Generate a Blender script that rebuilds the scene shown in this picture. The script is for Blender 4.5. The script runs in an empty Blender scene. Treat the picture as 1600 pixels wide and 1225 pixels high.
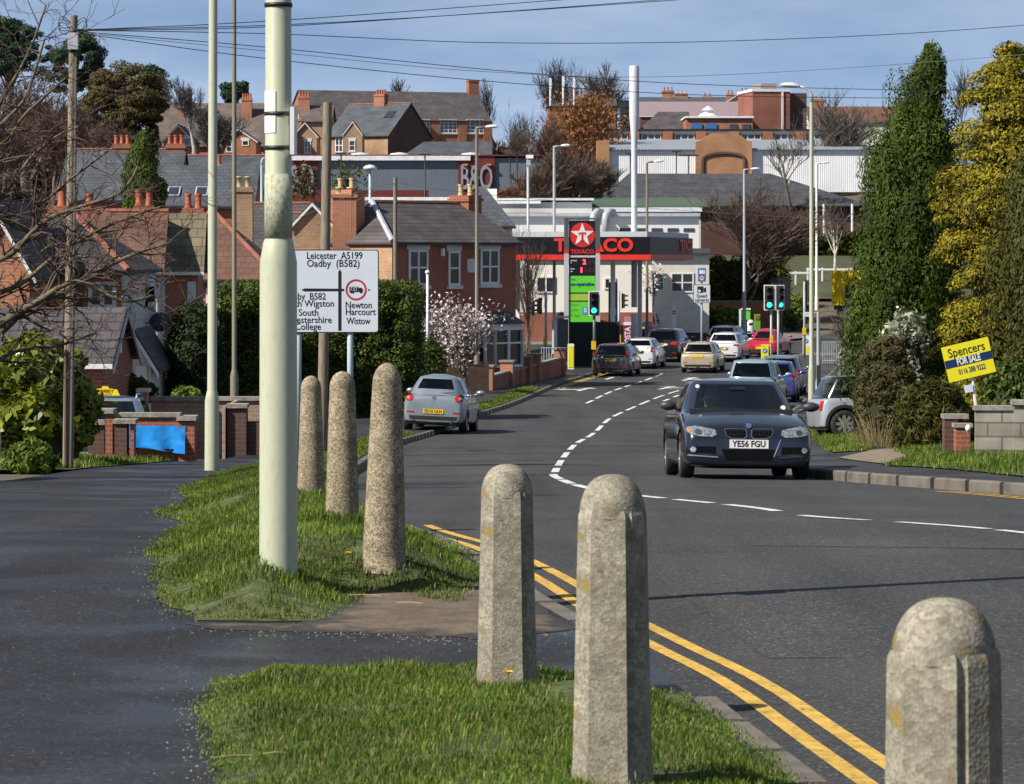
import bpy, bmesh, math, random
import numpy as np
from mathutils import Vector, Matrix, noise
from mathutils.bvhtree import BVHTree
R = math.radians
SC = bpy.context.scene
COL = SC.collection

# ------------------------------------------------------------------ camera, sky, sun, exposure
EYE = 1.9                       # eye height above the datum
F, CX, CY = 5000.0, 800.0, 400.0   # focal length and horizon in photo pixels (1600 x 1225)
cam_d = bpy.data.cameras.new('camera')
cam = bpy.data.objects.new('camera', cam_d); COL.objects.link(cam)
cam.location = (0, 0, EYE); cam.rotation_euler = (R(90), 0, 0)
cam_d.sensor_width = 36.0; cam_d.lens = 36.0 * F / 1600
cam_d.shift_y = -(612.5 - CY) / 1600
cam_d.clip_start = 0.5; cam_d.clip_end = 9000
cam_d.dof.use_dof = True; cam_d.dof.focus_distance = 48; cam_d.dof.aperture_fstop = 112.5 / 6.0
SC.camera = cam

SUN_EL, SUN_AZ = 41.0, 240.5    # azimuth clockwise from +Y
w = bpy.data.worlds.new('World'); SC.world = w; w.use_nodes = True
nt = w.node_tree; nt.nodes.clear()
wo = nt.nodes.new('ShaderNodeOutputWorld'); bg = nt.nodes.new('ShaderNodeBackground')
sky = nt.nodes.new('ShaderNodeTexSky'); sky.sky_type = 'NISHITA'; sky.sun_disc = False
sky.sun_elevation = R(SUN_EL); sky.sun_rotation = R(SUN_AZ); sky.altitude = 100
sky.air_density = 1.1; sky.dust_density = 0.3; sky.ozone_density = 3.0
tc = nt.nodes.new('ShaderNodeTexCoord'); mp = nt.nodes.new('ShaderNodeMapping')
mp.inputs['Scale'].default_value = (5, 5, 22); mp.inputs['Rotation'].default_value = (0, R(-14), 0)
nz = nt.nodes.new('ShaderNodeTexNoise'); nz.inputs['Scale'].default_value = 1.25; nz.inputs['Detail'].default_value = 7
nz.inputs['Roughness'].default_value = 0.58
cr = nt.nodes.new('ShaderNodeValToRGB'); cr.color_ramp.elements[0].position = 0.34; cr.color_ramp.elements[0].color = (.14, .14, .14, 1); cr.color_ramp.elements[1].position = 0.74
cr.color_ramp.elements[1].color = (0.60, 0.60, 0.60, 1)
mx = nt.nodes.new('ShaderNodeMix'); mx.data_type = 'RGBA'
sx = nt.nodes.new('ShaderNodeVectorMath'); sx.operation = 'MULTIPLY_ADD'    # the clear blue seen over the roofs is the sky's own blue a little higher up
sx.inputs[1].default_value = (1, 1, 2.2); sx.inputs[2].default_value = (0, 0, .30)
sn = nt.nodes.new('ShaderNodeVectorMath'); sn.operation = 'NORMALIZE'; nt.links.new(tc.outputs['Generated'], sx.inputs[0]); nt.links.new(sx.outputs[0], sn.inputs[0])
nt.links.new(sn.outputs[0], sky.inputs['Vector'])
nt.links.new(tc.outputs['Generated'], mp.inputs['Vector']); nt.links.new(mp.outputs['Vector'], nz.inputs['Vector'])
nt.links.new(nz.outputs['Fac'], cr.inputs['Fac']); nt.links.new(cr.outputs['Color'], mx.inputs['Factor'])
nt.links.new(sky.outputs['Color'], mx.inputs['A']); mx.inputs['B'].default_value = (4.6, 5.3, 6.1, 1)
# haze brightens the lowest few degrees of the sky
se = nt.nodes.new('ShaderNodeSeparateXYZ'); nt.links.new(tc.outputs['Generated'], se.inputs[0])
hz = nt.nodes.new('ShaderNodeMapRange'); hz.interpolation_type = 'SMOOTHSTEP'; hz.inputs['From Min'].default_value = 0; hz.inputs['From Max'].default_value = .45
hz.inputs['To Min'].default_value = 1.9; hz.inputs['To Max'].default_value = 1.0; nt.links.new(se.outputs[2], hz.inputs['Value'])
sc_ = nt.nodes.new('ShaderNodeVectorMath'); sc_.operation = 'SCALE'; nt.links.new(mx.outputs['Result'], sc_.inputs[0]); nt.links.new(hz.outputs[0], sc_.inputs['Scale'])
nt.links.new(sc_.outputs[0], bg.inputs['Color']); bg.inputs['Strength'].default_value = 0.06
nt.links.new(bg.outputs['Background'], wo.inputs['Surface'])

sd = bpy.data.lights.new('sun', 'SUN'); sd.energy = 5.0; sd.angle = R(0.53); sd.color = (1.0, 0.93, 0.82)
so = bpy.data.objects.new('sun', sd); COL.objects.link(so)
_az, _el = R(SUN_AZ), R(SUN_EL)
SUNV = Vector((math.sin(_az) * math.cos(_el), math.cos(_az) * math.cos(_el), math.sin(_el)))
so.rotation_euler = SUNV.to_track_quat('Z', 'Y').to_euler(); so.location = (-40, -30, 60)
SC.view_settings.view_transform = 'Standard'; SC.view_settings.look = 'None'
SC.view_settings.exposure = 0.5; SC.view_settings.gamma = 1.0
SC.cycles.max_bounces = 6; SC.cycles.transparent_max_bounces = 12
SC.cycles.caustics_reflective = False; SC.cycles.caustics_refractive = False

# ------------------------------------------------------------------ helpers
def X(px, d): return (px - CX) / F * d
def Z(py, d): return EYE + (CY - py) / F * d
def P(px, py, d): return Vector((X(px, d), d, Z(py, d)))
def S(n, d): return n * d / F             # n photo pixels at depth d, in metres

_HX = [-60, 0, 7.4, 10.9, 15, 20, 27, 32, 37.5, 44, 46, 55, 65, 72, 82, 97, 107, 122, 145, 165, 185, 200, 225, 240, 258, 300, 380, 450, 600, 1200, 6000]
_HY = [1.8, 1.86, 1.9, 1.97, 2.1, 2.15, 2.33, 2.53, 2.76, 3.04, 3.15, 3.6, 3.98, 4.22, 4.56, 4.85, 5.02, 5.2, 5.45, 5.32, 5.1, 4.8, 3.5, 1.7, .2, -1.5, -7, -10, -12, -12, -12]
_HX = np.array(_HX, float); _HY = np.array(_HY, float)
_dx = np.diff(_HX); _sl = np.diff(_HY) / _dx
_m = np.zeros(len(_HX)); _m[0] = _sl[0]; _m[-1] = _sl[-1]
for _i in range(1, len(_HX) - 1):
    a, b = _sl[_i - 1], _sl[_i]
    _m[_i] = 0 if a * b <= 0 else 2 * a * b / (a + b)
def H(y):
    y = np.clip(np.asarray(y, float), _HX[0], _HX[-1] - 1e-3)
    i = np.clip(np.searchsorted(_HX, y, side='right') - 1, 0, len(_HX) - 2)
    t = (y - _HX[i]) / _dx[i]; t2 = t * t; t3 = t2 * t
    return ((2 * t3 - 3 * t2 + 1) * _HY[i] + (t3 - 2 * t2 + t) * _dx[i] * _m[i]
            + (-2 * t3 + 3 * t2) * _HY[i + 1] + (t3 - t2) * _dx[i] * _m[i + 1])

LE = [(1.75, -12), (1.6, 4), (1.4, 8), (1.12, 12), (.85, 15.5), (.5, 17.6), (.2, 19.4), (-.12, 22.0), (-.55, 25), (-1.15, 28), (-1.7, 33), (-2.1, 40), (-2.4, 50), (-2.55, 60),
      (-2.5, 70), (-2.2, 78), (-1.85, 84), (-.97, 97), (0, 107.7), (1.2, 122.6), (2.16, 135), (3.6, 146), (4.6, 153)]
RE = [(16, -12), (13.5, 4), (11, 14), (9.0, 22), (7.6, 28.5), (6.05, 37.0), (4.9, 41.2), (4.4, 43.8), (4.25, 47), (4.5, 55), (5.5, 68), (7.2, 88), (9.6, 107), (13, 135), (15, 150), (16, 157)]
CL = [(5.5, 23), (4.14, 27.6), (2.84, 30), (2.43, 32.4), (1.1, 37.6), (.62, 43.5), (.68, 50), (.95, 60), (1.45, 72), (2.2, 84), (3.1, 97), (5.0, 114), (7.2, 129), (9.2, 141)]
def curve(pts, step=0.5):
    """Catmull-Rom through pts (any dimension), resampled every STEP metres."""
    p = [Vector(q) for q in pts]; out = []
    for i in range(len(p) - 1):
        p0 = p[i - 1] if i else p[0] * 2 - p[1]; p3 = p[i + 2] if i + 2 < len(p) else p[-1] * 2 - p[-2]
        n = max(2, int((p[i + 1] - p[i]).length / step))
        for k in range(n):
            t = k / n
            out.append(0.5 * ((2 * p[i]) + (p[i + 1] - p0) * t + (2 * p0 - 5 * p[i] + 4 * p[i + 1] - p3) * t * t
                              + (3 * p[i] - p0 - 3 * p[i + 1] + p3) * t ** 3))
    out.append(p[-1]); return out
LEc, REc, CLc = curve(LE), curve(RE), curve(CL)
_ly = np.array([p.y for p in LEc]); _lx = np.array([p.x for p in LEc])
_ry = np.array([p.y for p in REc]); _rx = np.array([p.x for p in REc])
def lx(y): return np.interp(y, _ly, _lx)
def rx(y): return np.interp(y, _ry, _rx)
def zroad(x, y):
    x = np.asarray(x, float); y = np.asarray(y, float)
    c = np.clip(x - 0.5 * (lx(y) + rx(y)), -6, 6)
    fade = np.clip((150 - y) / 40, 0, 1)
    return EYE - H(y) - 0.008 * np.maximum(c, 0) * fade - 0.004 * np.abs(c) * fade
def zpave(x, y):
    """level of footways, gardens and verges beside the road"""
    x = np.asarray(x, float); y = np.asarray(y, float)
    l = np.clip(lx(y) - x, 0, 9); r = np.clip(x - rx(y), 0, 9)
    fade = np.clip((190 - y) / 40, 0, 1)
    dip = .45 * np.clip((l - 2.6) / 1.2, 0, 1) * np.clip((y - 54) / 1.5, 0, 1) * np.clip((72 - y) / 3, 0, 1)     # sunken drive behind the garden wall
    return EYE - H(y) + fade * (0.09 + 0.012 * l + 0.035 * r) - dip
def gz(x, y, which=zpave): return float(which(x, y))

# ------------------------------------------------------------------ materials
MATS = {}
def _new(name):
    m = bpy.data.materials.new(name); m.use_nodes = True
    return m, m.node_tree, m.node_tree.nodes['Principled BSDF']
def _vary(nt, col, amt, scale, detail=4, coord='Object', seed=0.0):
    tc = nt.nodes.new('ShaderNodeTexCoord'); n = nt.nodes.new('ShaderNodeTexNoise')
    n.inputs['Scale'].default_value = scale; n.inputs['Detail'].default_value = detail
    nt.links.new(tc.outputs[coord], n.inputs['Vector'])
    r = nt.nodes.new('ShaderNodeMapRange'); r.inputs['From Min'].default_value = 0.3; r.inputs['From Max'].default_value = 0.7
    r.inputs['To Min'].default_value = 1 - amt; r.inputs['To Max'].default_value = 1 + amt
    nt.links.new(n.outputs['Fac'], r.inputs['Value'])
    h = nt.nodes.new('ShaderNodeVectorMath'); h.operation = 'SCALE'
    if isinstance(col, tuple): h.inputs[0].default_value = col[:3]
    else: nt.links.new(col, h.inputs[0])
    nt.links.new(r.outputs['Result'], h.inputs['Scale'])
    return h.outputs['Vector'], n.outputs['Fac'], tc
def mat(name, col, rough=0.6, metal=0.0, vary=0.12, scale=3.0, bump=0.0, bscale=40.0, spec=0.5, coat=0.0, emit=0.0, coord='Object'):
    if name in MATS: return MATS[name]
    m, nt, b = _new(name)
    b.inputs['Roughness'].default_value = rough; b.inputs['Metallic'].default_value = metal
    b.inputs['Specular IOR Level'].default_value = spec; b.inputs['Coat Weight'].default_value = coat; b.inputs['Coat Roughness'].default_value = 0.04
    c, _f, tc = _vary(nt, tuple(col), vary, scale, coord=coord)
    nt.links.new(c, b.inputs['Base Color'])
    if bump:
        n = nt.nodes.new('ShaderNodeTexNoise'); n.inputs['Scale'].default_value = bscale; n.inputs['Detail'].default_value = 5
        nt.links.new(tc.outputs[coord], n.inputs['Vector'])
        bp = nt.nodes.new('ShaderNodeBump'); bp.inputs['Strength'].default_value = bump; bp.inputs['Distance'].default_value = 0.02
        nt.links.new(n.outputs['Fac'], bp.inputs['Height']); nt.links.new(bp.outputs['Normal'], b.inputs['Normal'])
    if emit:
        b.inputs['Emission Color'].default_value = (*col, 1); b.inputs['Emission Strength'].default_value = emit
    MATS[name] = m; return m
def brick_mat(name, c1, c2, mortar, bw=0.225, bh=0.075, msize=0.012, rough=0.85, axis='xy', stain=0.22, bump=0.3, off=0.5, sscale=0.6):
    """bricks, slates or tiles: courses follow the object's z, joints run along its x and/or y"""
    if name in MATS: return MATS[name]
    m, nt, b = _new(name); b.inputs['Roughness'].default_value = rough
    tc = nt.nodes.new('ShaderNodeTexCoord'); s = nt.nodes.new('ShaderNodeSeparateXYZ'); cb = nt.nodes.new('ShaderNodeCombineXYZ')
    nt.links.new(tc.outputs['Object'], s.inputs[0])
    if axis == 'xy':
        ad = nt.nodes.new('ShaderNodeMath'); nt.links.new(s.outputs[0], ad.inputs[0]); nt.links.new(s.outputs[1], ad.inputs[1])
        nt.links.new(ad.outputs[0], cb.inputs[0])
    else: nt.links.new(s.outputs['xyz'.index(axis)], cb.inputs[0])
    nt.links.new(s.outputs[2], cb.inputs[1])
    br = nt.nodes.new('ShaderNodeTexBrick'); br.offset = off
    br.inputs['Color1'].default_value = (*c1, 1); br.inputs['Color2'].default_value = (*c2, 1); br.inputs['Mortar'].default_value = (*mortar, 1)
    br.inputs['Scale'].default_value = 1.0; br.inputs['Mortar Size'].default_value = msize; br.inputs['Brick Width'].default_value = bw
    br.inputs['Row Height'].default_value = bh; br.inputs['Bias'].default_value = -0.1
    nt.links.new(cb.outputs[0], br.inputs['Vector'])
    c, f, _t = _vary(nt, br.outputs['Color'], stain, sscale, 6)
    nt.links.new(c, b.inputs['Base Color'])
    if bump:
        bp = nt.nodes.new('ShaderNodeBump'); bp.inputs['Strength'].default_value = bump; bp.inputs['Distance'].default_value = 0.02; bp.invert = True
        nt.links.new(br.outputs['Fac'], bp.inputs['Height']); nt.links.new(bp.outputs['Normal'], b.inputs['Normal'])
    MATS[name] = m; return m
def leaf_mat(name, cols, rough=0.55, trans=0.25, big=.3):
    """foliage: every leaf island takes its own tint from COLS"""
    if name in MATS: return MATS[name]
    m, nt, b = _new(name); b.inputs['Roughness'].default_value = rough; b.inputs['Specular IOR Level'].default_value = .5 if rough < .4 else .18
    g = nt.nodes.new('ShaderNodeNewGeometry'); r = nt.nodes.new('ShaderNodeValToRGB'); e = r.color_ramp.elements
    e[0].color = (*cols[0], 1); e[1].color = (*cols[-1], 1)
    for i, c in enumerate(cols[1:-1]): e.new((i + 1) / (len(cols) - 1)).color = (*c, 1)
    nt.links.new(g.outputs['Random Per Island'], r.inputs['Fac'])
    c, _f, _t = _vary(nt, r.outputs['Color'], big, 0.9)
    nt.links.new(c, b.inputs['Base Color'])
    if trans:
        tr = nt.nodes.new('ShaderNodeBsdfTranslucent'); nt.links.new(c, tr.inputs['Color'])
        mxs = nt.nodes.new('ShaderNodeMixShader'); mxs.inputs[0].default_value = trans
        nt.links.new(b.outputs[0], mxs.inputs[1]); nt.links.new(tr.outputs[0], mxs.inputs[2])
        nt.links.new(mxs.outputs[0], nt.nodes['Material Output'].inputs['Surface'])
    MATS[name] = m; return m
def glass_mat(name, tint, refl=0.12):
    if name in MATS: return MATS[name]
    m, nt, b = _new(name); nt.nodes.remove(b)
    t = nt.nodes.new('ShaderNodeBsdfTransparent'); t.inputs['Color'].default_value = (*tint, 1)
    g = nt.nodes.new('ShaderNodeBsdfGlossy'); g.inputs['Roughness'].default_value = 0.02; g.inputs['Color'].default_value = (.9, .95, 1, 1)
    lw = nt.nodes.new('ShaderNodeFresnel'); lw.inputs['IOR'].default_value = 1.0 + refl * 4
    mxs = nt.nodes.new('ShaderNodeMixShader'); nt.links.new(lw.outputs[0], mxs.inputs[0])
    nt.links.new(t.outputs[0], mxs.inputs[1]); nt.links.new(g.outputs[0], mxs.inputs[2])
    nt.links.new(mxs.outputs[0], nt.nodes['Material Output'].inputs['Surface'])
    MATS[name] = m; return m
def asphalt_mat(name, base, rough=0.8, wet=0.0, patch=0.25, brown=0.0):
    if name in MATS: return MATS[name]
    m, nt, b = _new(name)
    c, f, tc = _vary(nt, tuple(base), patch, 0.45, 5)
    sp = nt.nodes.new('ShaderNodeTexVoronoi'); sp.inputs['Scale'].default_value = 75; nt.links.new(tc.outputs['Object'], sp.inputs['Vector'])
    rr = nt.nodes.new('ShaderNodeValToRGB'); rr.color_ramp.interpolation = 'CONSTANT'
    rr.color_ramp.elements[0].color = (.62, .62, .64, 1); rr.color_ramp.elements[1].position = .42; rr.color_ramp.elements[1].color = (1.0, 1.0, 1.0, 1)
    e = rr.color_ramp.elements.new(.8); e.color = (1.5, 1.45, 1.4, 1); e = rr.color_ramp.elements.new(.965); e.color = (3.2, 3.1, 2.9, 1)
    sx = nt.nodes.new('ShaderNodeSeparateColor'); nt.links.new(sp.outputs['Color'], sx.inputs[0]); nt.links.new(sx.outputs[0], rr.inputs['Fac'])
    mu = nt.nodes.new('ShaderNodeVectorMath'); mu.operation = 'MULTIPLY'; nt.links.new(c, mu.inputs[0]); nt.links.new(rr.outputs['Color'], mu.inputs[1])
    ms = nt.nodes.new('ShaderNodeMapping'); ms.inputs['Scale'].default_value = (1.3, .07, 1); nt.links.new(tc.outputs['Object'], ms.inputs['Vector'])     # wheel tracks run along the road
    ns = nt.nodes.new('ShaderNodeTexNoise'); ns.inputs['Scale'].default_value = 1; ns.inputs['Detail'].default_value = 4; nt.links.new(ms.outputs[0], ns.inputs['Vector'])
    rs = nt.nodes.new('ShaderNodeMapRange'); rs.inputs['From Min'].default_value = .3; rs.inputs['From Max'].default_value = .7; rs.inputs['To Min'].default_value = .80; rs.inputs['To Max'].default_value = 1.22; nt.links.new(ns.outputs['Fac'], rs.inputs['Value'])
    mv = nt.nodes.new('ShaderNodeVectorMath'); mv.operation = 'SCALE'; nt.links.new(mu.outputs[0], mv.inputs[0]); nt.links.new(rs.outputs[0], mv.inputs['Scale'])
    last = mv.outputs[0]
    if brown:
        n2 = nt.nodes.new('ShaderNodeTexNoise'); n2.inputs['Scale'].default_value = 0.35; n2.inputs['Detail'].default_value = 3; nt.links.new(tc.outputs['Object'], n2.inputs['Vector'])
        r2 = nt.nodes.new('ShaderNodeMapRange'); r2.inputs['From Min'].default_value = .45; r2.inputs['From Max'].default_value = .7; r2.inputs['To Max'].default_value = brown
        nt.links.new(n2.outputs['Fac'], r2.inputs['Value'])
        mm = nt.nodes.new('ShaderNodeMix'); mm.data_type = 'RGBA'; nt.links.new(r2.outputs[0], mm.inputs['Factor']); nt.links.new(last, mm.inputs['A']); mm.inputs['B'].default_value = (.10, .085, .065, 1)
        last = mm.outputs['Result']
    nt.links.new(last, b.inputs['Base Color']); b.inputs['Roughness'].default_value = rough
    b.inputs['Specular IOR Level'].default_value = 0.3
    if wet:
        n3 = nt.nodes.new('ShaderNodeTexNoise'); n3.inputs['Scale'].default_value = 0.9; nt.links.new(tc.outputs['Object'], n3.inputs['Vector'])
        r3 = nt.nodes.new('ShaderNodeMapRange'); r3.inputs['From Min'].default_value = .42; r3.inputs['From Max'].default_value = .62
        r3.inputs['To Min'].default_value = rough; r3.inputs['To Max'].default_value = wet
        nt.links.new(n3.outputs['Fac'], r3.inputs['Value']); nt.links.new(r3.outputs[0], b.inputs['Roughness'])
    bp = nt.nodes.new('ShaderNodeBump'); bp.inputs['Strength'].default_value = 0.35; bp.inputs['Distance'].default_value = 0.006
    nt.links.new(sp.outputs['Distance'], bp.inputs['Height']); nt.links.new(bp.outputs['Normal'], b.inputs['Normal'])
    MATS[name] = m; return m

# ------------------------------------------------------------------ objects and meshes
def tag(o, label=None, cat=None, group=None, kind=None):
    if label: o['label'] = label
    if cat: o['category'] = cat
    if group: o['group'] = group
    if kind: o['kind'] = kind
    return o
def thing(name, label, cat, loc=(0, 0, 0), rz=0.0, group=None):
    o = bpy.data.objects.new(name, None); COL.objects.link(o); o.empty_display_size = 0.3
    o.location = loc; o.rotation_euler = (0, 0, rz)
    return tag(o, label, cat, group)
def dup(root, loc, rz, label, group=None):
    r = root.copy(); COL.objects.link(r); r.location = loc; r.rotation_euler = (root.rotation_euler.x, root.rotation_euler.y, rz); r['label'] = label
    if group: r['group'] = group
    for ch in list(root.children):
        c = ch.copy(); COL.objects.link(c); c.parent = r
        for g in list(ch.children):
            d = g.copy(); COL.objects.link(d); d.parent = c
    return r
class MB:
    def __init__(s): s.v = []; s.f = []; s.mi = []; s.cur = 0
    def add(s, vs, fs, M=None):
        n = len(s.v)
        s.v += [tuple(M @ Vector(q)) if M is not None else tuple(q) for q in vs]
        s.f += [tuple(i + n for i in f) for f in fs]; s.mi += [s.cur] * len(fs); return s
    def box(s, x0, x1, y0, y1, z0, z1, M=None):
        return s.add([(x0, y0, z0), (x1, y0, z0), (x1, y1, z0), (x0, y1, z0), (x0, y0, z1), (x1, y0, z1), (x1, y1, z1), (x0, y1, z1)],
                     [(0, 3, 2, 1), (4, 5, 6, 7), (0, 1, 5, 4), (1, 2, 6, 5), (2, 3, 7, 6), (3, 0, 4, 7)], M)
    def prism(s, poly, a0, a1, axis='y', M=None):
        """closed polygon in the plane normal to AXIS, extruded from a0 to a1"""
        def pt(p, a): return (a, p[0], p[1]) if axis == 'x' else ((p[0], a, p[1]) if axis == 'y' else (p[0], p[1], a))
        n = len(poly)
        ar = sum(poly[i][0] * poly[(i + 1) % n][1] - poly[(i + 1) % n][0] * poly[i][1] for i in range(n))
        if (ar < 0) != (axis == 'y'): poly = poly[::-1]
        vs = [pt(p, a0) for p in poly] + [pt(p, a1) for p in poly]
        fs = [tuple(range(n - 1, -1, -1)), tuple(range(n, 2 * n))] + [(i, (i + 1) % n, n + (i + 1) % n, n + i) for i in range(n)]
        return s.add(vs, fs, M)
    def tube(s, pts, rad, n=8, cap=True, M=None):
        pts = [Vector(p) for p in pts]; k = len(pts)
        if not hasattr(rad, '__len__'): rad = [rad] * k
        vs = []; up = None
        for i, p in enumerate(pts):
            t = (pts[min(i + 1, k - 1)] - pts[max(i - 1, 0)])
            t = t.normalized() if t.length > 1e-9 else Vector((0, 0, 1))
            if up is None: up = Vector((1, 0, 0)) if abs(t.x) < 0.9 else Vector((0, 1, 0))
            a = (up - t * up.dot(t)).normalized(); b = t.cross(a); up = a
            for j in range(n):
                q = 2 * math.pi * j / n
                vs.append(p + (a * math.cos(q) + b * math.sin(q)) * rad[i])
        fs = [(i * n + j, i * n + (j + 1) % n, (i + 1) * n + (j + 1) % n, (i + 1) * n + j) for i in range(k - 1) for j in range(n)]
        if cap: fs += [tuple(range(n - 1, -1, -1)), tuple(range((k - 1) * n, k * n))]
        return s.add(vs, fs, M)
    def lathe(s, prof, n=16, M=None, cap=True, a0=0.0):
        """profile [(radius, z)] turned about z"""
        vs = [(r * math.cos(a0 + 2 * math.pi * j / n), r * math.sin(a0 + 2 * math.pi * j / n), z) for r, z in prof for j in range(n)]; k = len(prof)
        fs = [(i * n + j, i * n + (j + 1) % n, (i + 1) * n + (j + 1) % n, (i + 1) * n + j) for i in range(k - 1) for j in range(n)]
        if cap: fs += [tuple(range(n - 1, -1, -1)), tuple(range((k - 1) * n, k * n))]
        return s.add(vs, fs, M)
    def build(s, name, mats, parent=None, smooth=False, loc=None, rz=None, sharp=None):
        me = bpy.data.meshes.new(name); me.from_pydata(s.v, [], s.f)
        for m in (mats if isinstance(mats, (list, tuple)) else [mats]): me.materials.append(m)
        if any(s.mi): me.polygons.foreach_set('material_index', s.mi)
        if smooth: me.polygons.foreach_set('use_smooth', [True] * len(me.polygons))
        if smooth and sharp: me.set_sharp_from_angle(angle=R(sharp))
        me.update(); o = bpy.data.objects.new(name, me); COL.objects.link(o)
        if parent is not None: o.parent = parent
        if loc is not None: o.location = loc
        if rz is not None: o.rotation_euler = (0, 0, rz)
        return o
def np_mesh(name, verts, quads, m, parent=None, smooth=False, tri=False):
    """mesh straight from numpy arrays: verts (n,3), faces (k,4) or (k,3)"""
    k = quads.shape[1]; me = bpy.data.meshes.new(name)
    me.vertices.add(len(verts)); me.vertices.foreach_set('co', np.ascontiguousarray(verts, dtype=np.float32).ravel())
    me.loops.add(quads.size); me.loops.foreach_set('vertex_index', np.ascontiguousarray(quads, dtype=np.int32).ravel())
    me.polygons.add(len(quads)); me.polygons.foreach_set('loop_start', np.arange(0, quads.size, k, dtype=np.int32))
    if smooth: me.polygons.foreach_set('use_smooth', np.ones(len(quads), dtype=bool))
    me.materials.append(m); me.update(calc_edges=True); me.validate()
    o = bpy.data.objects.new(name, me); COL.objects.link(o)
    if parent is not None: o.parent = parent
    return o
def bevel(o, w=0.02, seg=2):
    b = o.modifiers.new('bevel', 'BEVEL'); b.width = w; b.segments = seg; b.limit_method = 'ANGLE'; b.angle_limit = R(40); return o
def text(s, size, m, parent, loc, rx_=90, rz_=0.0, ry_=0.0, fit=None, name='lettering', ext=0.004, ax='CENTER', bold=0.0, sx=1.0):
    cu = bpy.data.curves.new(name, 'FONT'); cu.body = s; cu.size = size; cu.align_x = ax; cu.align_y = 'CENTER'; cu.extrude = ext; cu.offset = bold
    cu.resolution_u = 3
    t = bpy.data.objects.new(name, cu); COL.objects.link(t)
    dg = bpy.context.evaluated_depsgraph_get(); me = bpy.data.meshes.new_from_object(t.evaluated_get(dg))
    bpy.data.objects.remove(t); bpy.data.curves.remove(cu)
    if fit:
        xs = [v.co.x for v in me.vertices]; k = fit / max(1e-6, max(xs) - min(xs))
        for v in me.vertices: v.co.x *= k
    elif sx != 1.0:
        for v in me.vertices: v.co.x *= sx
    me.materials.clear(); me.materials.append(m); me.name = name
    o = bpy.data.objects.new(name, me); COL.objects.link(o); o.parent = parent; o.location = loc
    o.rotation_euler = (R(rx_), R(ry_), R(rz_)); return o
def sheet(name, poly, zf, m, zoff=0.0, res=1.0, kind='structure'):
    """a ground sheet: polygon (x, y) cut on a grid and laid on the height function ZF"""
    bm = bmesh.new(); f = bm.faces.new([bm.verts.new((p[0], p[1], 0)) for p in poly])
    bmesh.ops.triangulate(bm, faces=[f])
    xs = [p[0] for p in poly]; ys = [p[1] for p in poly]
    for ax, lo, hi in ((0, min(xs), max(xs)), (1, min(ys), max(ys))):
        n = int((hi - lo) / res)
        for i in range(1, n + 1):
            no = (1, 0, 0) if ax == 0 else (0, 1, 0); co = (lo + i * res, 0, 0) if ax == 0 else (0, lo + i * res, 0)
            bmesh.ops.bisect_plane(bm, geom=bm.verts[:] + bm.edges[:] + bm.faces[:], plane_co=co, plane_no=no, dist=1e-5)
    for v in bm.verts: v.co.z = float(zf(v.co.x, v.co.y)) + zoff
    bmesh.ops.recalc_face_normals(bm, faces=bm.faces[:])
    if sum(f.normal.z for f in bm.faces) < 0: bmesh.ops.reverse_faces(bm, faces=bm.faces[:])
    me = bpy.data.meshes.new(name); bm.to_mesh(me); bm.free(); me.materials.append(m)
    me.polygons.foreach_set('use_smooth', [True] * len(me.polygons))
    o = bpy.data.objects.new(name, me); COL.objects.link(o); return tag(o, kind=kind)
def offset(c, d):
    out = []
    for i, p in enumerate(c):
        t = (c[min(i + 1, len(c) - 1)] - c[max(i - 1, 0)]).normalized(); out.append(Vector((p.x - t.y * d, p.y + t.x * d)))
    return out
def ribbon(mb, pts, w, zf, zoff):
    a = offset(pts, w / 2); b = offset(pts, -w / 2)
    vs = [(p.x, p.y, float(zf(p.x, p.y)) + zoff) for q in zip(a, b) for p in q]
    mb.add(vs, [(2 * i, 2 * i + 1, 2 * i + 3, 2 * i + 2) for i in range(len(pts) - 1)])

# ================================================================== THE SETTING: ground, road, paths, kerbs, verges
rng = np.random.default_rng(7); random.seed(7)
def G(px, py, zf=zpave, lo=3.0, hi=260.0):
    """where the sight line through a photo pixel first meets the ground"""
    d = lo; step = 0.25
    while d < hi:
        if Z(py, d) <= float(zf(X(px, d), d)): break
        d += step
    a, b = d - step, d
    for _ in range(18):
        m = (a + b) / 2
        if Z(py, m) <= float(zf(X(px, m), m)): b = m
        else: a = m
    return (X(px, b), b)

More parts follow.
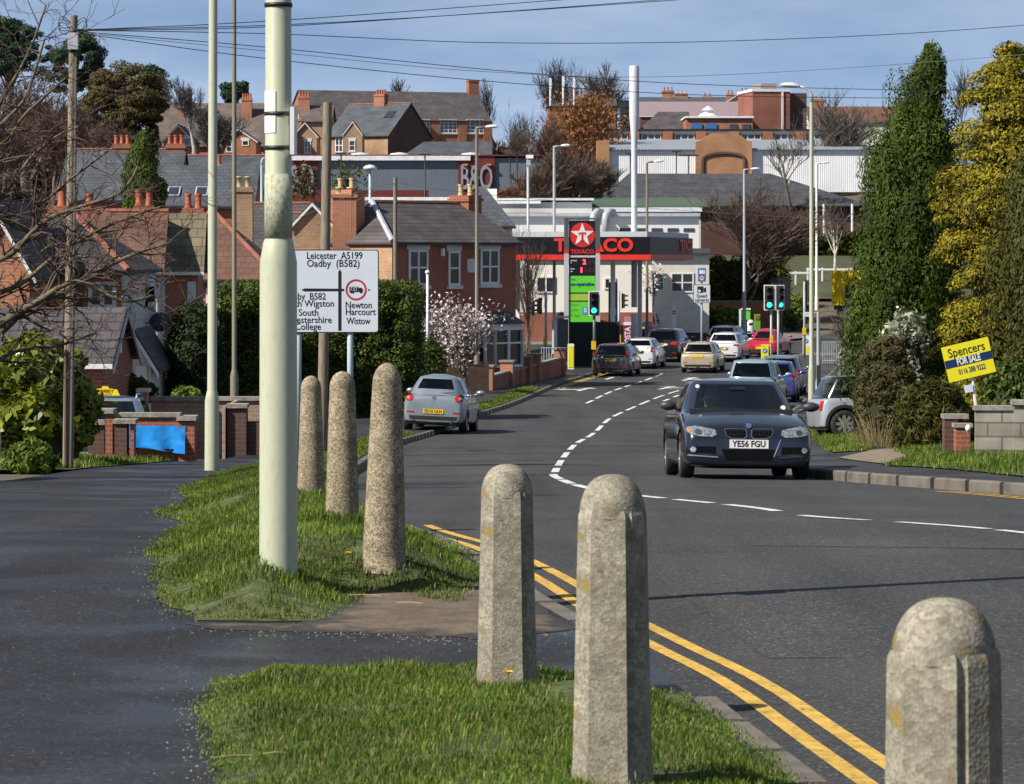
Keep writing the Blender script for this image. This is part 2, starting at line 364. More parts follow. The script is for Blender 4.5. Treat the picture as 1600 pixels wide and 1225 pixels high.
M_EARTH = mat('earth', (.10, .085, .06), .95, vary=.3, scale=1.2, bump=.5, bscale=14)
M_LAWN = mat('lawn_soil', (.075, .095, .026), .95, vary=.6, scale=9, bump=1.0, bscale=60)
M_ROAD = asphalt_mat('road_asphalt', (.046, .047, .050), .82, patch=.14, brown=.28)
M_PATH = asphalt_mat('path_asphalt', (.024, .0245, .027), .7, wet=.36, patch=.4)
M_PAVE = asphalt_mat('pavement_asphalt', (.036, .036, .04), .75, wet=.4, patch=.3)
M_FORE = mat('forecourt_concrete', (.16, .16, .155), .85, vary=.2, scale=.5)
M_KERB = mat('kerb_stone', (.135, .118, .10), .9, vary=.28, scale=4, bump=.4, bscale=50)
M_SOIL = mat('bare_soil', (.115, .085, .06), .95, vary=.3, scale=5, bump=.8, bscale=18)
def worn_paint(name, col):
    m, nt, b = _new(name); b.inputs['Roughness'].default_value = .75; c, f, tc = _vary(nt, col, .22, 7)
    n = nt.nodes.new('ShaderNodeTexNoise'); n.inputs['Scale'].default_value = 26; n.inputs['Detail'].default_value = 9; n.inputs['Roughness'].default_value = .75; nt.links.new(tc.outputs['Object'], n.inputs['Vector'])
    r = nt.nodes.new('ShaderNodeValToRGB'); r.color_ramp.elements[0].position = .53; r.color_ramp.elements[1].position = .64; nt.links.new(n.outputs['Fac'], r.inputs['Fac'])
    mm = nt.nodes.new('ShaderNodeMix'); mm.data_type = 'RGBA'; nt.links.new(r.outputs[0], mm.inputs['Factor']); nt.links.new(c, mm.inputs['A']); mm.inputs['B'].default_value = (.085, .08, .07, 1)
    nt.links.new(mm.outputs['Result'], b.inputs['Base Color']); MATS[name] = m; return m
M_YEL = worn_paint('yellow_paint', (.58, .36, .06))
M_WHT = worn_paint('white_paint', (.66, .66, .63))

gx = np.concatenate([[-4500, -1500, -600, -250, -120, -70, -45, -30, -22, -16], np.arange(-12, 24, 1.0), [26, 32, 40, 55, 80, 130, 260, 600, 1500, 4500]])
gy = np.concatenate([[-60, -30, -15], np.arange(-8, 205, 1.0), np.arange(205, 470, 5.0), [480, 520, 600, 800, 1200, 2000, 3500, 5900]])
GX, GY = np.meshgrid(gx, gy)
inside = (GX > lx(GY) - .7) & (GX < rx(GY) + .7) & (GY < 160)
GZ = np.where(inside, EYE - H(GY) - .16, zpave(GX, GY) - .05)
GZ = np.where((GY > 146) & (GY < 262) & (GX > -62) & (GX < 62), EYE - H(GY) - .2, GZ)
nx, ny = len(gx), len(gy); idx = np.arange(nx * ny).reshape(ny, nx)
q = np.stack([idx[:-1, :-1], idx[:-1, 1:], idx[1:, 1:], idx[1:, :-1]], -1).reshape(-1, 4)
tag(np_mesh('ground', np.stack([GX, GY, GZ], -1).reshape(-1, 3), q, M_EARTH, smooth=True), kind='structure')

road_poly = [(p.x, p.y) for p in curve(LE, 1.5)] + [(p.x, p.y) for p in reversed(curve(RE, 1.5))]
sheet('road', road_poly, zroad, M_ROAD, 0, 1.0)
zflat = lambda x, y: EYE - H(y) + 0.0 * x
def zjunc(x, y): return np.where(np.asarray(y) < 158, zroad(x, y), zflat(x, y))
sheet('junction', [(-62, 161), (-20, 157), (4.0, 149.6), (15, 149.8), (22, 156), (62, 158), (62, 186), (36, 190), (36, 206), (70, 214), (70, 227), (27, 227), (21.5, 205), (17, 190), (13, 184), (-62, 183)],
      zflat, M_ROAD, 0.006, 2.0)
sheet('forecourt', [(-20, 183.2), (13, 184.2), (19, 196), (14, 204), (-20, 204)], zflat, M_FORE, 0.03, 4.0)
sheet('far_lawn', [(11, 229), (62, 229), (62, 262), (11, 262)], lambda x, y: EYE - H(y) + 0 * x, mat('far_grass', (.055, .062, .022), .9, vary=.3, scale=.6), 0.05, 4.0)
left_path = [(p.x - .12, p.y) for p in curve(LE, 1.5) if p.y < 60] + [(-2.7, 60), (-5.6, 60), (-5.5, 53), (-5.75, 42), (-5.9, 36), (-6.3, 25), (-6.5, 8), (-6.5, -12)]
sheet('footpath', left_path, zpave, M_PATH, 0, .8)
lp2 = [(p.x - .12, p.y) for p in curve(LE, 1.5) if p.y >= 60]
sheet('footpath_beyond', lp2 + [(p[0] - 3.2, p[1]) for p in reversed(lp2)], zpave, M_PAVE, 0, 1.5)
rp = [(p.x + .12, p.y) for p in curve(RE, 1.5) if p.y > 18]
sheet('pavement', rp + [(p[0] + 2.1, p[1]) for p in reversed(rp)], zpave, M_PAVE, 0, 1.0)
sheet('right_lawn', [(p[0] + 2.12, p[1]) for p in rp if p[1] < 100] + [(p[0] + 9.5, p[1]) for p in reversed(rp) if p[1] < 100], zpave, M_LAWN, 0.0, 1.0)
sheet('left_lawn', [(-5.35, 54.2), (-5.55, 52), (-5.72, 46), (-5.8, 42.2), (-6.6, 41.5), (-9.5, 41.5), (-9.5, 54.2)], zpave, M_LAWN, 0.01, .8)

def kerb_line(c, side, y0, y1, skip=(), top=.004):
    mb = MB(); acc = 0; cur = []
    def flush():
        if len(cur) < 2: return
        a = list(cur); a[0] = cur[0].lerp(cur[1], .015); a[-1] = cur[-1].lerp(cur[-2], .015); b = offset(a, side * .13); vs = []
        for p, q in zip(a, b):
            zt = float(zpave(q.x, q.y)) + top; dr = .09 if any(s0 - .7 < p.y < s1 + .7 for s0, s1 in skip) else 0
            zt -= dr; zb = float(zroad(p.x, p.y)) - .12
            vs += [(p.x, p.y, zb), (p.x, p.y, zt - .02), (p.x + (q.x - p.x) * .15, p.y + (q.y - p.y) * .15, zt), (q.x, q.y, zt), (q.x, q.y, zb)]
        n = len(cur); fs = [(5 * i + k, 5 * i + 5 + k, 5 * i + 6 + k, 5 * i + 1 + k) for i in range(n - 1) for k in range(4)]
        fs += [(0, 1, 2, 3, 4), tuple(5 * (n - 1) + k for k in (4, 3, 2, 1, 0))]
        mb.add(vs, fs)
    fine = [p for p in c if y0 <= p.y <= y1]; pts = []
    for a, b in zip(fine[:-1], fine[1:]):
        n = max(1, int((b - a).length / .1))
        pts += [a.lerp(b, k / n) for k in range(n)]
    cur = []; run = 0
    for p in pts:
        if cur: run += (p - cur[-1]).length
        cur.append(p)
        if run > .9: flush(); cur = []; run = 0
    flush(); return mb
tag(kerb_line(LEc, 1, 2, 153, [(15.2, 17.0)]).build('kerb', M_KERB), kind='structure')
tag(kerb_line(REc, -1, 20, 157).build('kerb', M_KERB), kind='structure')

mk = MB()
for o_ in (-.27, -.46): ribbon(mk, offset([p for p in LEc if 4 < p.y < 28.6], o_), .085, zroad, .005)
for o_ in (-.25, -.45): ribbon(mk, offset([p for p in LEc if 128 < p.y < 153], o_), .10, zroad, .005)
for o_ in (.25, .44): ribbon(mk, offset([p for p in REc if 20 < p.y < 39], o_), .08, zroad, .005)
tag(mk.build('yellow_line', M_YEL), kind='structure')
mw_ = MB()
near = [p for p in curve(CL, .05) if p.y < 44.5]
for a, b in ((1560, 1680), (1400, 1545), (1250, 1360), (1135, 1215), (1055, 1113), (985, 1037), (932, 968), (898, 923), (878, 894)):
    seg = [p for p in near if a <= CX + F * p.x / p.y <= b and p.y < 43]
    if len(seg) > 2: ribbon(mw_, seg, .13, zroad, .005)
def dashes(pts, mark, gap, wdt=.13, start=0.0):
    s = -start; cur = []
    for a, b in zip(pts[:-1], pts[1:]):
        s += (b - a).length
        if s % (mark + gap) < mark and s > 0: cur.append(b)
        else:
            if len(cur) > 2: ribbon(mw_, cur, wdt, zroad, .005)
            cur = []
    if len(cur) > 2: ribbon(mw_, cur, wdt, zroad, .005)
far_c = [p for p in curve(CL, .1) if p.y > 42.6]
dashes(far_c, 4.2, 1.8, .12); dashes(offset([p for p in far_c if p.y > 112], -.55), 2.4, 2.0, .13)
lane = curve([(2.55, 110), (3.7, 122), (5.2, 135), (7.2, 150)], .1); dashes(lane, 3.4, 1.6, .13)
def road_arrow(px, d, dirx, turn):
    c = Vector((X(px, d), d)); t = Vector((dirx, 1)).normalized(); n = Vector((t.y, -t.x))
    def pl(poly):
        vs = [(*(c + n * a + t * b), 0) for a, b in poly]; vs = [(v[0], v[1], float(zroad(v[0], v[1])) + .006) for v in vs]
        mw_.add(vs, [tuple(range(len(vs)))])
    pl([(-.09, -2), (.09, -2), (.09, 1.2), (-.09, 1.2)]); pl([(-.4, 1.2), (.4, 1.2), (0, 2.6)])
    if turn: pl([(.09 * turn, -.6), (.09 * turn, .1), (.75 * turn, .5), (.75 * turn, -.1)][::turn]); pl([(.75 * turn, -.45), (.75 * turn, .9), (1.25 * turn, .25)][::turn])
road_arrow(912, 126, .14, -1); road_arrow(1040, 128, .17, 1); road_arrow(1075, 141, .17, 1); road_arrow(955, 143, .15, 0)
tag(mw_.build('lane_marking', M_WHT), kind='structure')

# wear in the carriageway: patched trenches, iron covers, gullies
M_PATCH = asphalt_mat('patch_asphalt', (.040, .040, .042), .85, patch=.12); M_PATCH2 = asphalt_mat('pale_patch_asphalt', (.054, .053, .052), .85, patch=.12)
def road_patch(pts, m, z): sheet('road_patch', pts, zroad, m, z, .5)
road_patch([(-.2, 36), (.5, 36.2), (.35, 47), (-.35, 47)], M_PATCH, .003); road_patch([(1.9, 25.2), (5.6, 24.2), (5.7, 25.0), (2.0, 26.0)], M_PATCH2, .003); road_patch([(-1.0, 58), (.6, 58.4), (.55, 59.2), (-1.05, 58.9)], M_PATCH, .003); road_patch([(1.35, 17), (1.75, 17), (1.3, 23), (.9, 23)], M_PATCH2, .0028)
M_IRON = mat('cast_iron', (.05, .045, .04), .55, .6, vary=.3, scale=30, bump=.6, bscale=90)
for (x, y, s, lab) in ((-.6, 66, .33, 'round iron manhole cover in the left lane near the parked silver hatchback'),):
    tag(MB().lathe([(s, -.05), (s, .004), (s * .92, .007), (s * .9, .003), (0, .005)], 28).build('manhole_cover', M_IRON, loc=(x, y, float(zroad(x, y)))), lab, 'manhole cover')
# verges, mounded and shaggy
def pdist(px_, py_, poly):
    """distance to the polygon's boundary and whether inside (numpy)"""
    px_ = np.atleast_1d(np.asarray(px_, float)); py_ = np.atleast_1d(np.asarray(py_, float))
    dm = np.full(px_.shape, 1e9); ins = np.zeros(px_.shape, bool); n = len(poly)
    for i in range(n):
        x0, y0 = poly[i]; x1, y1 = poly[(i + 1) % n]
        ex, ey = x1 - x0, y1 - y0; t = np.clip(((px_ - x0) * ex + (py_ - y0) * ey) / (ex * ex + ey * ey + 1e-12), 0, 1)
        dm = np.minimum(dm, np.hypot(px_ - x0 - t * ex, py_ - y0 - t * ey))
        c = (y0 > py_) != (y1 > py_); ins ^= c & (px_ < (x1 - x0) * (py_ - y0) / (y1 - y0 + 1e-12) + x0)
    return dm, ins
def rough_edge(poly, amp=.05, step=.18):
    out = []
    for i in range(len(poly)):
        a = Vector(poly[i]); b = Vector(poly[(i + 1) % len(poly)]); n = max(1, int((b - a).length / step))
        for k in range(n):
            p = a.lerp(b, k / n); out.append((p.x + random.uniform(-amp, amp), p.y + random.uniform(-amp, amp) * 1.5))
    return out
mid_px = [(300, 968), (262, 940), (241, 868), (272, 832), (300, 819), (248, 803), (305, 786), (286, 767), (340, 744), (405, 727)]
VMID = [G(*p) for p in mid_px] + [(lx(y) - .15, y) for y in (45, 40, 35, 31, 28, 25, 22, 20.6)] + [G(*p) for p in ((745, 915), (700, 944), (640, 928), (565, 925), (520, 962), (480, 972))]
VNEAR = [(-1.25, 5), (-1.15, 9.6)] + [G(*p) for p in ((352, 1225), (335, 1150), (316, 1100), (345, 1064), (620, 1053), (885, 1060))] + [(lx(y) - .16, y) for y in (14.5, 13, 11, 8, 5)]
SOIL = [G(*p) for p in ((285, 972), (480, 975), (560, 915), (650, 905), (745, 890))] + [(lx(y) - .14, y) for y in (20.8, 19.5, 18.4, 17.4)] + [G(*p) for p in ((760, 1000), (560, 988), (320, 985))]
def verge_z(poly, amp, wid):
    def zf(x, y):
        d, ins = pdist(x, y, poly); t = np.clip(d / wid, 0, 1); t = t * t * (3 - 2 * t)
        a = amp * np.clip(1 - (np.asarray(y) - 24) / 14, .4, 1)
        bump = .02 * np.sin(np.asarray(x) * 4.1 + 2 * np.sin(np.asarray(y) * 1.3)) * np.sin(np.asarray(y) * 1.9 + np.asarray(x))
        r = zpave(x, y) + np.where(ins, t * (a + bump), 0)
        return r if np.ndim(x) else float(np.ravel(r)[0])
    return zf
ZMID, ZNEAR = verge_z(VMID, .27, .8), verge_z(VNEAR, .07, .35)
def vsheet(name, poly, zf, m, zoff, res): return sheet(name, rough_edge(poly), zf, m, zoff, res)
vsheet('soil', SOIL, lambda x, y: float(zpave(x, y)) + .012 * (1 + noise.noise((x * 3, y * 3, 0))) * (lambda q: min(1, float(q[0][0]) * 4) * bool(q[1][0]))(pdist(x, y, SOIL)), M_SOIL, .002, .2)
_so = bpy.data.objects['soil'].data; _at = _so.attributes.new('edge', 'FLOAT', 'POINT'); _c = np.zeros(len(_so.vertices) * 3, np.float32); _so.vertices.foreach_get('co', _c); _c = _c.reshape(-1, 3)
_at.data.foreach_set('value', np.clip(pdist(_c[:, 0], _c[:, 1], SOIL)[0] / .45, 0, 1).astype(np.float32))
_n = M_SOIL.node_tree; _b = _n.nodes['Principled BSDF']; _src = _b.inputs['Base Color'].links[0].from_socket; _a = _n.nodes.new('ShaderNodeAttribute'); _a.attribute_name = 'edge'
_x = _n.nodes.new('ShaderNodeTexNoise'); _x.inputs['Scale'].default_value = 5; _x.inputs['Detail'].default_value = 8; _tc = _n.nodes.new('ShaderNodeTexCoord'); _n.links.new(_tc.outputs['Object'], _x.inputs['Vector'])
_ad = _n.nodes.new('ShaderNodeMath'); _n.links.new(_a.outputs['Fac'], _ad.inputs[0]); _n.links.new(_x.outputs['Fac'], _ad.inputs[1]); _r = _n.nodes.new('ShaderNodeMapRange'); _r.inputs['From Min'].default_value = .68; _r.inputs['From Max'].default_value = 1.0; _n.links.new(_ad.outputs[0], _r.inputs['Value'])
_mm = _n.nodes.new('ShaderNodeMix'); _mm.data_type = 'RGBA'; _n.links.new(_r.outputs[0], _mm.inputs['Factor']); _mm.inputs['A'].default_value = (.028, .027, .027, 1); _n.links.new(_src, _mm.inputs['B']); _n.links.new(_mm.outputs['Result'], _b.inputs['Base Color'])     # trodden soil thins out onto the tarmac
vsheet('verge', VMID, ZMID, M_LAWN, .0035, .3)
vsheet('verge', VNEAR, ZNEAR, M_LAWN, .0035, .3)
M_GRASS = leaf_mat('grass_blades', [(.035, .07, .006), (.075, .145, .011), (.125, .21, .018), (.055, .11, .010), (.115, .185, .016), (.19, .21, .04), (.29, .25, .11)], .5, .3, .5)
def grass(name, poly, zf, n, hmin, hmax, wid, margin=0.0, clump=.9, m=None):
    xs = [p[0] for p in poly]; ys = [p[1] for p in poly]; PX, PY = [], []
    tot = 0
    while tot < n:
        x = rng.uniform(min(xs) - margin, max(xs) + margin, n); y = rng.uniform(min(ys), max(ys), n)
        d, ins = pdist(x, y, poly); k = ins | (d < margin * rng.random(n)); PX.append(x[k]); PY.append(y[k]); tot += k.sum()
        if k.sum() < 5: break
    x = np.concatenate(PX)[:n]; y = np.concatenate(PY)[:n]
    if n > 50000:      # worn, thin places
        keep = np.array([noise.noise((a * 1.9, b * 1.3, 9.2)) + .35 * noise.noise((a * 7, b * 6, 4)) for a, b in zip(x, y)]) + .62 > rng.random(len(x)) * .6; x, y = x[keep], y[keep]
    n = len(x)
    cl = np.array([.5 + .75 * noise.noise((a * 2.6, b * 1.7, 3.1)) + .3 * noise.noise((a * 9, b * 7, 1.0)) for a, b in zip(x, y)]).clip(.05, 1); cl = cl * clump + (1 - clump) * rng.random(n)
    d, _ = pdist(x, y, poly); edge = np.clip(d / .2, .5, 1)
    h = (hmin + (hmax - hmin) * cl * rng.random(n) ** .6) * edge; th = rng.uniform(0, 2 * np.pi, n); ln = rng.uniform(.1, .75, n) * h
    z = zf(x, y) + .012
    b = np.stack([x, y, z], -1); dr = np.stack([np.cos(th), np.sin(th), 0 * th], -1); sd_ = np.stack([-np.sin(th + rng.uniform(-.8, .8, n)), np.cos(th), 0 * th], -1) * (wid * rng.uniform(.6, 1.4, n))[:, None]
    up = np.array([0, 0, 1.0]); mid = b + up * (h * .6)[:, None] + dr * (ln * .3)[:, None]; tip = b + up * h[:, None] + dr * ln[:, None]
    v = np.stack([b - sd_, b + sd_, mid + sd_ * .8, mid - sd_ * .8, tip + sd_ * .12, tip - sd_ * .12], 1).reshape(-1, 3)
    o = (np.arange(n) * 6)[:, None]; f = np.concatenate([o + np.array([0, 1, 2, 3]), o + np.array([3, 2, 4, 5])])
    return tag(np_mesh(name, v, f, m or M_GRASS), kind='stuff')
grass('grass', VNEAR, ZNEAR, 130000, .012, .055, .0021, .08)
grass('grass', VMID, ZMID, 150000, .016, .095, .0028, .09)
grass('grass', [(-5.35, 54), (-5.55, 52), (-5.75, 46), (-5.85, 42.5), (-6.8, 42), (-8.3, 44), (-8.5, 54)], lambda x, y: zpave(x, y), 13000, .05, .16, .006, .05)
RG = [(p[0] + 2.15, p[1]) for p in rp if 38 < p[1] < 76] + [(p[0] + 4.6, p[1]) for p in reversed(rp) if 38 < p[1] < 76]
grass('grass', RG, lambda x, y: zpave(x, y), 20000, .05, .2, .007, .05)
LV = [(lx(y) - .2, y) for y in (48, 56, 64, 72, 79)] + [(lx(y) - .95, y) for y in (79, 72, 64, 56, 48)]
sheet('verge', LV, zpave, M_LAWN, .012, 1.0); grass('grass', LV, lambda x, y: zpave(x, y), 9000, .04, .12, .006, .03)
LV2 = [(lx(y) - .2, y) for y in (88, 92, 97, 102, 107, 113, 119, 124)] + [(lx(y) - 1.0, y) for y in (124, 119, 113, 107, 102, 97, 92, 88)]
sheet('verge', LV2, zpave, M_LAWN, .012, 1.5); grass('grass', LV2, lambda x, y: zpave(x, y), 8000, .05, .14, .01, .03)
RPATCH = [G(*p) for p in ((1256, 669), (1285, 661), (1345, 680), (1365, 704), (1300, 708))]; RDIRT = [G(*p) for p in ((1310, 716), (1362, 704), (1480, 690), (1530, 700), (1400, 728))]
RSTRIP = [G(*p) for p in ((1385, 729), (1440, 706), (1600, 700), (1720, 716), (1720, 757), (1600, 746))]
sheet('bare_verge', RDIRT, zpave, mat('dry_soil', (.20, .165, .115), .95, vary=.3, scale=4, bump=.6, bscale=20), .016, .5)
for pp, n_ in ((RPATCH, 9000), (RSTRIP, 14000)):
    sheet('verge', pp, zpave, M_LAWN, .02, .5); grass('grass', pp, lambda x, y: zpave(x, y), n_, .05, .2, .006, .1)
# loose stones along the verge edges and on the path
def gravel(name, pts, n, spread, smin, smax, m):
    v, f = [], []
    for i in range(n):
        a = pts[random.randrange(len(pts))]; x = a[0] + random.gauss(0, spread); y = a[1] + random.gauss(0, spread * 2.2); s = random.uniform(smin, smax)
        if x > lx(y) - .2: continue
        z = float(zpave(x, y)); k = len(v); t = random.uniform(0, 6.28); c, q_ = math.cos(t) * s, math.sin(t) * s
        v += [(x + c, y + q_, z), (x - q_, y + c, z), (x - c, y - q_, z), (x + q_, y - c, z), (x, y, z + s * .8)]
        f += [(k, k + 1, k + 4), (k + 1, k + 2, k + 4), (k + 2, k + 3, k + 4), (k + 3, k, k + 4)]
    mb = MB(); mb.v = v; mb.f = f; mb.mi = [0] * len(f); return tag(mb.build(name, m), kind='stuff')
M_GRAV = mat('grit', (.15, .135, .11), .9, vary=.4, scale=20)
edge_pts = rough_edge(VNEAR[:7], .02, .1) + rough_edge(VMID[:10], .02, .15) + rough_edge(SOIL[-3:], .02, .08)
gravel('gravel', [(random.uniform(-1.0, .15), random.uniform(17.2, 18.8)) for _ in range(300)], 900, .1, .003, .012, M_GRAV)
gravel('gravel', edge_pts, 4200, .09, .003, .010, M_GRAV)
gravel('gravel', [(random.uniform(-4.5, -1.2), random.uniform(10, 34)) for _ in range(500)], 420, .3, .002, .007, M_GRAV)
M_STRAW = mat('straw', (.42, .34, .17), .8)
for (px, py, zf, rz, l) in ((362, 1195, ZNEAR, 0.35, .16), (430, 1190, ZNEAR, .2, .09), (570, 938, zpave, -.25, .2), (640, 950, zpave, -.3, .16)):
    gx_, gy_ = G(px, py, zf)
    tag(MB().tube([(-l / 2, 0, 0), (0, .004, .004), (l / 2, .006, 0)], .0025, 5).build('straw_stalk', M_STRAW, loc=(gx_, gy_, float(np.ravel(zf(gx_, gy_))[0]) + .03), rz=rz),
        {362: 'longest pale straw stalk lying at the lower left edge of the near grass', 430: 'short pale straw stalk lying in the near grass beside a longer one', 570: 'pale straw stalk on the bare soil below the mown grass edge', 640: 'thin dry stalk lying on the bare soil nearer the road'}[px], 'straw')
M_DAND = mat('dandelion_yellow', (.75, .5, .02), .7); M_STEM = mat('stem_green', (.08, .14, .03), .6)
dl = {790: 'yellow dandelion in the grass at the foot of the near octagonal bollard', 712: 'yellow dandelion at the road edge right of the round bollards', 540: 'yellow dandelion in the grass right of the big pale lamp post', 592: 'yellow dandelion in the grass below the tallest round bollard'}
for (px, py, zf) in ((790, 1092, ZNEAR), (712, 868, ZMID), (540, 893, ZMID), (592, 893, ZMID)):
    gx_, gy_ = G(px, py, zf); t = thing('dandelion', dl[px], 'flower', (gx_, gy_, float(np.ravel(zf(gx_, gy_))[0])), 0, 'dandelions in the verge')
    MB().tube([(0, 0, 0), (.01, 0, .06), (.012, 0, .105)], .003, 5).build('stem', M_STEM, t)
    hd = MB()
    for k in range(26):
        a = k * 2.4; r = .004 + .0009 * k; hd.add([(.012, 0, .105), (.012 + r * math.cos(a - .25), r * math.sin(a - .25), .118), (.012 + r * 1.2 * math.cos(a), r * 1.2 * math.sin(a), .122), (.012 + r * math.cos(a + .25), r * math.sin(a + .25), .118)], [(0, 1, 2, 3)])
    hd.build('flower_head', M_DAND, t)

# ================================================================== FOREGROUND: bollards, lamp columns, poles, wires, signs
def concrete(name, base, agg, lichen=.5, sc=1.0):
    if name in MATS: return MATS[name]
    m, nt, b = _new(name); b.inputs['Roughness'].default_value = .92; b.inputs['Specular IOR Level'].default_value = .2
    c, f, tc = _vary(nt, base, .25, 6 * sc, 8)
    vo = nt.nodes.new('ShaderNodeTexVoronoi'); vo.inputs['Scale'].default_value = 95 * sc; nt.links.new(tc.outputs['Object'], vo.inputs['Vector'])
    s = nt.nodes.new('ShaderNodeSeparateColor'); nt.links.new(vo.outputs['Color'], s.inputs[0])
    rr = nt.nodes.new('ShaderNodeMapRange'); rr.inputs['To Min'].default_value = 1 - agg; rr.inputs['To Max'].default_value = 1 + agg; nt.links.new(s.outputs[0], rr.inputs['Value'])
    mu = nt.nodes.new('ShaderNodeVectorMath'); mu.operation = 'SCALE'; nt.links.new(c, mu.inputs[0]); nt.links.new(rr.outputs[0], mu.inputs['Scale'])
    n2 = nt.nodes.new('ShaderNodeTexNoise'); n2.inputs['Scale'].default_value = 13; n2.inputs['Detail'].default_value = 8; n2.inputs['Roughness'].default_value = .7; nt.links.new(tc.outputs['Object'], n2.inputs['Vector'])
    r2 = nt.nodes.new('ShaderNodeValToRGB'); r2.color_ramp.elements[0].position = .50; r2.color_ramp.elements[1].position = .68; nt.links.new(n2.outputs['Fac'], r2.inputs['Fac'])
    mdk = nt.nodes.new('ShaderNodeMix'); mdk.data_type = 'RGBA'; nt.links.new(r2.outputs[0], mdk.inputs['Factor']); nt.links.new(mu.outputs[0], mdk.inputs['A']); mdk.inputs['B'].default_value = (.15, .13, .095, 1)
    mo = nt.nodes.new('ShaderNodeTexNoise'); mo.inputs['Scale'].default_value = 13; mo.inputs['Detail'].default_value = 6; nt.links.new(tc.outputs['Object'], mo.inputs['Vector'])
    ro = nt.nodes.new('ShaderNodeValToRGB'); ro.color_ramp.elements[0].position = .655; ro.color_ramp.elements[1].position = .70; nt.links.new(mo.outputs['Fac'], ro.inputs['Fac'])
    k = nt.nodes.new('ShaderNodeMath'); k.operation = 'MULTIPLY'; k.inputs[1].default_value = lichen; nt.links.new(ro.outputs[0], k.inputs[0])
    ml = nt.nodes.new('ShaderNodeMix'); ml.data_type = 'RGBA'; nt.links.new(k.outputs[0], ml.inputs['Factor']); nt.links.new(mdk.outputs['Result'], ml.inputs['A']); ml.inputs['B'].default_value = (.24, .17, .05, 1)
    nt.links.new(ml.outputs['Result'], b.inputs['Base Color'])
    ad = nt.nodes.new('ShaderNodeMath'); nt.links.new(vo.outputs['Distance'], ad.inputs[0]); nt.links.new(n2.outputs['Fac'], ad.inputs[1])
    bp = nt.nodes.new('ShaderNodeBump'); bp.inputs['Strength'].default_value = .5; bp.inputs['Distance'].default_value = .0035; nt.links.new(ad.outputs[0], bp.inputs['Height']); nt.links.new(bp.outputs['Normal'], b.inputs['Normal'])
    MATS[name] = m; return m
M_OCT = concrete('weathered_concrete', (.25, .23, .18), .28, 1.0)
M_AGG = concrete('exposed_aggregate', (.27, .225, .155), .6, .3, 1.25)
def oct_bollard(label, px, d, ztop, w0, w1, rz, zf):
    x = X(px, d); zb = float(np.ravel(zf(x, d))[0]) - .04; h = ztop - zb
    poly = [(-.27, -.5), (.25, -.5), (.268, -.43), (.325, -.415), (.342, -.425), (.5, -.25), (.5, .27), (.27, .5), (-.27, .5), (-.5, .27), (-.5, -.27)]
    mb = MB(); rings = [(0, w0 * 1.03), (.10, w0 * 1.03), (.115, w0), (h - .15, w1), (h - .132, w1 * .985), (h - .118, w1 * .93)]; n = len(poly); vs = []
    for z, wd in rings: vs += [(p[0] * wd, p[1] * wd, z) for p in poly]
    fs = [(i * n + j, i * n + (j + 1) % n, (i + 1) * n + (j + 1) % n, (i + 1) * n + j) for i in range(len(rings) - 1) for j in range(n)]
    mb.add(vs, fs)
    r = w1 * .512
    mb.lathe([(r, h - .145)] + [(r * math.cos(a) ** .78, h - .142 + .142 * math.sin(a)) for a in [k * math.pi / 20 for k in range(1, 10)]] + [(.003, h)], 24)
    o = mb.build('octagonal_bollard', M_OCT, loc=(x, d, zb), rz=R(rz), smooth=True, sharp=28)
    return tag(o, label, 'bollard', 'octagonal concrete bollards along the verge')
oct_bollard('nearest concrete bollard, cropped by the bottom edge, beside the double yellow lines', 1475, 7.4, Z(934, 7.4), .256, .238, -22, ZNEAR)
oct_bollard('tall octagonal concrete bollard with a dark vertical groove on the near grass', 957, 10.9, Z(741, 10.9), .258, .222, -8, ZNEAR)
oct_bollard('octagonal concrete bollard at the top edge of the near grass with lichen spots', 792, 14.4, Z(725, 14.4), .262, .228, 2, ZNEAR)
def round_bollard(label, px, d, ztop, r0, r1, lean):
    x = X(px, d); zb = float(np.ravel(ZMID(x, d))[0]) - .05; h = ztop - zb
    prof = [(r0 * 1.02, 0)] + [(r0 + (r1 - r0) * (k / 10) ** 1.15, h * .9 * k / 10) for k in range(0, 11)] + [(r1 * math.cos(a), h * .9 + h * .1 * math.sin(a)) for a in [q * math.pi / 16 for q in range(1, 8)]] + [(.004, h)]
    o = MB().lathe(prof, 40).build('round_bollard', M_AGG, loc=(x, d, zb), smooth=True); o.rotation_euler = (0, R(lean), random.random() * 6)
    o.rotation_euler = (0, R(lean), 0)
    return tag(o, label, 'bollard', 'round pebble-faced bollards on the verge')
round_bollard('tallest round pebble-faced bollard, nearest of the three behind the lamp post', 600, 19.8, Z(567, 19.8), .137, .090, .9)
round_bollard('round pebble-faced bollard standing between two others, middle of its row', 535, 22.0, Z(580, 22), .118, .088, 0)
round_bollard('round pebble-faced bollard with orange lichen, right beside the big lamp post', 486, 27.0, Z(587, 27), .118, .086, 0)

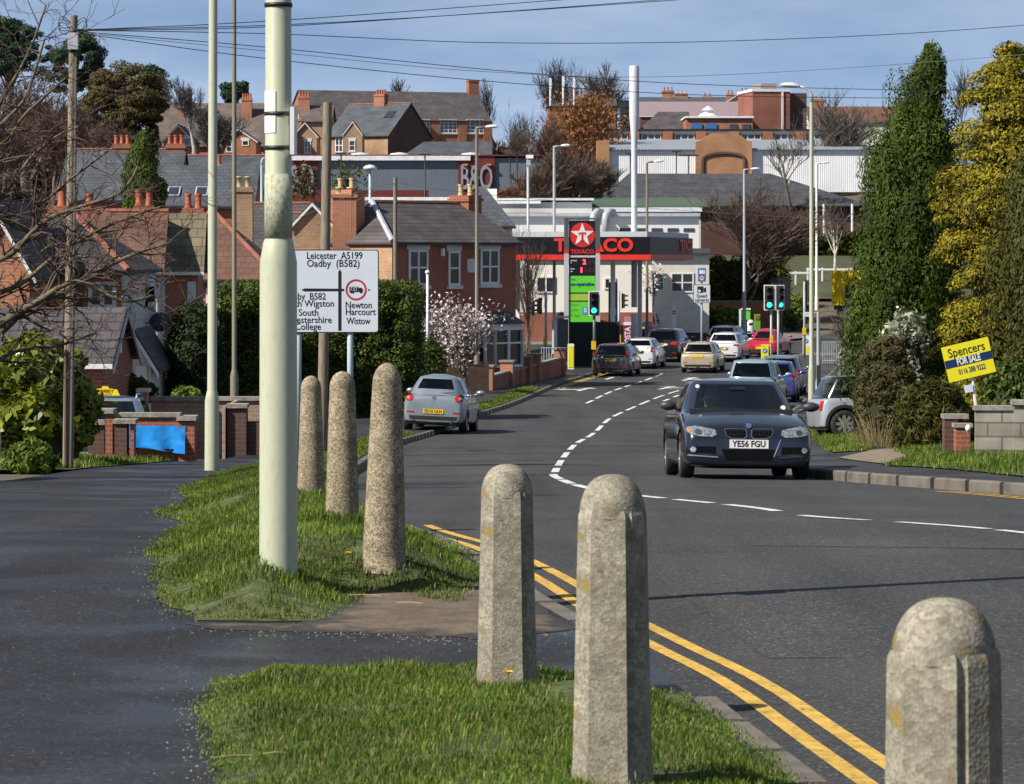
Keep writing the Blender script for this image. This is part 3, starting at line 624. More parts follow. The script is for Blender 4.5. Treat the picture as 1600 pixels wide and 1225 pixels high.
def paint_mat(name, col, dirt, rough=.45, msc=(9, 9, 2.2), p0=.50, p1=.80):
    """painted steel with streaky grime"""
    if name in MATS: return MATS[name]
    m, nt, b = _new(name); b.inputs['Roughness'].default_value = rough
    tc = nt.nodes.new('ShaderNodeTexCoord'); mp = nt.nodes.new('ShaderNodeMapping'); mp.inputs['Scale'].default_value = msc; nt.links.new(tc.outputs['Object'], mp.inputs['Vector'])
    n = nt.nodes.new('ShaderNodeTexNoise'); n.inputs['Detail'].default_value = 9; n.inputs['Roughness'].default_value = .65; nt.links.new(mp.outputs[0], n.inputs['Vector'])
    r = nt.nodes.new('ShaderNodeValToRGB'); r.color_ramp.elements[0].position = p0; r.color_ramp.elements[1].position = p1; nt.links.new(n.outputs['Fac'], r.inputs['Fac'])
    k = nt.nodes.new('ShaderNodeMath'); k.operation = 'MULTIPLY'; k.inputs[1].default_value = .55; nt.links.new(r.outputs[0], k.inputs[0])
    mm = nt.nodes.new('ShaderNodeMix'); mm.data_type = 'RGBA'; nt.links.new(k.outputs[0], mm.inputs['Factor']); mm.inputs['A'].default_value = (*col, 1); mm.inputs['B'].default_value = (*dirt, 1)
    nt.links.new(mm.outputs['Result'], b.inputs['Base Color']); MATS[name] = m; return m
M_CREAM = paint_mat('cream_column_paint', (.44, .46, .34), (.27, .26, .16))
M_GRIME = paint_mat('grimed_column_paint', (.44, .46, .33), (.07, .055, .02), .7, (14, 14, 7), .46, .62)
M_STAIN = mat('dark_base_stain', (.14, .14, .13), .8, vary=.5, scale=9)
M_BROWNC = paint_mat('brown_column_paint', (.20, .18, .13), (.12, .10, .07))
M_GALV = paint_mat('galvanised_steel', (.36, .39, .42), (.26, .27, .28), .4)
M_BLUEC = paint_mat('pale_blue_column', (.45, .53, .60), (.30, .33, .35))
M_BLACK = mat('black_metal', (.012, .012, .014), .5)
M_DGREY = mat('dark_grey_plastic', (.035, .036, .04), .5)
M_WPLAS = mat('white_plastic', (.75, .75, .74), .45, vary=.06)
M_LANT = mat('lantern_housing', (.62, .63, .62), .35, vary=.1)
M_DIFF = mat('lantern_bowl', (.55, .57, .58), .15, vary=.05)
def lantern(parent, z, length, dirx, kind='box', tilt=3):
    M = Matrix.Translation((0, 0, z)) @ Matrix.Rotation(R(-tilt * dirx), 4, 'Y')
    l = length * dirx; h = abs(length) * .16
    mb = MB(); sec = [(0, .35, .3), (.12, .75, .7), (.4, 1, 1), (.75, .95, .9), (.95, .6, .55), (1, .2, .2)]; n = 10; vs = []
    for t, a, b in sec:
        for j in range(n):
            q = math.pi * j / (n - 1); vs.append((l * (.12 + .88 * t), -math.cos(q) * abs(length) * .2 * a, h * b * math.sin(q)))
    fs = [(i * n + j, i * n + j + 1, (i + 1) * n + j + 1, (i + 1) * n + j) for i in range(len(sec) - 1) for j in range(n - 1)]
    mb.add(vs, fs, M); hd = mb.build('lantern', M_LANT, parent, smooth=True)
    vs = []
    for t, a, b in sec:
        for j in range(n):
            q = math.pi * j / (n - 1); vs.append((l * (.2 + .76 * t), -math.cos(q) * abs(length) * .17 * a, -.002 - h * .55 * b * math.sin(q)))
    MB().add(vs, [f[::-1] for f in fs], M).build('bowl', M_DIFF, hd, smooth=True)
def lamp(label, px, d, top, w_low, w_up, y_join, m, group=None, arm=None, head=.55, zbase=None, armrise=.15, cap=False, off_top=None, name='street_lamp', px_top=None):
    x = X(px, d); zb = gz(x, d) - .05 if zbase is None else zbase
    t = thing(name, label, 'street lamp', (x, d, zb), 0, group)
    zt = (Z(top, d) if off_top is None else off_top) - zb; zj = Z(y_join, d) - zb if y_join else .9
    rl, ru = S(w_low, d) / 2, S(w_up, d) / 2; sl = (X(px_top, d) - x) / zt if px_top else 0
    prof = [(rl * 1.02, 0), (rl, .02), (rl * .97, zj - .12), (ru * 1.12, zj), (ru, zj + .02), (ru * .85, zt)]
    mb = MB(); mb.lathe(prof, 20)
    if sl: mb.v = [(v[0] + sl * v[2], v[1], v[2]) for v in mb.v]
    mb.build('column', m, t, smooth=True, sharp=40)
    MB().box(-rl * .5, rl * .5, rl * .8, rl * 1.04, .35, .85).build('access_door', m, t)
    if arm:
        a = S(arm, d); dx = 1 if a > 0 else -1; sx = sl * zt
        if armrise >= 0: MB().tube([(sx, 0, zt - .05), (sx, 0, zt + armrise * .5), (sx + a * .12, 0, zt + armrise * .85), (sx + a * .4, 0, zt + armrise)], [ru * .8, ru * .7, ru * .6, ru * .55], 8).build('arm', m, t, smooth=True)
        lt = bpy.data.objects.new('lantern_head', None)
        bpy.data.objects.remove(lt)
        n0 = set(t.children); lantern(t, zt + armrise, abs(a) * .72, dx)
        for c in set(t.children) - n0: c.location.x = sx + a * .3
    return t
big = lamp('thick pale green lamp post in the foreground covering part of the road sign', 435, 19, 0, 60, 42, 378, M_CREAM, arm=500, off_top=8.2, head=.7)
_zb = big.location.z
def zl(py): return Z(py, 19) - _zb
MB().lathe([(.0835, zl(372)), (.0838, zl(318)), (.082, zl(272))], 28).build('grimy_band', M_GRIME, big, smooth=True)
MB().lathe([(.1155, .06), (.1145, .18), (.112, .24)], 28, cap=False).build('worn_foot', paint_mat('worn_foot_paint', (.42, .42, .33), (.10, .095, .08), .7), big, smooth=True)
for py in (8, 178, 231): MB().lathe([(.083, zl(py) - .012), (.0845, zl(py)), (.083, zl(py) + .012)], 28).build('strap', M_BLACK, big, smooth=True)
MB().box(.075, .100, -.10, .16, zl(242), zl(168)).build('sign_plate', M_WPLAS, big)
def wrap(mb, r, a0, a1, z0, z1, n=8):
    for k in range(n):
        p, q = a0 + (a1 - a0) * k / n, a0 + (a1 - a0) * (k + 1) / n
        mb.add([(r * math.cos(p), r * math.sin(p), z0), (r * math.cos(q), r * math.sin(q), z0), (r * math.cos(q), r * math.sin(q), z1), (r * math.cos(p), r * math.sin(p), z1)], [(0, 1, 2, 3)])
st = MB(); wrap(st, .0822, R(182), R(262), zl(208), zl(142)); st.build('sticker', mat('old_white_sticker', (.72, .72, .68), .6), big)
lamp('cream lamp column with a stepped lower tube beside the curving footpath', 331, 43, 0, 23, 15, 612, M_CREAM, arm=120, off_top=8.3, px_top=334)
lamp('slim brown lamp column standing just right of the cream stepped one', 366, 66, 0, 13, 7.5, 578, M_BROWNC, arm=60, off_top=8.6)
lamp('brown lamp post with a white head above the brick house with bay windows', 745, 125, 201, 9, 6, 528, M_BROWNC, 'street lamps at the junction', arm=33, armrise=.05)
lamp('galvanised lamp post with a white head left of the tall petrol sign', 866, 172, 231, 7, 5, 500, M_GALV, 'street lamps at the junction', arm=25, armrise=.1)
lamp('brown lamp post standing just right of the thick white mast', 1011, 186, 256, 7, 4.5, 502, M_BROWNC, 'street lamps at the junction', arm=26, armrise=.12)
lamp('galvanised lamp post rising through the bare tree by the crossing', 1163, 185, 266, 6, 4.5, 470, M_GALV, 'street lamps at the junction', arm=24, armrise=.05)
lamp('cream lamp post with a curved neck and white head left of the conifers', 1268, 88, 160, 10.5, 7, 572, M_CREAM, arm=-48, armrise=S(25, 88))
lamp('thin white lamp post seen just right of the curved cream one', 1276, 222, 258, 6, 4, 462, M_WPLAS, 'street lamps at the junction', arm=20, armrise=.15)
lamp('pale blue lamp post with a curved head left of the big lamp post', 409, 150, 258, 6, 5, 330, M_BLUEC, 'lamps behind the house roofs', arm=12, armrise=.35)
lm = thing('street_lamp', 'pale blue lamp post with a mushroom head in front of the grey store', 'street lamp', (X(578, 185), 185, gz(X(578, 185), 185)), 0, 'lamps behind the house roofs')
zz = Z(264, 185) - lm.location.z; MB().lathe([(.09, 0), (.07, zz)], 10).build('column', M_BLUEC, lm, smooth=True)
MB().lathe([(.41, zz), (.38, zz + .1), (.25, zz + .2), (.02, zz + .26)], 16).build('lantern', M_LANT, lm, smooth=True)
for px, d, top, lab in ((533, 244, 241, 'black car park lamp pole before the grey store wall, left of the mushroom-headed lamp'), (664, 244, 243, 'black car park lamp pole at the middle of the grey store wall'),
                        (797, 246, 243, 'black car park lamp pole right of the store lettering'), (808, 247, 241, 'black car park lamp pole, rightmost of the store wall poles'),
                        (1057, 280, 238, 'black car park lamp pole before the white warehouse'), (1076, 281, 244, 'black lamp pole with a wide head close to the arched gable'), (985, 279, 241, 'black lamp pole partly behind the thick white mast')):
    zb_ = Z(330, d); t = thing('car_park_lamp', lab, 'lamp', (X(px, d), d, zb_), 0, 'car park lamps before the stores')
    zt = Z(top, d) - zb_; MB().tube([(0, 0, -6), (0, 0, zt)], .055, 8).build('column', M_BLACK, t, smooth=True)
    l = .9 if px == 1076 else .42
    MB().box(-l, l, -.15, .15, zt, zt + .14).build('lantern', M_DGREY, t)
# telecom mast
d = 178; x = X(991, d); zb = gz(x, d) - .1; mast = thing('telecom_mast', 'thick white telecom mast rising behind the queue of cars', 'mast', (x, d, zb))
def zm(py): return Z(py, d) - zb
MB().lathe([(.165, zm(480)), (.165, zm(225)), (.17, zm(215)), (.275, zm(180)), (.275, zm(104)), (.26, zm(103))], 24).build('column', mat('mast_grey', (.55, .57, .60), .5, vary=.05), mast, smooth=True, sharp=30)
MB().lathe([(.21, 0), (.21, zm(505)), (.165, zm(490))], 6).build('base_housing', M_WPLAS, mast)
MB().lathe([(.278, zm(181)), (.278, zm(179))], 24).build('collar', M_LANT, mast)
# wooden poles
def wood_mat():
    m, nt, b = _new('weathered_timber'); b.inputs['Roughness'].default_value = .9
    tc = nt.nodes.new('ShaderNodeTexCoord'); mp = nt.nodes.new('ShaderNodeMapping'); mp.inputs['Scale'].default_value = (26, 26, .8); nt.links.new(tc.outputs['Object'], mp.inputs['Vector'])
    n = nt.nodes.new('ShaderNodeTexNoise'); n.inputs['Detail'].default_value = 7; nt.links.new(mp.outputs[0], n.inputs['Vector'])
    r = nt.nodes.new('ShaderNodeValToRGB'); r.color_ramp.elements[0].position = .3; r.color_ramp.elements[0].color = (.10, .08, .055, 1); r.color_ramp.elements[1].position = .7; r.color_ramp.elements[1].color = (.33, .28, .21, 1)
    nt.links.new(n.outputs['Fac'], r.inputs['Fac']); nt.links.new(r.outputs[0], b.inputs['Base Color'])
    bp = nt.nodes.new('ShaderNodeBump'); bp.inputs['Strength'].default_value = .5; bp.inputs['Distance'].default_value = .01; nt.links.new(n.outputs['Fac'], bp.inputs['Height']); nt.links.new(bp.outputs[0], b.inputs['Normal'])
    MATS['weathered_timber'] = m; return m
M_WOOD = wood_mat()
def pole(label, px, pxt, d, top, w0, w1):
    x = X(px, d); zb = gz(x, d) - .1; zt = Z(top, d) - zb
    t = thing('telegraph_pole', label, 'telegraph pole', (x, d, zb)); dx = X(pxt, d) - x
    MB().tube([(dx * k / 8, 0, zt * k / 8) for k in range(9)], [S(w0 + (w1 - w0) * k / 8, d) / 2 for k in range(9)], 14).build('post', M_WOOD, t, smooth=True, sharp=60); return t, dx, zt
tp, dx, zt = pole('wooden telegraph pole beside the leafy laurel bush, with a grey box near its top', 106, 115, 43, 24, 17.5, 13)
zbp = tp.location.z
bx = MB().box(dx - .06, dx + .075, -.16, -.065, Z(78, 43) - zbp, Z(52, 43) - zbp).build('junction_box', mat('box_grey', (.40, .43, .47), .5), tp)
for z_ in (50, 66, 80): MB().lathe([(.075, Z(z_, 43) - zbp - .012), (.078, Z(z_, 43) - zbp), (.075, Z(z_, 43) - zbp + .012)], 14).build('strap', M_BLACK, tp, loc=(dx, 0, 0))
rr_ = random.Random(3)
for k in range(5):
    a0 = rr_.uniform(0, 3.1); s = rr_.choice((-1, 1)); pts = [(dx + s * (.05 + .14 * math.sin(math.pi * q / 8)), -.08 + .04 * math.cos(a0), Z(47, 43) - zbp + .12 * math.sin(math.pi * q / 8 * 1.6 + .2) * (1 - q / 14) + k * .02) for q in range(9)]
    MB().tube(pts, .006, 5).build('cable_loop', M_BLACK, tp, smooth=True)
MB().tube([(0.045, -.075, .05), (.055 + dx * .6, -.075, zt * .6), (.04 + dx, -.06, Z(82, 43) - zbp)], .018, 6).build('cable_duct', mat('duct_grey', (.12, .11, .10), .7), tp)
MB().tube([(-.02, -.085, .05), (-.02, -.085, 1.7)], .02, 6).build('cable_guard', mat('guard_brown', (.13, .08, .055), .7), tp)
pole('bare wooden pole with a cut top rising behind the direction sign', 503, 512, 62, 160, 17, 14)
pole('thin wooden pole in front of the brick house beside the clipped hedge', 618, 617.5, 100, 277, 8, 6)
# overhead wires: each one a thing
M_WIRE = mat('wire_black', (.02, .02, .022), .5); M_WIREP = mat('wire_pale', (.30, .32, .36), .5)
def wire(label, pts, r=.006, m=None, group='overhead wires'):
    p = [P(a, b, c) for a, b, c in pts]; q = curve(p, max(.8, (p[-1] - p[0]).length / 60)); o = MB().tube(q, r, 5).build('overhead_wire', m or M_WIRE, smooth=True)
    return tag(o, label, 'wire', group)
T0 = (117, 47, 43)
wire('topmost dark wire running from the wooden pole to the top edge', [T0, (420, 33, 45), (900, -2, 50)])
wire('dark wire just under the topmost one, meeting the top edge above the petrol station', [T0, (500, 36, 46), (1000, 4, 52), (1250, -16, 55)])
wire('dark wire sagging gently across the whole sky to the right edge', [T0, (430, 53, 46), (790, 67, 50), (1200, 62, 55), (1640, 36, 60), (2300, -30, 68)])
wire('pair wire just above the long sagging one at the wooden pole', [(117, 48, 43), (420, 42, 46), (760, 20, 49), (1080, -4, 53)])
wire('dark wire crossing the big chimney and the conifer tops', [(117, 49, 43), (420, 74, 47), (800, 112, 52), (1150, 134, 57), (1640, 140, 64), (2300, 120, 72)])
wire('pale wire slanting over the big slate roof towards the yellow conifer', [(117, 50, 43), (400, 78, 46), (760, 112, 51), (1100, 118, 55), (1640, 82, 62), (2300, 20, 70)], .005, M_WIREP)
wire('lowest dark wire crossing the sky under the pale one', [(117, 51, 43), (420, 92, 47), (800, 130, 52), (1150, 150, 57), (1640, 152, 64), (2300, 140, 74)])
wire('wire leaving the wooden pole to the left over the bare branches', [T0, (70, 62, 40), (-60, 92, 34)])
wire('pale service wire from the thin pole across to the bare tree by the crossing', [(618, 285, 100), (740, 302, 110), (1010, 325, 140), (1250, 340, 170), (1420, 346, 180)], .009, M_WIREP)
wire('pale service wire falling from the thin pole to the brown tiled roofs', [(617, 287, 100), (560, 312, 96), (300, 470, 84), (182, 508, 72)], .007, M_WIREP)
wire('second pale service wire falling from the thin pole beside the chimney', [(617, 286, 100), (560, 300, 98), (440, 352, 94), (330, 395, 92)], .007, M_WIREP)

# ------------------------------------------------------------------ direction sign
d = 54; x = X(500, d); zb = gz(x, d); sg = thing('direction_sign', 'white road direction sign with black arrows partly hidden by the lamp post', 'road sign', (x, d, zb))
M_SIGNW = mat('sign_white', (.62, .67, .74), .4, vary=.03); M_SIGNK = mat('sign_black', (.012, .012, .014), .45); M_SIGNR = mat('sign_red', (.45, .015, .03), .45)
def rrect(x0, x1, z0, z1, r, n=5):
    out = []
    for cx, cz, a in ((x1 - r, z1 - r, 0), (x0 + r, z1 - r, 90), (x0 + r, z0 + r, 180), (x1 - r, z0 + r, 270)):
        out += [(cx + r * math.cos(R(a + 90 * k / n)), cz + r * math.sin(R(a + 90 * k / n))) for k in range(n + 1)]
    return out
def sx_(px): return X(px, d) - x
def sz_(py): return Z(py, d) - zb
MB().prism(rrect(sx_(408), sx_(592), sz_(520), sz_(390), .05), -.02, .0).build('backing', M_SIGNK, sg)
MB().prism(rrect(sx_(409.5), sx_(590.5), sz_(518.5), sz_(391.5), .04), -.026, -.019).build('face', M_SIGNW, sg)
def stext(s, x0, x1, py, hgt):
    text(s, S(hgt, d) * 1.42, M_SIGNK, sg, ((sx_(x0) + sx_(x1)) / 2, -.028, sz_(py)), fit=sx_(x1) - sx_(x0), ext=.0015, bold=.0012)
for a in (('Leicester  A5199', 479.5, 566, 399.7, 11), ('Oadby  (B582)', 480, 562, 412, 11), ('Blaby  B582', 450, 509, 463.5, 10.5), ('South Wigston', 441, 522, 474.5, 10.5), ('South', 467, 497.5, 488.7, 10.5),
          ('Leicestershire', 442, 518, 500, 10.5), ('College', 461, 501.5, 510.7, 10.5), ('Newton', 540, 580.6, 476.9, 10.5), ('Harcourt', 540, 586.6, 487.6, 10.5), ('Wistow', 541.5, 578.6, 501.8, 10.5)): stext(*a)
ar = MB(); 
ar.prism([(sx_(528.6), sz_(516.5)), (sx_(533.6), sz_(516.5)), (sx_(533.6), sz_(425)), (sx_(531.1), sz_(420.5)), (sx_(528.6), sz_(425))], -.0285, -.0262)
ar.prism([(sx_(476), sz_(450.6)), (sx_(529), sz_(451)), (sx_(529), sz_(455)), (sx_(476), sz_(455.4)), (sx_(471), sz_(453))], -.0281, -.0262)
ar.prism([(sx_(533), sz_(451)), (sx_(538), sz_(451.5)), (sx_(538), sz_(454.5)), (sx_(533), sz_(455))], -.028, -.0262); ar.prism([(sx_(575), sz_(451.5)), (sx_(580), sz_(453)), (sx_(575), sz_(454.5))], -.028, -.0262)
ar.build('arrow', M_SIGNK, sg)
rc = MB(); cx_, cz_ = sx_(556.5), sz_(452.7); R0, R1 = S(16.5, d), S(13.6, d)
vs = [(cx_ + q * math.cos(R(k * 10)), -.029, cz_ + q * math.sin(R(k * 10))) for q in (R1, R0) for k in range(36)]
rc.add(vs, [(k, (k + 1) % 36, 36 + (k + 1) % 36, 36 + k)[::-1] for k in range(36)]); rc.build('red_ring', M_SIGNR, sg)
tr = MB(); tr.box(sx_(546), sx_(560), -.0295, -.0265, sz_(456), sz_(448)); tr.prism([(sx_(560.5), sz_(456)), (sx_(567), sz_(456)), (sx_(567), sz_(452)), (sx_(565), sz_(449.5)), (sx_(560.5), sz_(449.5))], -.0295, -.0265)
for px in (549, 552, 564): tr.lathe([(.0, 0), (S(1.7, d), 0), (S(1.7, d), .003), (0, .003)], 12, Matrix.Translation((sx_(px), -.0265, sz_(456.7))) @ Matrix.Rotation(R(90), 4, 'X'), cap=False)
tr.build('lorry_symbol', M_SIGNK, sg); text('7.5T', S(6, d) * 1.35, M_SIGNW, sg, (sx_(553), -.0305, sz_(452)), fit=S(11, d), ext=.001)
for px in (466, 547): MB().tube([(sx_(px), .05, -.1), (sx_(px), .05, sz_(394))], S(9.5, d) / 2, 12).build('post', M_BLUEC, sg, smooth=True)
sm = MB()
for py in (430, 487): sm.box(sx_(412), sx_(588), .0, .025, sz_(py) - .02, sz_(py) + .02)
sm.build('rail', M_GALV, sg)

# ------------------------------------------------------------------ estate agent board
d = 51; x, zb = X(1530, d), Z(642, d); sb = thing('for_sale_sign', 'yellow and navy FOR SALE board leaning on a white post above the block wall', 'sale sign', (x, d, zb - .35))
A = Matrix.Translation((X(1513, d) - x, -.02, Z(562, d) - zb + .35)) @ Matrix.Rotation(R(-13.5), 4, 'Y'); ea = A.to_euler()
M_BY = mat('board_yellow', (.80, .72, .015), .35, vary=.03); M_NAVY = mat('board_navy', (.012, .025, .11), .35)
hw, hh = S(37.5, d), S(28, d)
MB().box(-hw, hw, -.012, .012, -hh, hh, A).build('board', M_BY, sb)
MB().box(-hw * .998, hw * .998, -.0165, -.0122, -hh * .22, hh * .22, A).build('navy_band', M_NAVY, sb)
def btext(s, dz, size, fit, m, dx=0):
    o = text(s, size, m, sb, (0, 0, 0), fit=fit, ext=.001, bold=(.005 if m is M_WPLAS else .0015)); o.matrix_local = A @ Matrix.Translation((dx, -.0185 if m is M_WPLAS else -.0145, dz)) @ Matrix.Rotation(R(90), 4, 'X')
btext('Spencers', hh * .56, .2, hw * 1.55, M_SIGNK); btext('FOR SALE', 0, .15, hw * 1.0, M_WPLAS); btext('0116 288 9222', -hh * .56, .12, hw * 1.15, M_NAVY, hw * .05)
MB().tube([(X(1516, d) - x, .02, Z(565, d) - zb + .35), (0.02, .02, -.1)], .026, 6).build('post', M_WPLAS, sb)
MB().box(-.075, .06, -.02, -.012, -.06, .06, Matrix.Translation((X(1514, d) - x, 0, Z(607, d) - zb + .35)) @ Matrix.Rotation(R(-10), 4, 'Y')).build('small_tag', M_SIGNW, sb)

# ================================================================== VEHICLES
M_TYRE = mat('tyre_rubber', (.018, .018, .018), .8, vary=.2); M_ALLOY = mat('alloy_wheel', (.50, .51, .53), .3, .7, vary=.08)
M_CHROME = mat('chrome', (.75, .76, .78), .12, 1.0, vary=.02); M_TRIM = mat('black_trim', (.015, .015, .016), .55)
M_CABIN = mat('cabin_lining', (.012, .012, .014), .8); M_SEAT = mat('seat_cloth', (.022, .022, .025), .9)
M_GLASS = glass_mat('car_glass', (.40, .47, .48), .12); M_DKGLASS = glass_mat('tinted_glass', (.12, .13, .14))
M_REDL = mat('red_lamp', (.42, .012, .015), .12, coat=1, vary=.15, scale=20); M_LAMP = mat('clear_lamp', (.36, .38, .41), .12, .5, coat=1, vary=.6, scale=34); M_GRBLK = mat('grille_black', (.004, .004, .005), .8, spec=.1)
M_AMBER = mat('amber_lamp', (.60, .20, .03), .15, coat=1); M_PLY = mat('yellow_plate', (.72, .50, .02), .4, vary=.04); M_PLW = mat('white_plate', (.74, .74, .72), .4, vary=.04); M_PTXT = mat('plate_lettering', (.01, .01, .012), .5)
def car_paint(name, col, metal=.4, rough=.28):
    return mat(name, col, rough, metal, vary=.04, coat=1.0)
def lerp(a, b, t): return a + (b - a) * t
def interp(tab, y):
    for (a, va), (b, vb) in zip(tab[:-1], tab[1:]):
        if y <= b: return lerp(va, vb, max(0, (y - a) / (b - a)))
    return tab[-1][1]
def car(name, label, cat, c, paint, px, d, hx, plate=None, rear=True, group=None, pl_mat=None):
    """c: body table. Local axes: +y the way the car faces, x to its right, z up; origin on the road between the axles."""
    x0 = X(px, d); heading = Vector((hx[0], hx[1])).normalized()
    rz = math.atan2(-heading.x, heading.y)
    zc_ = c.get('z', None); zr = zroad if zc_ is None else zc_
    f_, r_ = c['wb'] / 2, -c['wb'] / 2
    pf = Vector((x0, d)) + heading * f_; pr = Vector((x0, d)) - heading * f_; sd_ = Vector((heading.y, -heading.x)) * .75
    zf, zb = float(zr(pf.x, pf.y)), float(zr(pr.x, pr.y)); pitch = math.atan2(zf - zb, c['wb'])
    a, b = Vector((x0, d)) + sd_, Vector((x0, d)) - sd_; roll = math.atan2(float(zr(b.x, b.y)) - float(zr(a.x, a.y)), 1.5)
    t = thing(name, label, cat, (x0, d, (zf + zb) / 2 + .005), 0, group); t.rotation_euler = (pitch, roll, rz)
    L, W, Hh = c['L'], c['W'], c['H']; yr, yf = r_ - c['ro'], f_ + c['fo']; belt = c['belt']
    # ---- lower body
    ends = [0, .03, .10, .22, .42, .75]; ys = [yr + e for e in ends] + [lerp(yr + .75, yf - .75, k / 13) for k in range(1, 13)] + [yf - e for e in reversed(ends)]
    ww = c.get('plan_r', [.80, .88, .94, .975, .992, 1]); wf = c.get('plan_f', [.74, .85, .92, .96, .99, 1])
    top = c['top']; edge = c['edge']; bot = c.get('bot', .165); vs = []; npf = 10
    for i, y in enumerate(ys):
        k = i if i < 6 else (len(ys) - 1 - i); fac = (ww[i] if i < 6 else (wf[k] if k < 6 else 1.0)); wd = W / 2 * fac
        zt, ze = interp(top, y), interp(edge, y); zb_ = bot + (.07 * (1 - min(1, k / 2.5)) if k < 3 else 0); h = ze - zb_
        inset = .0 if k > 2 else (.05, .02, .005)[k]
        half = [(0, zb_), (wd * .74, zb_), (wd * .93, zb_ + .035), (wd * .985, zb_ + h * .22), (wd, zb_ + h * .48), (wd * .985, zb_ + h * .78), (wd * .955, ze - .03), (wd * .90, ze + (zt - ze) * .25), (wd * .55, ze + (zt - ze) * .85), (0, zt)]
        half = [(px_, z_ - (inset if z_ > zb_ + h * .6 else 0)) for px_, z_ in half]
        vs += [(px_, y, z_) for px_, z_ in half] + [(-px_, y, z_) for px_, z_ in reversed(half[1:-1])]
    n = 2 * npf - 2; fs = [(i * n + j, (i + 1) * n + j, (i + 1) * n + (j + 1) % n, i * n + (j + 1) % n) for i in range(len(ys) - 1) for j in range(n)]
    fs += [tuple(range(n)), tuple(range((len(ys) - 1) * n + n - 1, (len(ys) - 1) * n - 1, -1))]
    mb = MB(); mb.add(vs, fs); bo = mb.build('body', [paint, M_TRIM, M_CABIN], None)
    ss = bo.modifiers.new('s', 'SUBSURF'); ss.levels = ss.render_levels = 2
    wr = c.get('wr', .315); cm = MB(); cm.cur = 1
    for y in (f_, r_):
        for s in (-1, 1): cm.lathe([(wr * 1.13, 0), (wr * 1.13, .34)], 28, Matrix.Translation((s * (W / 2 - .30), y, wr)) @ Matrix.Rotation(R(90 * s), 4, 'Y'))
    cut = cm.build('arch_cut', [paint, M_TRIM, M_CABIN]); bl = bo.modifiers.new('b', 'BOOLEAN'); bl.operation = 'DIFFERENCE'; bl.object = cut; bl.solver = 'EXACT'; bl.use_self = True
    dg = bpy.context.evaluated_depsgraph_get(); me = bpy.data.meshes.new_from_object(bo.evaluated_get(dg)); bo.modifiers.clear(); bo.data = me; bpy.data.objects.remove(cut)
    for p in me.polygons: p.use_smooth = True
    me.set_sharp_from_angle(angle=R(40))
    gh = c['gh']; y_wb, y_wt, y_rt, y_rb = gh['wb'], gh['wt'], gh['rt'], gh['rb']
    for p in me.polygons:
        if p.normal.z > .7 and y_rb + .05 < p.center.y < y_wb - .05 and abs(p.center.x) < W / 2 * .84 and p.center.z > belt - .12: p.material_index = 2
        elif p.center.z < c.get('sill', .27) and abs(p.normal.z) < .9: p.material_index = 1
    bo.parent = t
    bvh = BVHTree.FromPolygons([v.co[:] for v in me.vertices], [tuple(p.vertices) for p in me.polygons])
    # ---- cabin: one surface shared out between roof and pillars, windscreen, rear window and side windows
    NT, NV = 96, 9; wb_, wt_ = W / 2 * gh.get('w0', .93), W / 2 * gh.get('w1', .74); ex = gh.get('ex', 5.5); z0, z1 = belt - .03, Hh - gh.get('crown', .06)
    def sgnp(v, e): return math.copysign(abs(v) ** (2 / e), v)
    rows = []; vv = []
    for j in range(NV + 1):
        v = j / NV; cv = v + .10 * v * (1 - v); rows.append(v)
        yfv, yrv = lerp(y_wb, y_wt, v) , lerp(y_rb, y_rt, v); wv = lerp(wb_, wt_, cv * .55 + .45 * v * v); cyv, lyv = (yfv + yrv) / 2, (yfv - yrv) / 2
        for i in range(NT):
            a = 2 * math.pi * i / NT; vv.append((wv * sgnp(math.cos(a), ex), cyv + lyv * sgnp(math.sin(a), ex) + (.05 * (1 - v * .6) * (1 - (wv * sgnp(math.cos(a), ex) / wv) ** 2) * (1 if math.sin(a) > 0 else -1)), lerp(z0, z1, v)))
    zones = {}
    gl = gh.get('sides', [(.02, .78), (-.78, -.06)])
    for j in range(NV):
        for i in range(NT):
            am = 2 * math.pi * (i + .5) / NT; xn, yn = sgnp(math.cos(am), ex), sgnp(math.sin(am), ex); k = 'roof'; vm = (j + .5) / NV
            if 0 < j < NV - 1 or (j == 0 and False):
                if yn > .93 and abs(xn) < .93: k = 'windscreen'
                elif yn < -.93 and abs(xn) < gh.get('rw', .86) and j >= gh.get('rj', 1): k = 'rear_window'
                elif abs(xn) > .93 and j < NV - 1:
                    for g0, g1 in gl:
                        if g0 < yn < g1: k = 'side_window_' + ('r' if xn > 0 else 'l') + str(g0)
            zones.setdefault(k, []).append((j * NT + i, j * NT + (i + 1) % NT, (j + 1) * NT + (i + 1) % NT, (j + 1) * NT + i))
    base = NV * NT; vr = list(vv); prev = base; rf = []; yc_, lc_ = (y_wt + y_rt) / 2, (y_wt - y_rt) / 2
    for s in (.965, .88, .7, .45, .2):
        k0 = len(vr)
        for i in range(NT):
            a = 2 * math.pi * i / NT; vr.append((wt_ * s * sgnp(math.cos(a), ex), yc_ + lc_ * s * sgnp(math.sin(a), ex), z1 + (Hh - z1) * (1 - s * s)))
        rf += [(prev + i, prev + (i + 1) % NT, k0 + (i + 1) % NT, k0 + i) for i in range(NT)]; prev = k0
    rf.append(tuple(prev + i for i in range(NT)))
    m1 = MB(); m1.add(vr, zones['roof'] + rf); ro_ = m1.build('roof', c.get('roof_m', paint), t, smooth=True, sharp=60)
    for k, fl in zones.items():
        if k == 'roof': continue
        used = sorted({i for f in fl for i in f}); re_ = {o: i for i, o in enumerate(used)}; m2 = MB()
        m2.add([vv[i] for i in used], [tuple(re_[i] for i in f) for f in fl])
        g_ = M_DKGLASS if (c.get('tint') and not k.startswith('windscreen')) else M_GLASS
        m2.build('side_window' if k.startswith('side') else k, g_, t, smooth=True)
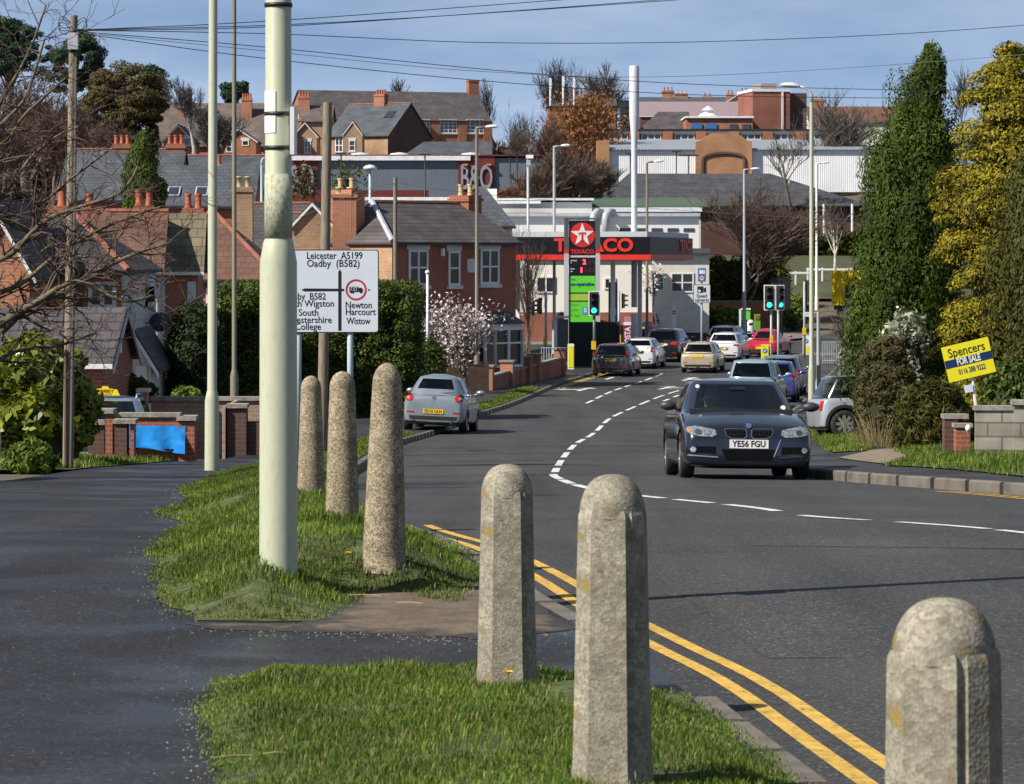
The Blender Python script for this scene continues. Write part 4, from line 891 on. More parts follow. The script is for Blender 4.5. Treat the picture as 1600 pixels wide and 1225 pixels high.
    # ---- seats inside
    fy = lerp(y_rb, y_wb, .52)
    for s in (-1, 1):
        sb_ = MB(); sb_.prism(rrect(-.23, .23, belt - .12, belt + .18, .08, 4), fy - .30, fy - .18, 'y', Matrix.Translation((s * W * .21, 0, 0))); se = sb_.build('front_seat', M_SEAT, t)
        MB().prism(rrect(-.13, .13, belt + .2, belt + .36, .05, 4), fy - .31, fy - .22, 'y', Matrix.Translation((s * W * .21, 0, 0))).build('headrest', M_SEAT, se)
    MB().prism(rrect(-W * .36, W * .36, belt - .15, belt + .12, .08, 4), y_rb + .42, y_rb + .56).build('rear_seat', M_SEAT, t)
    # ---- wheels
    for y in (f_, r_):
        for s in (-1, 1):
            wm = Matrix.Rotation(R(90 * s), 4, 'Y'); tw = .2
            w_ = MB().lathe([(wr * .66, -tw), (wr * .93, -tw * .98), (wr, -tw * .85), (wr, -tw * .15), (wr * .93, -.006), (wr * .70, 0), (wr * .66, -.02)], 32, wm, cap=False).build('wheel', M_TYRE, t, smooth=True, sharp=50, loc=(s * (W / 2 - .015), y, wr))
            rm = MB(); rm.lathe([(wr * .67, -.02), (wr * .64, -.012), (wr * .60, -.045)], 32, wm, cap=False); ns = c.get('spokes', 7)
            for k in range(ns):
                rm.prism([(-.028, .03), (.028, .03), (.040, wr * .63), (-.040, wr * .63)], -.035, -.012, 'z', wm @ Matrix.Rotation(2 * math.pi * k / ns, 4, 'Z'))
            rm.lathe([(.06, -.035), (.06, -.008), (.0, -.004)], 16, wm); rm.build('rim', M_ALLOY, w_, smooth=True, sharp=35)
            MB().lathe([(wr * .6, -.09), (0, -.09)], 20, wm, cap=False).build('brake_disc', M_TRIM, w_)
    # ---- pieces that hug the bodywork: outline given in (x, z) for the ends, (y, z) for the flanks
    def patch(nm, poly, side, m, off=.006, par=None, res=.05, depth=.03):
        bm = bmesh.new(); bm.faces.new([bm.verts.new((p[0], p[1], 0)) for p in poly]); xs = [p[0] for p in poly]; zs = [p[1] for p in poly]
        for ax, lo, hi in ((0, min(xs), max(xs)), (1, min(zs), max(zs))):
            for i in range(1, int((hi - lo) / res) + 1):
                bmesh.ops.bisect_plane(bm, geom=bm.verts[:] + bm.edges[:] + bm.faces[:], plane_co=((lo + i * res, 0, 0) if ax == 0 else (0, lo + i * res, 0)), plane_no=((1, 0, 0) if ax == 0 else (0, 1, 0)))
        hits = []
        for v in bm.verts:
            if side in ('front', 'rear'):
                s = 1 if side == 'front' else -1; h_ = bvh.ray_cast(Vector((v.co.x, s * 4, v.co.y)), Vector((0, -s, 0)), 5)
                hits.append((h_[0].y if h_[0] is not None else None, s))
            else:
                s = 1 if side == 'right' else -1; h_ = bvh.ray_cast(Vector((s * 2, v.co.x, v.co.y)), Vector((-s, 0, 0)), 3)
                hits.append((h_[0].x if h_[0] is not None else None, s))
        ok = [h for h, s in hits if h is not None]; dflt = (sum(ok) / len(ok)) if ok else 0
        for v, (h, s) in zip(bm.verts, hits):
            q_ = (dflt if h is None else h) + s * off
            v.co = Vector((v.co.x, q_, v.co.y)) if side in ('front', 'rear') else Vector((q_, v.co.x, v.co.y))
        r = bmesh.ops.extrude_face_region(bm, geom=bm.faces[:]); mv = Vector((0, -s * depth, 0)) if side in ('front', 'rear') else Vector((-s * depth, 0, 0))
        for v in [e for e in r['geom'] if isinstance(e, bmesh.types.BMVert)]: v.co += mv
        bmesh.ops.recalc_face_normals(bm, faces=bm.faces[:])
        me2 = bpy.data.meshes.new(nm); bm.to_mesh(me2); bm.free(); me2.materials.append(m); me2.polygons.foreach_set('use_smooth', [True] * len(me2.polygons)); me2.set_sharp_from_angle(angle=R(50))
        o = bpy.data.objects.new(nm, me2); COL.objects.link(o); o.parent = par or t; return o
    def both(nm, poly, side, m, **k):
        a = patch(nm, poly, side, m, **k); b = patch(nm, [(-p[0], p[1]) for p in reversed(poly)], side, m, **k); return a, b
    def surf(x, z, side):
        s = 1 if side == 'front' else -1; h_ = bvh.ray_cast(Vector((x, s * 4, z)), Vector((0, -s, 0)), 5); return h_[0].y if h_[0] is not None else (yf if s > 0 else yr)
    def nplate(side, z, txt, w_=.52, h_=.115):
        s = 1 if side == 'front' else -1; y = max(abs(surf(0, z - .03, side)), abs(surf(0, z + .03, side))) * s + s * .012; m = pl_mat or (M_PLW if side == 'front' else M_PLY)
        p_ = MB().box(-w_ / 2, w_ / 2, y - .008, y + .008, z - h_ / 2, z + h_ / 2).build('number_plate', m, t)
        if txt: text(txt, .115, M_PTXT, p_, (0, y + s * .0095, z - .002), rz_=(180 if s > 0 else 0), fit=w_ * .86, ext=.001, bold=.003)
    for s in (-1, 1):   # door mirrors
        my = y_wb - .28; mx_ = W / 2 + .10
        mo = MB(); mo.lathe([(.0, -.12), (.05, -.10), (.085, -.03), (.085, .03), (.05, .10), (0, .12)], 12, Matrix.Translation((s * mx_, my, belt + .07)) @ Matrix.Rotation(R(90), 4, 'Y') @ Matrix.Diagonal((.8, .75, 1, 1)), cap=False)
        mo.tube([(s * (W / 2 - .08), my, belt + .0), (s * (mx_ - .05), my, belt + .05)], .025, 6); mo.build('door_mirror', c.get('mirror_m', paint), t, smooth=True)
    for s, nm in ((-1, 'left'), (1, 'right')):  # doors: dark shut lines, handle
        for (y_a, y_b) in c.get('doors', [(f_ - .42, -.15), (-.17, r_ + .42)]):
            sl_ = [(y_a, .34), (y_a + .015, .34), (y_a + .015, belt - .05), (y_a, belt - .05)]; patch('door_seam', sl_, nm, M_TRIM, off=.0015, depth=.01, res=.2)
            patch('door_handle', [(y_b + .09, belt - .14), (y_b + .27, belt - .14), (y_b + .27, belt - .115), (y_b + .09, belt - .115)], nm, c.get('handle_m', paint), off=.025, depth=.03)
    t_tools = dict(patch=patch, both=both, nplate=nplate, surf=surf, t=t, bvh=bvh, yr=yr, yf=yf, belt=belt, W=W, H=Hh, gh=gh)
    return t_tools
def ell(cx, cz, a, b, n=14): return [(cx + a * math.cos(2 * math.pi * k / n), cz + b * math.sin(2 * math.pi * k / n)) for k in range(n)]
def hatch_tab(L, W, Hh, wb, ro, fo, belt=.93, hood=.92, nose=.72, tail=.95, **k):
    yr, yf = -wb / 2 - ro, wb / 2 + fo
    c = dict(L=L, W=W, H=Hh, wb=wb, ro=ro, fo=fo, belt=belt,
             top=[(yr, tail - .10), (yr + .12, tail), (yr + .5, belt), (yf - 1.15, belt + .01), (yf - .7, hood), (yf - .25, nose + .10), (yf - .08, nose), (yf, nose - .12)],
             edge=[(yr, tail - .14), (yr + .12, tail - .05), (yr + .5, belt - .04), (yf - 1.15, belt - .06), (yf - .7, hood - .10), (yf - .25, nose + .02), (yf - .08, nose - .05), (yf, nose - .15)],
             gh=dict(wb=yf - .95, wt=yf - 1.75, rt=yr + .42, rb=yr + .10, w0=.93, w1=.72))
    c['gh'].update(k.pop('gh', {})); c.update(k); return c
def rear_kit(tl, lamps, plate, pz, dress=()):
    """tail lamps, plate and bumper of a car seen from behind"""
    both, patch, nplate, W = tl['both'], tl['patch'], tl['nplate'], tl['W']
    both('tail_lamp', lamps, 'rear', M_REDL, off=.012); nplate('rear', pz, plate)
    tl['patch']('bumper_insert', [(-W * .36, .30), (W * .36, .30), (W * .38, .40), (-W * .38, .40)], 'rear', M_TRIM, off=.005)
    both('reflector', [(W * .30, .47), (W * .41, .47), (W * .41, .51), (W * .30, .51)], 'rear', M_REDL, off=.006)
    z = tl['belt']; MB().tube([(-.0, tl['yr'] + .16, z + .02), (.25, tl['yr'] + .14, z + .035), (.5, tl['yr'] + .13, z + .05)], .008, 5).build('rear_wiper', M_TRIM, tl['t'])
    MB().tube([(W * .28, tl['yr'] + .2, .25), (W * .28, tl['yr'] - .01, .25)], .03, 10).build('exhaust', M_CHROME, tl['t'])
    MB().tube([(0, tl['gh']['rt'] + .25, tl['H'] - .02), (0, tl['gh']['rt'] - .02, tl['H'] + .22)], .004, 5).build('aerial', M_TRIM, tl['t'])

# --- the dark saloon coming up the hill, with its driver
P_DBLUE = car_paint('dark_blue_grey_paint', (.011, .016, .030), .4, .22)
wb, ro, fo = 2.76, 1.0, .78; yr, yf = -wb / 2 - ro, wb / 2 + fo
sal = dict(L=4.54, W=1.81, H=1.42, wb=wb, ro=ro, fo=fo, belt=.93, bot=.135, wr=.32, spokes=10, sill=.21,
           top=[(yr, .86), (yr + .1, 1.0), (yr + .6, 1.02), (yr + .9, .97), (yf - 1.3, .96), (yf - .8, .905), (yf - .35, .82), (yf - .10, .74), (yf, .64)],
           edge=[(yr, .80), (yr + .1, .92), (yr + .6, .94), (yr + .9, .92), (yf - 1.3, .90), (yf - .8, .83), (yf - .35, .745), (yf - .10, .66), (yf, .56)],
           plan_f=[.80, .90, .95, .98, 1, 1], gh=dict(wb=yf - 1.12, wt=yf - 2.02, rt=yr + 1.15, rb=yr + .45, w0=.90, w1=.68, crown=.055), mirror_m=M_DGREY)
bt = car('saloon_car', 'dark blue saloon car driving up the hill with a driver at the wheel', 'car', sal, P_DBLUE, 1147, 45.7, (.022, -1), rear=False)
B, pt, t = bt['both'], bt['patch'], bt['t']
B('headlight', [(.44, .60), (.50, .565), (.66, .575), (.80, .60), (.845, .66), (.83, .705), (.72, .72), (.56, .69), (.455, .665)], 'front', M_LAMP, off=.012, res=.03)
for s in (-1, 1):
    for hx_ in (.56, .69): pt('headlight_ring', [(s * p[0], p[1]) for p in ell(hx_, .635, .052, .042)], 'front', M_CHROME, off=.016, res=.03); pt('headlight_lens', [(s * p[0], p[1]) for p in ell(hx_, .635, .041, .033)], 'front', M_DGREY if hx_ > .6 else M_LAMP, off=.019, res=.03)
    pt('indicator', [(s * p[0], p[1]) for p in ell(.815, .655, .022, .03)], 'front', M_AMBER, off=.02, res=.03)
    kid = [(.025, .585), (.06, .545), (.24, .55), (.315, .585), (.335, .655), (.32, .685), (.06, .685), (.03, .66)]
    f1 = pt('grille_frame', [(s * p[0], p[1]) for p in kid], 'front', M_CHROME, off=.016, res=.04)
    pt('grille', [(s * (.18 + (p[0] - .18) * .945), .618 + (p[1] - .618) * .90) for p in kid], 'front', M_GRBLK, off=.020, res=.04, par=f1)
    bars = MB()
    for k in range(9):
        xb = s * (.05 + .031 * k); yb = bt['surf'](xb, .62, 'front') + .021; bars.box(xb - .004, xb + .004, yb - .004, yb + .006, .56, .672)
    bars.build('grille_bars', M_BLACK, f1)
    pt('fog_recess', [(s * .44, .33), (s * .83, .36), (s * .84, .44), (s * .45, .435)], 'front', M_GRBLK, off=.004, res=.04)
    pt('fog_lamp', [(s * p[0], p[1]) for p in ell(.76, .395, .042, .04)], 'front', M_LAMP, off=.014, res=.04)
    pt('lower_blade', [(s * .42, .285), (s * .83, .31), (s * .83, .325), (s * .42, .30)], 'front', M_ALLOY if s > 0 else M_DGREY, off=.012, res=.06)  # pale on the sunward side, dark on the other: light painted by material
    pt('painted_crease', [(s * .33, .30), (s * .43, .54), (s * .44, .54), (s * .345, .295)], 'front', M_CHROME if s < 0 else M_TRIM, off=.008, res=.04)  # crease painted as a bright glint one side, a shade line the other
pt('lower_intake', [(-.31, .25), (.31, .25), (.37, .40), (-.37, .40)], 'front', M_GRBLK, off=.004, res=.05)
yb = bt['surf'](0, .70, 'front')
bdg = MB().lathe([(.041, -.004), (.041, .006), (0, .008)], 20, Matrix.Translation((0, yb + .004, .722)) @ Matrix.Rotation(R(-60), 4, 'X')).build('badge', M_CHROME, t)
qd = MB(); MM = Matrix.Translation((0, yb + .004, .722)) @ Matrix.Rotation(R(-60), 4, 'X')
for a in (0, 180): qd.add([(0, 0, .0095)] + [(.030 * math.cos(R(a + k * 15)), .030 * math.sin(R(a + k * 15)), .0095) for k in range(7)], [tuple(range(8))], MM)
qd.build('badge_quarters', mat('badge_blue', (.03, .12, .45), .3), bdg)
bt['nplate']('front', .475, 'YE56 FGU', .53, .118)
MB().lathe([(.19, -.012), (.205, 0), (.19, .012), (.175, 0), (.19, -.012)], 28, Matrix.Translation((.38, .45, .955)) @ Matrix.Rotation(R(68), 4, 'X'), cap=False).build('steering_wheel', M_TRIM, t, smooth=True)
MB().prism([(.15, .90), (1.0, .90), (1.0, .955), (.45, .985), (.2, .97)], -.72, .72, 'x').build('dashboard', M_CABIN, t)
MB().box(-.11, .11, .38, .41, 1.22, 1.28).build('interior_mirror', M_TRIM, t)
def wind(x, z): return lerp(bt['gh']['wb'], bt['gh']['wt'], (z - .90) / (1.365 - .90)) + .05 * (1 - (x / .75) ** 2)
for (x, z, m, r) in ((-.60, .985, M_PLW, .036), (.56, 1.28, M_SIGNW, .03)):
    MB().lathe([(r, 0), (r, .004), (0, .004)], 16, Matrix.Translation((x, wind(x, z) - .03, z)) @ Matrix.Rotation(R(-62), 4, 'X'), cap=False).build('tax_disc' if x < 0 else 'screen_sticker', m, t)
# the driver
def skin_body(name, nodes, edges, m, loc, rz, lev=2):
    me = bpy.data.meshes.new(name); me.from_pydata([n_[0] for n_ in nodes], edges, []); o = bpy.data.objects.new(name, me); COL.objects.link(o)
    sk = o.modifiers.new('skin', 'SKIN'); sk.use_smooth_shade = True; me.skin_vertices[0].data[0].use_root = True
    for i, n_ in enumerate(nodes): me.skin_vertices[0].data[i].radius = n_[1] if isinstance(n_[1], tuple) else (n_[1], n_[1])
    s = o.modifiers.new('sub', 'SUBSURF'); s.levels = s.render_levels = lev
    dg = bpy.context.evaluated_depsgraph_get(); m2 = bpy.data.meshes.new_from_object(o.evaluated_get(dg)); bpy.data.objects.remove(o)
    m2.materials.clear(); m2.materials.append(m); m2.name = name
    o = bpy.data.objects.new(name, m2); COL.objects.link(o); o.location = loc; o.rotation_euler = (0, 0, rz) if not isinstance(rz, tuple) else rz; return o
M_SKIN = mat('skin', (.48, .27, .19), .5, vary=.06); M_HAIR = mat('dark_hair', (.025, .016, .012), .6, vary=.3, scale=40); M_TOP = mat('pink_top', (.30, .05, .10), .85)
dloc = t.matrix_basis @ Vector((.38, -.02, .45))
NB = [((0, 0, 0), (.15, .11)), ((0, -.02, .22), (.15, .10)), ((0, -.03, .40), (.16, .095)), ((0, -.02, .49), (.075, .065)), ((0, 0, .55), .052), ((0, .02, .63), (.068, .078)), ((0, .025, .72), (.072, .088)), ((0, .015, .79), (.05, .06)),
      ((.17, -.02, .43), .055), ((.235, .10, .28), .043), ((.17, .33, .36), .032), ((.13, .40, .41), .026),
      ((-.17, -.02, .43), .055), ((-.25, .12, .27), .043), ((-.10, .36, .42), .032), ((-.045, .42, .47), .026), ((-.01, .455, .50), (.034, .02)),
      ((.09, .43, .44), (.034, .02))]
EB = [(0, 1), (1, 2), (2, 3), (3, 4), (4, 5), (5, 6), (6, 7), (2, 8), (8, 9), (9, 10), (10, 11), (2, 12), (12, 13), (13, 14), (14, 15), (15, 16), (11, 17)]
for (hx0, hy0, hz0, sgn) in ((-.01, .455, .50, 1), (.09, .43, .44, -1)):     # fingers curled over the wheel rim
    root = 16 if sgn > 0 else 17
    for k in range(4):
        b0 = len(NB); ox = (-.027 + .018 * k); ln = (.026, .031, .029, .022)[k]
        NB += [((hx0 + ox, hy0 + .028, hz0 + .012), .0095), ((hx0 + ox + .002, hy0 + .028 + ln, hz0 + .004), .009), ((hx0 + ox + .002, hy0 + .034 + ln, hz0 - .022), .008)]; EB += [(root, b0), (b0, b0 + 1), (b0 + 1, b0 + 2)]
    b0 = len(NB); NB += [((hx0 - sgn * .035, hy0 + .005, hz0 - .012), .011), ((hx0 - sgn * .042, hy0 + .035, hz0 - .022), .009)]; EB += [(root, b0), (b0, b0 + 1)]
pr = skin_body('person', NB, EB, M_SKIN, dloc, t.rotation_euler[:])
tag(pr, 'driver with dark hair and pink top, hands on the wheel of the saloon', 'person')
def pchild(o): o.parent = pr; return o
hr = MB(); hr.lathe([(.02, .105), (.06, .095), (.092, .05), (.10, 0), (.098, -.06), (.10, -.14), (.085, -.19)], 20, Matrix.Translation((0, -.005, .74)) @ Matrix.Diagonal((.92, 1.1, 1, 1)), cap=False)
hr.f = [f for f in hr.f if not (sum(hr.v[i][1] for i in f) / len(f) > .035 and sum(hr.v[i][2] for i in f) / len(f) < .80)]; hr.mi = [0] * len(hr.f)
pchild(hr.build('hair', M_HAIR, smooth=True)).modifiers.new('t', 'SOLIDIFY').thickness = .012
fc = MB()
for s in (-1, 1): fc.lathe([(.011, -.004), (.008, .004), (0, .007)], 10, Matrix.Translation((s * .031, .112, .705)) @ Matrix.Rotation(R(-90), 4, 'X'))
pchild(fc.build('eyes', mat('eye_dark', (.03, .02, .02), .3)))
pchild(MB().add([(-.014, .108, .67), (.014, .108, .67), (0, .112, .712), (0, .134, .676)], [(0, 1, 3), (0, 3, 2), (1, 2, 3)]).build('nose', M_SKIN, smooth=True))
pchild(MB().tube([(-.022, .100, .645), (0, .108, .643), (.022, .100, .645)], .006, 6).build('mouth', mat('lip', (.35, .10, .09), .5), smooth=True))
tp_ = MB(); tp_.lathe([(.17, -.02), (.168, .15), (.18, .32), (.185, .42), (.13, .49), (.07, .515)], 20, Matrix.Diagonal((1.0, .70, 1, 1)), cap=False)
for s in (-1, 1): tp_.tube([(s * .15, -.02, .435), (s * .20, .04, .37), (s * .24, .11, .28)], [.072, .064, .056], 10)
pchild(tp_.build('top', M_TOP, smooth=True))
# --- parked silver hatchback, left
P_SILV = car_paint('silver_paint', (.31, .365, .41), .5, .3); P_WHITE = car_paint('white_car_paint', (.66, .68, .70), .0, .25)
ka = hatch_tab(3.62, 1.66, 1.50, 2.30, .62, .72, belt=.97, hood=.97, nose=.72, tail=.98, wr=.29, gh=dict(w0=.90, w1=.60, rb=-1.15 - .62 + .12, rt=-1.15 - .62 + .56, rw=.84, rj=3, ex=3.8, crown=.09), doors=[(.70, -.3)], plan_r=[.74, .86, .93, .97, .99, 1])
def verge_side(x, y): return np.where(np.asarray(x) < lx(y), zpave(x, y) - .05, zroad(x, y))
ka['z'] = verge_side
k_ = car('parked_hatchback', 'small silver hatchback parked half on the verge in front of the tall hedge', 'car', ka, P_SILV, 689, 83.7, (.105, 1))
rear_kit(k_, [(.52, .86), (.58, .78), (.70, .77), (.78, .84), (.765, .95), (.66, .985), (.56, .94)], 'FD10 ULN', .52)
k_['both']('tail_lamp_centre', ell(.665, .865, .04, .04), 'rear', M_LAMP, off=.02, res=.03)
k_['patch']('badge', [(-.055, .86), (0, .80), (.055, .86), (.05, .91), (-.05, .91)], 'rear', M_CHROME, off=.012); k_['patch']('recess_shade_patch', [(-.40, .44), (.40, .44), (.34, .60), (-.34, .60)], 'rear', mat('silver_recess_shade', (.25, .29, .32), .4, .4), off=.003)  # flat patch under the plate: recess shade put into a darker silver
# --- parked along the right kerb
dk = hatch_tab(4.0, 1.70, 1.42, 2.5, .70, .78)
kd = car('parked_hatchback', 'dark grey car parked nose to tail right behind the dark blue saloon', 'car', dk, car_paint('charcoal_paint', (.03, .036, .042), .4), 1143, 80, (.03, 1)); rear_kit(kd, [(.62, .76), (.78, .76), (.78, 1.0), (.66, .98)], '', .62)
mpv = hatch_tab(4.28, 1.75, 1.63, 2.76, .72, .80, belt=1.02, hood=1.0, tail=1.02, gh=dict(w1=.74, rt=-2.1 + .38, rb=-2.1 + .12, wt=.35, ex=5), wr=.31)
P_AQUA = car_paint('pale_aqua_paint', (.32, .45, .49), .4)
km = car('people_carrier', 'pale aqua people carrier parked in front of the blue car at the right kerb', 'car', mpv, P_AQUA, 1182, 107, (.175, 1)); rear_kit(km, [(.66, .72), (.84, .72), (.835, 1.0), (.74, 1.0)], '', .60)
kb = car('parked_hatchback', 'blue hatchback half hidden by the pale aqua people carrier', 'car', hatch_tab(3.9, 1.68, 1.45, 2.45, .65, .78), car_paint('bright_blue_paint', (.03, .08, .30), .3), 1211, 114, (.13, 1)); rear_kit(kb, [(.62, .74), (.78, .74), (.78, 1.0), (.68, 1.0)], '', .62)
kg = car('parked_hatchback', 'silver-grey hatchback, farthest of the cars parked at the right kerb', 'car', hatch_tab(4.1, 1.72, 1.5, 2.55, .7, .8), car_paint('mid_grey_paint', (.20, .24, .29), .5), 1222, 121, (.14, 1)); rear_kit(kg, [(.62, .74), (.78, .74), (.78, 1.0), (.68, 1.0)], '', .62)
# --- the queue at the lights
grp = 'cars queuing at the traffic lights'
fo_ = hatch_tab(4.34, 1.84, 1.49, 2.64, .82, .86, belt=.96, gh=dict(w1=.70))
q1 = car('hatchback_car', 'dark grey hatchback at the back of the left queue', 'car', fo_, car_paint('slate_grey_paint', (.075, .083, .10), .4), 964, 146.5, (.17, 1), group=grp); rear_kit(q1, [(.68, .90), (.80, .86), (.74, 1.16), (.66, 1.18)], 'VE07 KWC', .76)
q1['patch']('flower_sticker', ell(-.38, .90, .06, .06), 'rear', M_PLW, off=.02)
fi = hatch_tab(3.95, 1.72, 1.48, 2.49, .68, .78, belt=1.0, tail=1.02, gh=dict(w1=.66, rj=3))
q2 = car('hatchback_car', 'white hatchback ahead of the dark grey hatchback in the left queue', 'car', fi, P_WHITE, 1006, 155, (.2, 1), group=grp); rear_kit(q2, [(.60, .84), (.78, .80), (.74, 1.06), (.66, 1.08)], 'FE62 WLX', .80)
sv = hatch_tab(4.57, 1.86, 1.68, 2.8, .88, .88, belt=1.10, hood=1.08, nose=.9, tail=1.12, wr=.36, bot=.26, gh=dict(w1=.74)); sv['tint'] = True
q3 = car('estate_car', 'black four-wheel-drive estate at the front of the left queue', 'car', sv, car_paint('black_paint', (.012, .013, .016), .2), 1046, 163, (.24, 1), group=grp); rear_kit(q3, [(.42, .90), (.86, .88), (.84, 1.05), (.55, 1.04)], 'BX08 NRO', .90)
gd = hatch_tab(4.15, 1.70, 1.44, 2.61, .70, .80, belt=.96, gh=dict(w1=.70))
q4 = car('hatchback_car', 'dirty pale gold hatchback at the back of the right queue', 'car', gd, car_paint('pale_gold_paint', (.50, .43, .31), .35, .42), 1099, 150.5, (.19, 1), group=grp); rear_kit(q4, [(.62, 1.02), (.78, .98), (.70, 1.28), (.62, 1.30)], '', .78)
as_ = hatch_tab(4.3, 1.78, 1.5, 2.68, .75, .85, belt=1.0, tail=1.0, gh=dict(w1=.68, rj=2))
q5 = car('hatchback_car', 'white hatchback between the gold car and the red one', 'car', as_, car_paint('white_car_paint', (.66, .68, .70), 0), 1139, 163, (.22, 1), group=grp); rear_kit(q5, [(.50, .84), (.80, .82), (.78, .96), (.60, .98)], 'LY13', .72)
q6 = car('hatchback_car', 'pale silver hatchback at the front of the right queue', 'car', hatch_tab(4.3, 1.78, 1.5, 2.65, .78, .85, belt=1.0), car_paint('pale_silver_paint', (.52, .55, .60), .4), 1138, 174, (.25, 1), group=grp); rear_kit(q6, [(.56, .84), (.80, .82), (.78, 1.0), (.66, 1.02)], '', .76)
be = hatch_tab(4.05, 1.80, 1.48, 2.51, .74, .80, belt=.96, hood=.96, tail=.92, gh=dict(w1=.58, ex=3.4, rt=-.85, rb=-1.55, w0=.84, crown=.10, wt=.1), wr=.33)
be['top'] = [(-2.0, .62), (-1.85, .80), (-1.5, .93), (-1.0, .97), (.9, .96), (1.4, .90), (1.75, .80), (1.95, .68), (2.06, .55)]
q7 = car('coupe_car', 'bright red rounded car turning right ahead of the keep-left bollard', 'car', be, car_paint('bright_red_paint', (.50, .015, .035), .15), 1201, 169, (.30, 1), group=grp)
q7['both']('tail_lamp', ell(.66, .74, .10, .085), 'rear', M_REDL, off=.012); q7['patch']('badge', ell(0, .76, .06, .06), 'rear', M_CHROME, off=.012); q7['nplate']('rear', .50, ''); q7['patch']('lower_bumper', [(-.6, .28), (.6, .28), (.7, .42), (-.7, .42)], 'rear', M_TRIM, off=.006)
vb = hatch_tab(4.4, 1.8, 1.75, 2.75, .8, .8, belt=1.1, hood=1.05, tail=1.1, gh=dict(w1=.76)); vb['z'] = lambda x, y: EYE - H(y) + .03 + 0 * x
q8 = car('estate_car', 'dark blue car with a roof box waiting on the petrol forecourt', 'car', vb, car_paint('deep_blue_paint', (.02, .05, .12), .3), 1008, 190, (.15, 1)); rear_kit(q8, [(.64, .82), (.84, .82), (.84, 1.1), (.74, 1.1)], '', .8)
MB().prism(rrect(-.42, .42, 1.80, 2.16, .14, 5), -1.2, .7).build('roof_box', M_BLACK, q8['t'])
# --- the small two-tone car parked on the right, tail to the left
P_ICE = car_paint('ice_silver_paint', (.50, .55, .62), .45)
mi = hatch_tab(3.63, 1.69, 1.42, 2.47, .52, .64, belt=.94, hood=.94, nose=.78, tail=.94, wr=.315, spokes=8, gh=dict(w1=.80, w0=.93, rt=-1.235 - .52 + .38, rb=-1.235 - .52 + .12, wt=.45, wb=.85, ex=7, sides=[(-.1, .80), (-.86, -.16)], crown=.05), roof_m=mat('black_roof_paint', (.012, .012, .014), .15, coat=1), doors=[(.62, -.4)])
mi['z'] = lambda x, y: zpave(x, y) - .02
m_ = car('small_car', 'pale silver small car with a black roof parked behind the rounded hedge', 'car', mi, P_ICE, 1389, 73, (.985, .14))
for s, nm in ((1, 'right'),):
    for yy in (-1.235, 1.235):
        ar_ = MB(); n = 22; ri, ro2 = .356, .425; vs = []
        for k in range(n + 1):
            a = math.pi * (-.06 + 1.12 * k / n)
            for r in (ri, ro2):
                yq, zq = yy + r * math.cos(a), .315 + r * math.sin(a); h_ = m_['bvh'].ray_cast(Vector((2, yq, min(zq, .88))), Vector((-1, 0, 0)), 2); xq = h_[0].x if h_[0] is not None and h_[0].x > .6 else .80
                vs += [(xq + .018, yq, zq), (xq - .03, yq, zq)]
        fs = []
        for k in range(n):
            b = 4 * k; fs += [(b, b + 2, b + 6, b + 4), (b + 2, b + 3, b + 7, b + 6), (b + 1, b, b + 4, b + 5)]
        ar_.add(vs, fs); ar_.build('wheel_arch', M_TRIM, m_['t'], smooth=True, sharp=40)
m_['both']('tail_lamp', [(.60, .62), (.74, .62), (.75, .84), (.62, .84)], 'rear', M_REDL, off=.01)
m_['patch']('sill', [(-.85, .20), (.85, .20), (.85, .30), (-.85, .30)], 'right', M_TRIM, off=.006)
m_['patch']('window_sticker', [(-.95, .93), (-.80, .93), (-.80, 1.0), (-.95, 1.0)], 'right', M_PLW, off=.0)
# --- taxi behind the garden walls, nose towards us
tx = hatch_tab(4.3, 1.74, 1.50, 2.65, .8, .85, belt=.98, hood=.98, nose=.76, tail=1.0, gh=dict(w1=.68)); tx['z'] = lambda x, y: zpave(x, y)
P_TAXI = car_paint('taxi_blue_silver', (.30, .38, .50), .5)
k2 = car('taxi_car', 'blue-silver taxi with a yellow roof sign parked behind the brick garden wall', 'taxi', tx, P_TAXI, 165, 59.2, (.05, -1), rear=False)
k2['both']('headlight', [(.5, .62), (.8, .64), (.82, .78), (.62, .80)], 'front', M_LAMP, off=.01); k2['patch']('grille', [(-.4, .5), (.4, .5), (.42, .68), (-.42, .68)], 'front', M_TRIM, off=.01); k2['nplate']('front', .42, '')
rs = MB().prism([(-.27, 0), (.27, 0), (.22, .11), (.07, .13), (.05, .17), (-.05, .17), (-.07, .13), (-.22, .11)], -.05, .05, 'y', Matrix.Translation((0, .42, 1.485))).build('roof_sign', M_BY, k2['t'])
text('ABBEY', .075, mat('taxi_red', (.35, .02, .02), .5), rs, (0, .4725, 1.565), rz_=180, fit=.33, ext=.001, bold=.002); text('TAXIS', .05, mat('taxi_red', (.35, .02, .02), .5), rs, (0, .4725, 1.51), rz_=180, fit=.24, ext=.001)
for s in (-1, 1): MB().tube([(s * .56, .2, 1.44), (s * .56, .1, 1.51), (s * .54, -1.4, 1.51), (s * .54, -1.5, 1.44)], .02, 6).build('roof_rail', P_TAXI, k2['t'], smooth=True)
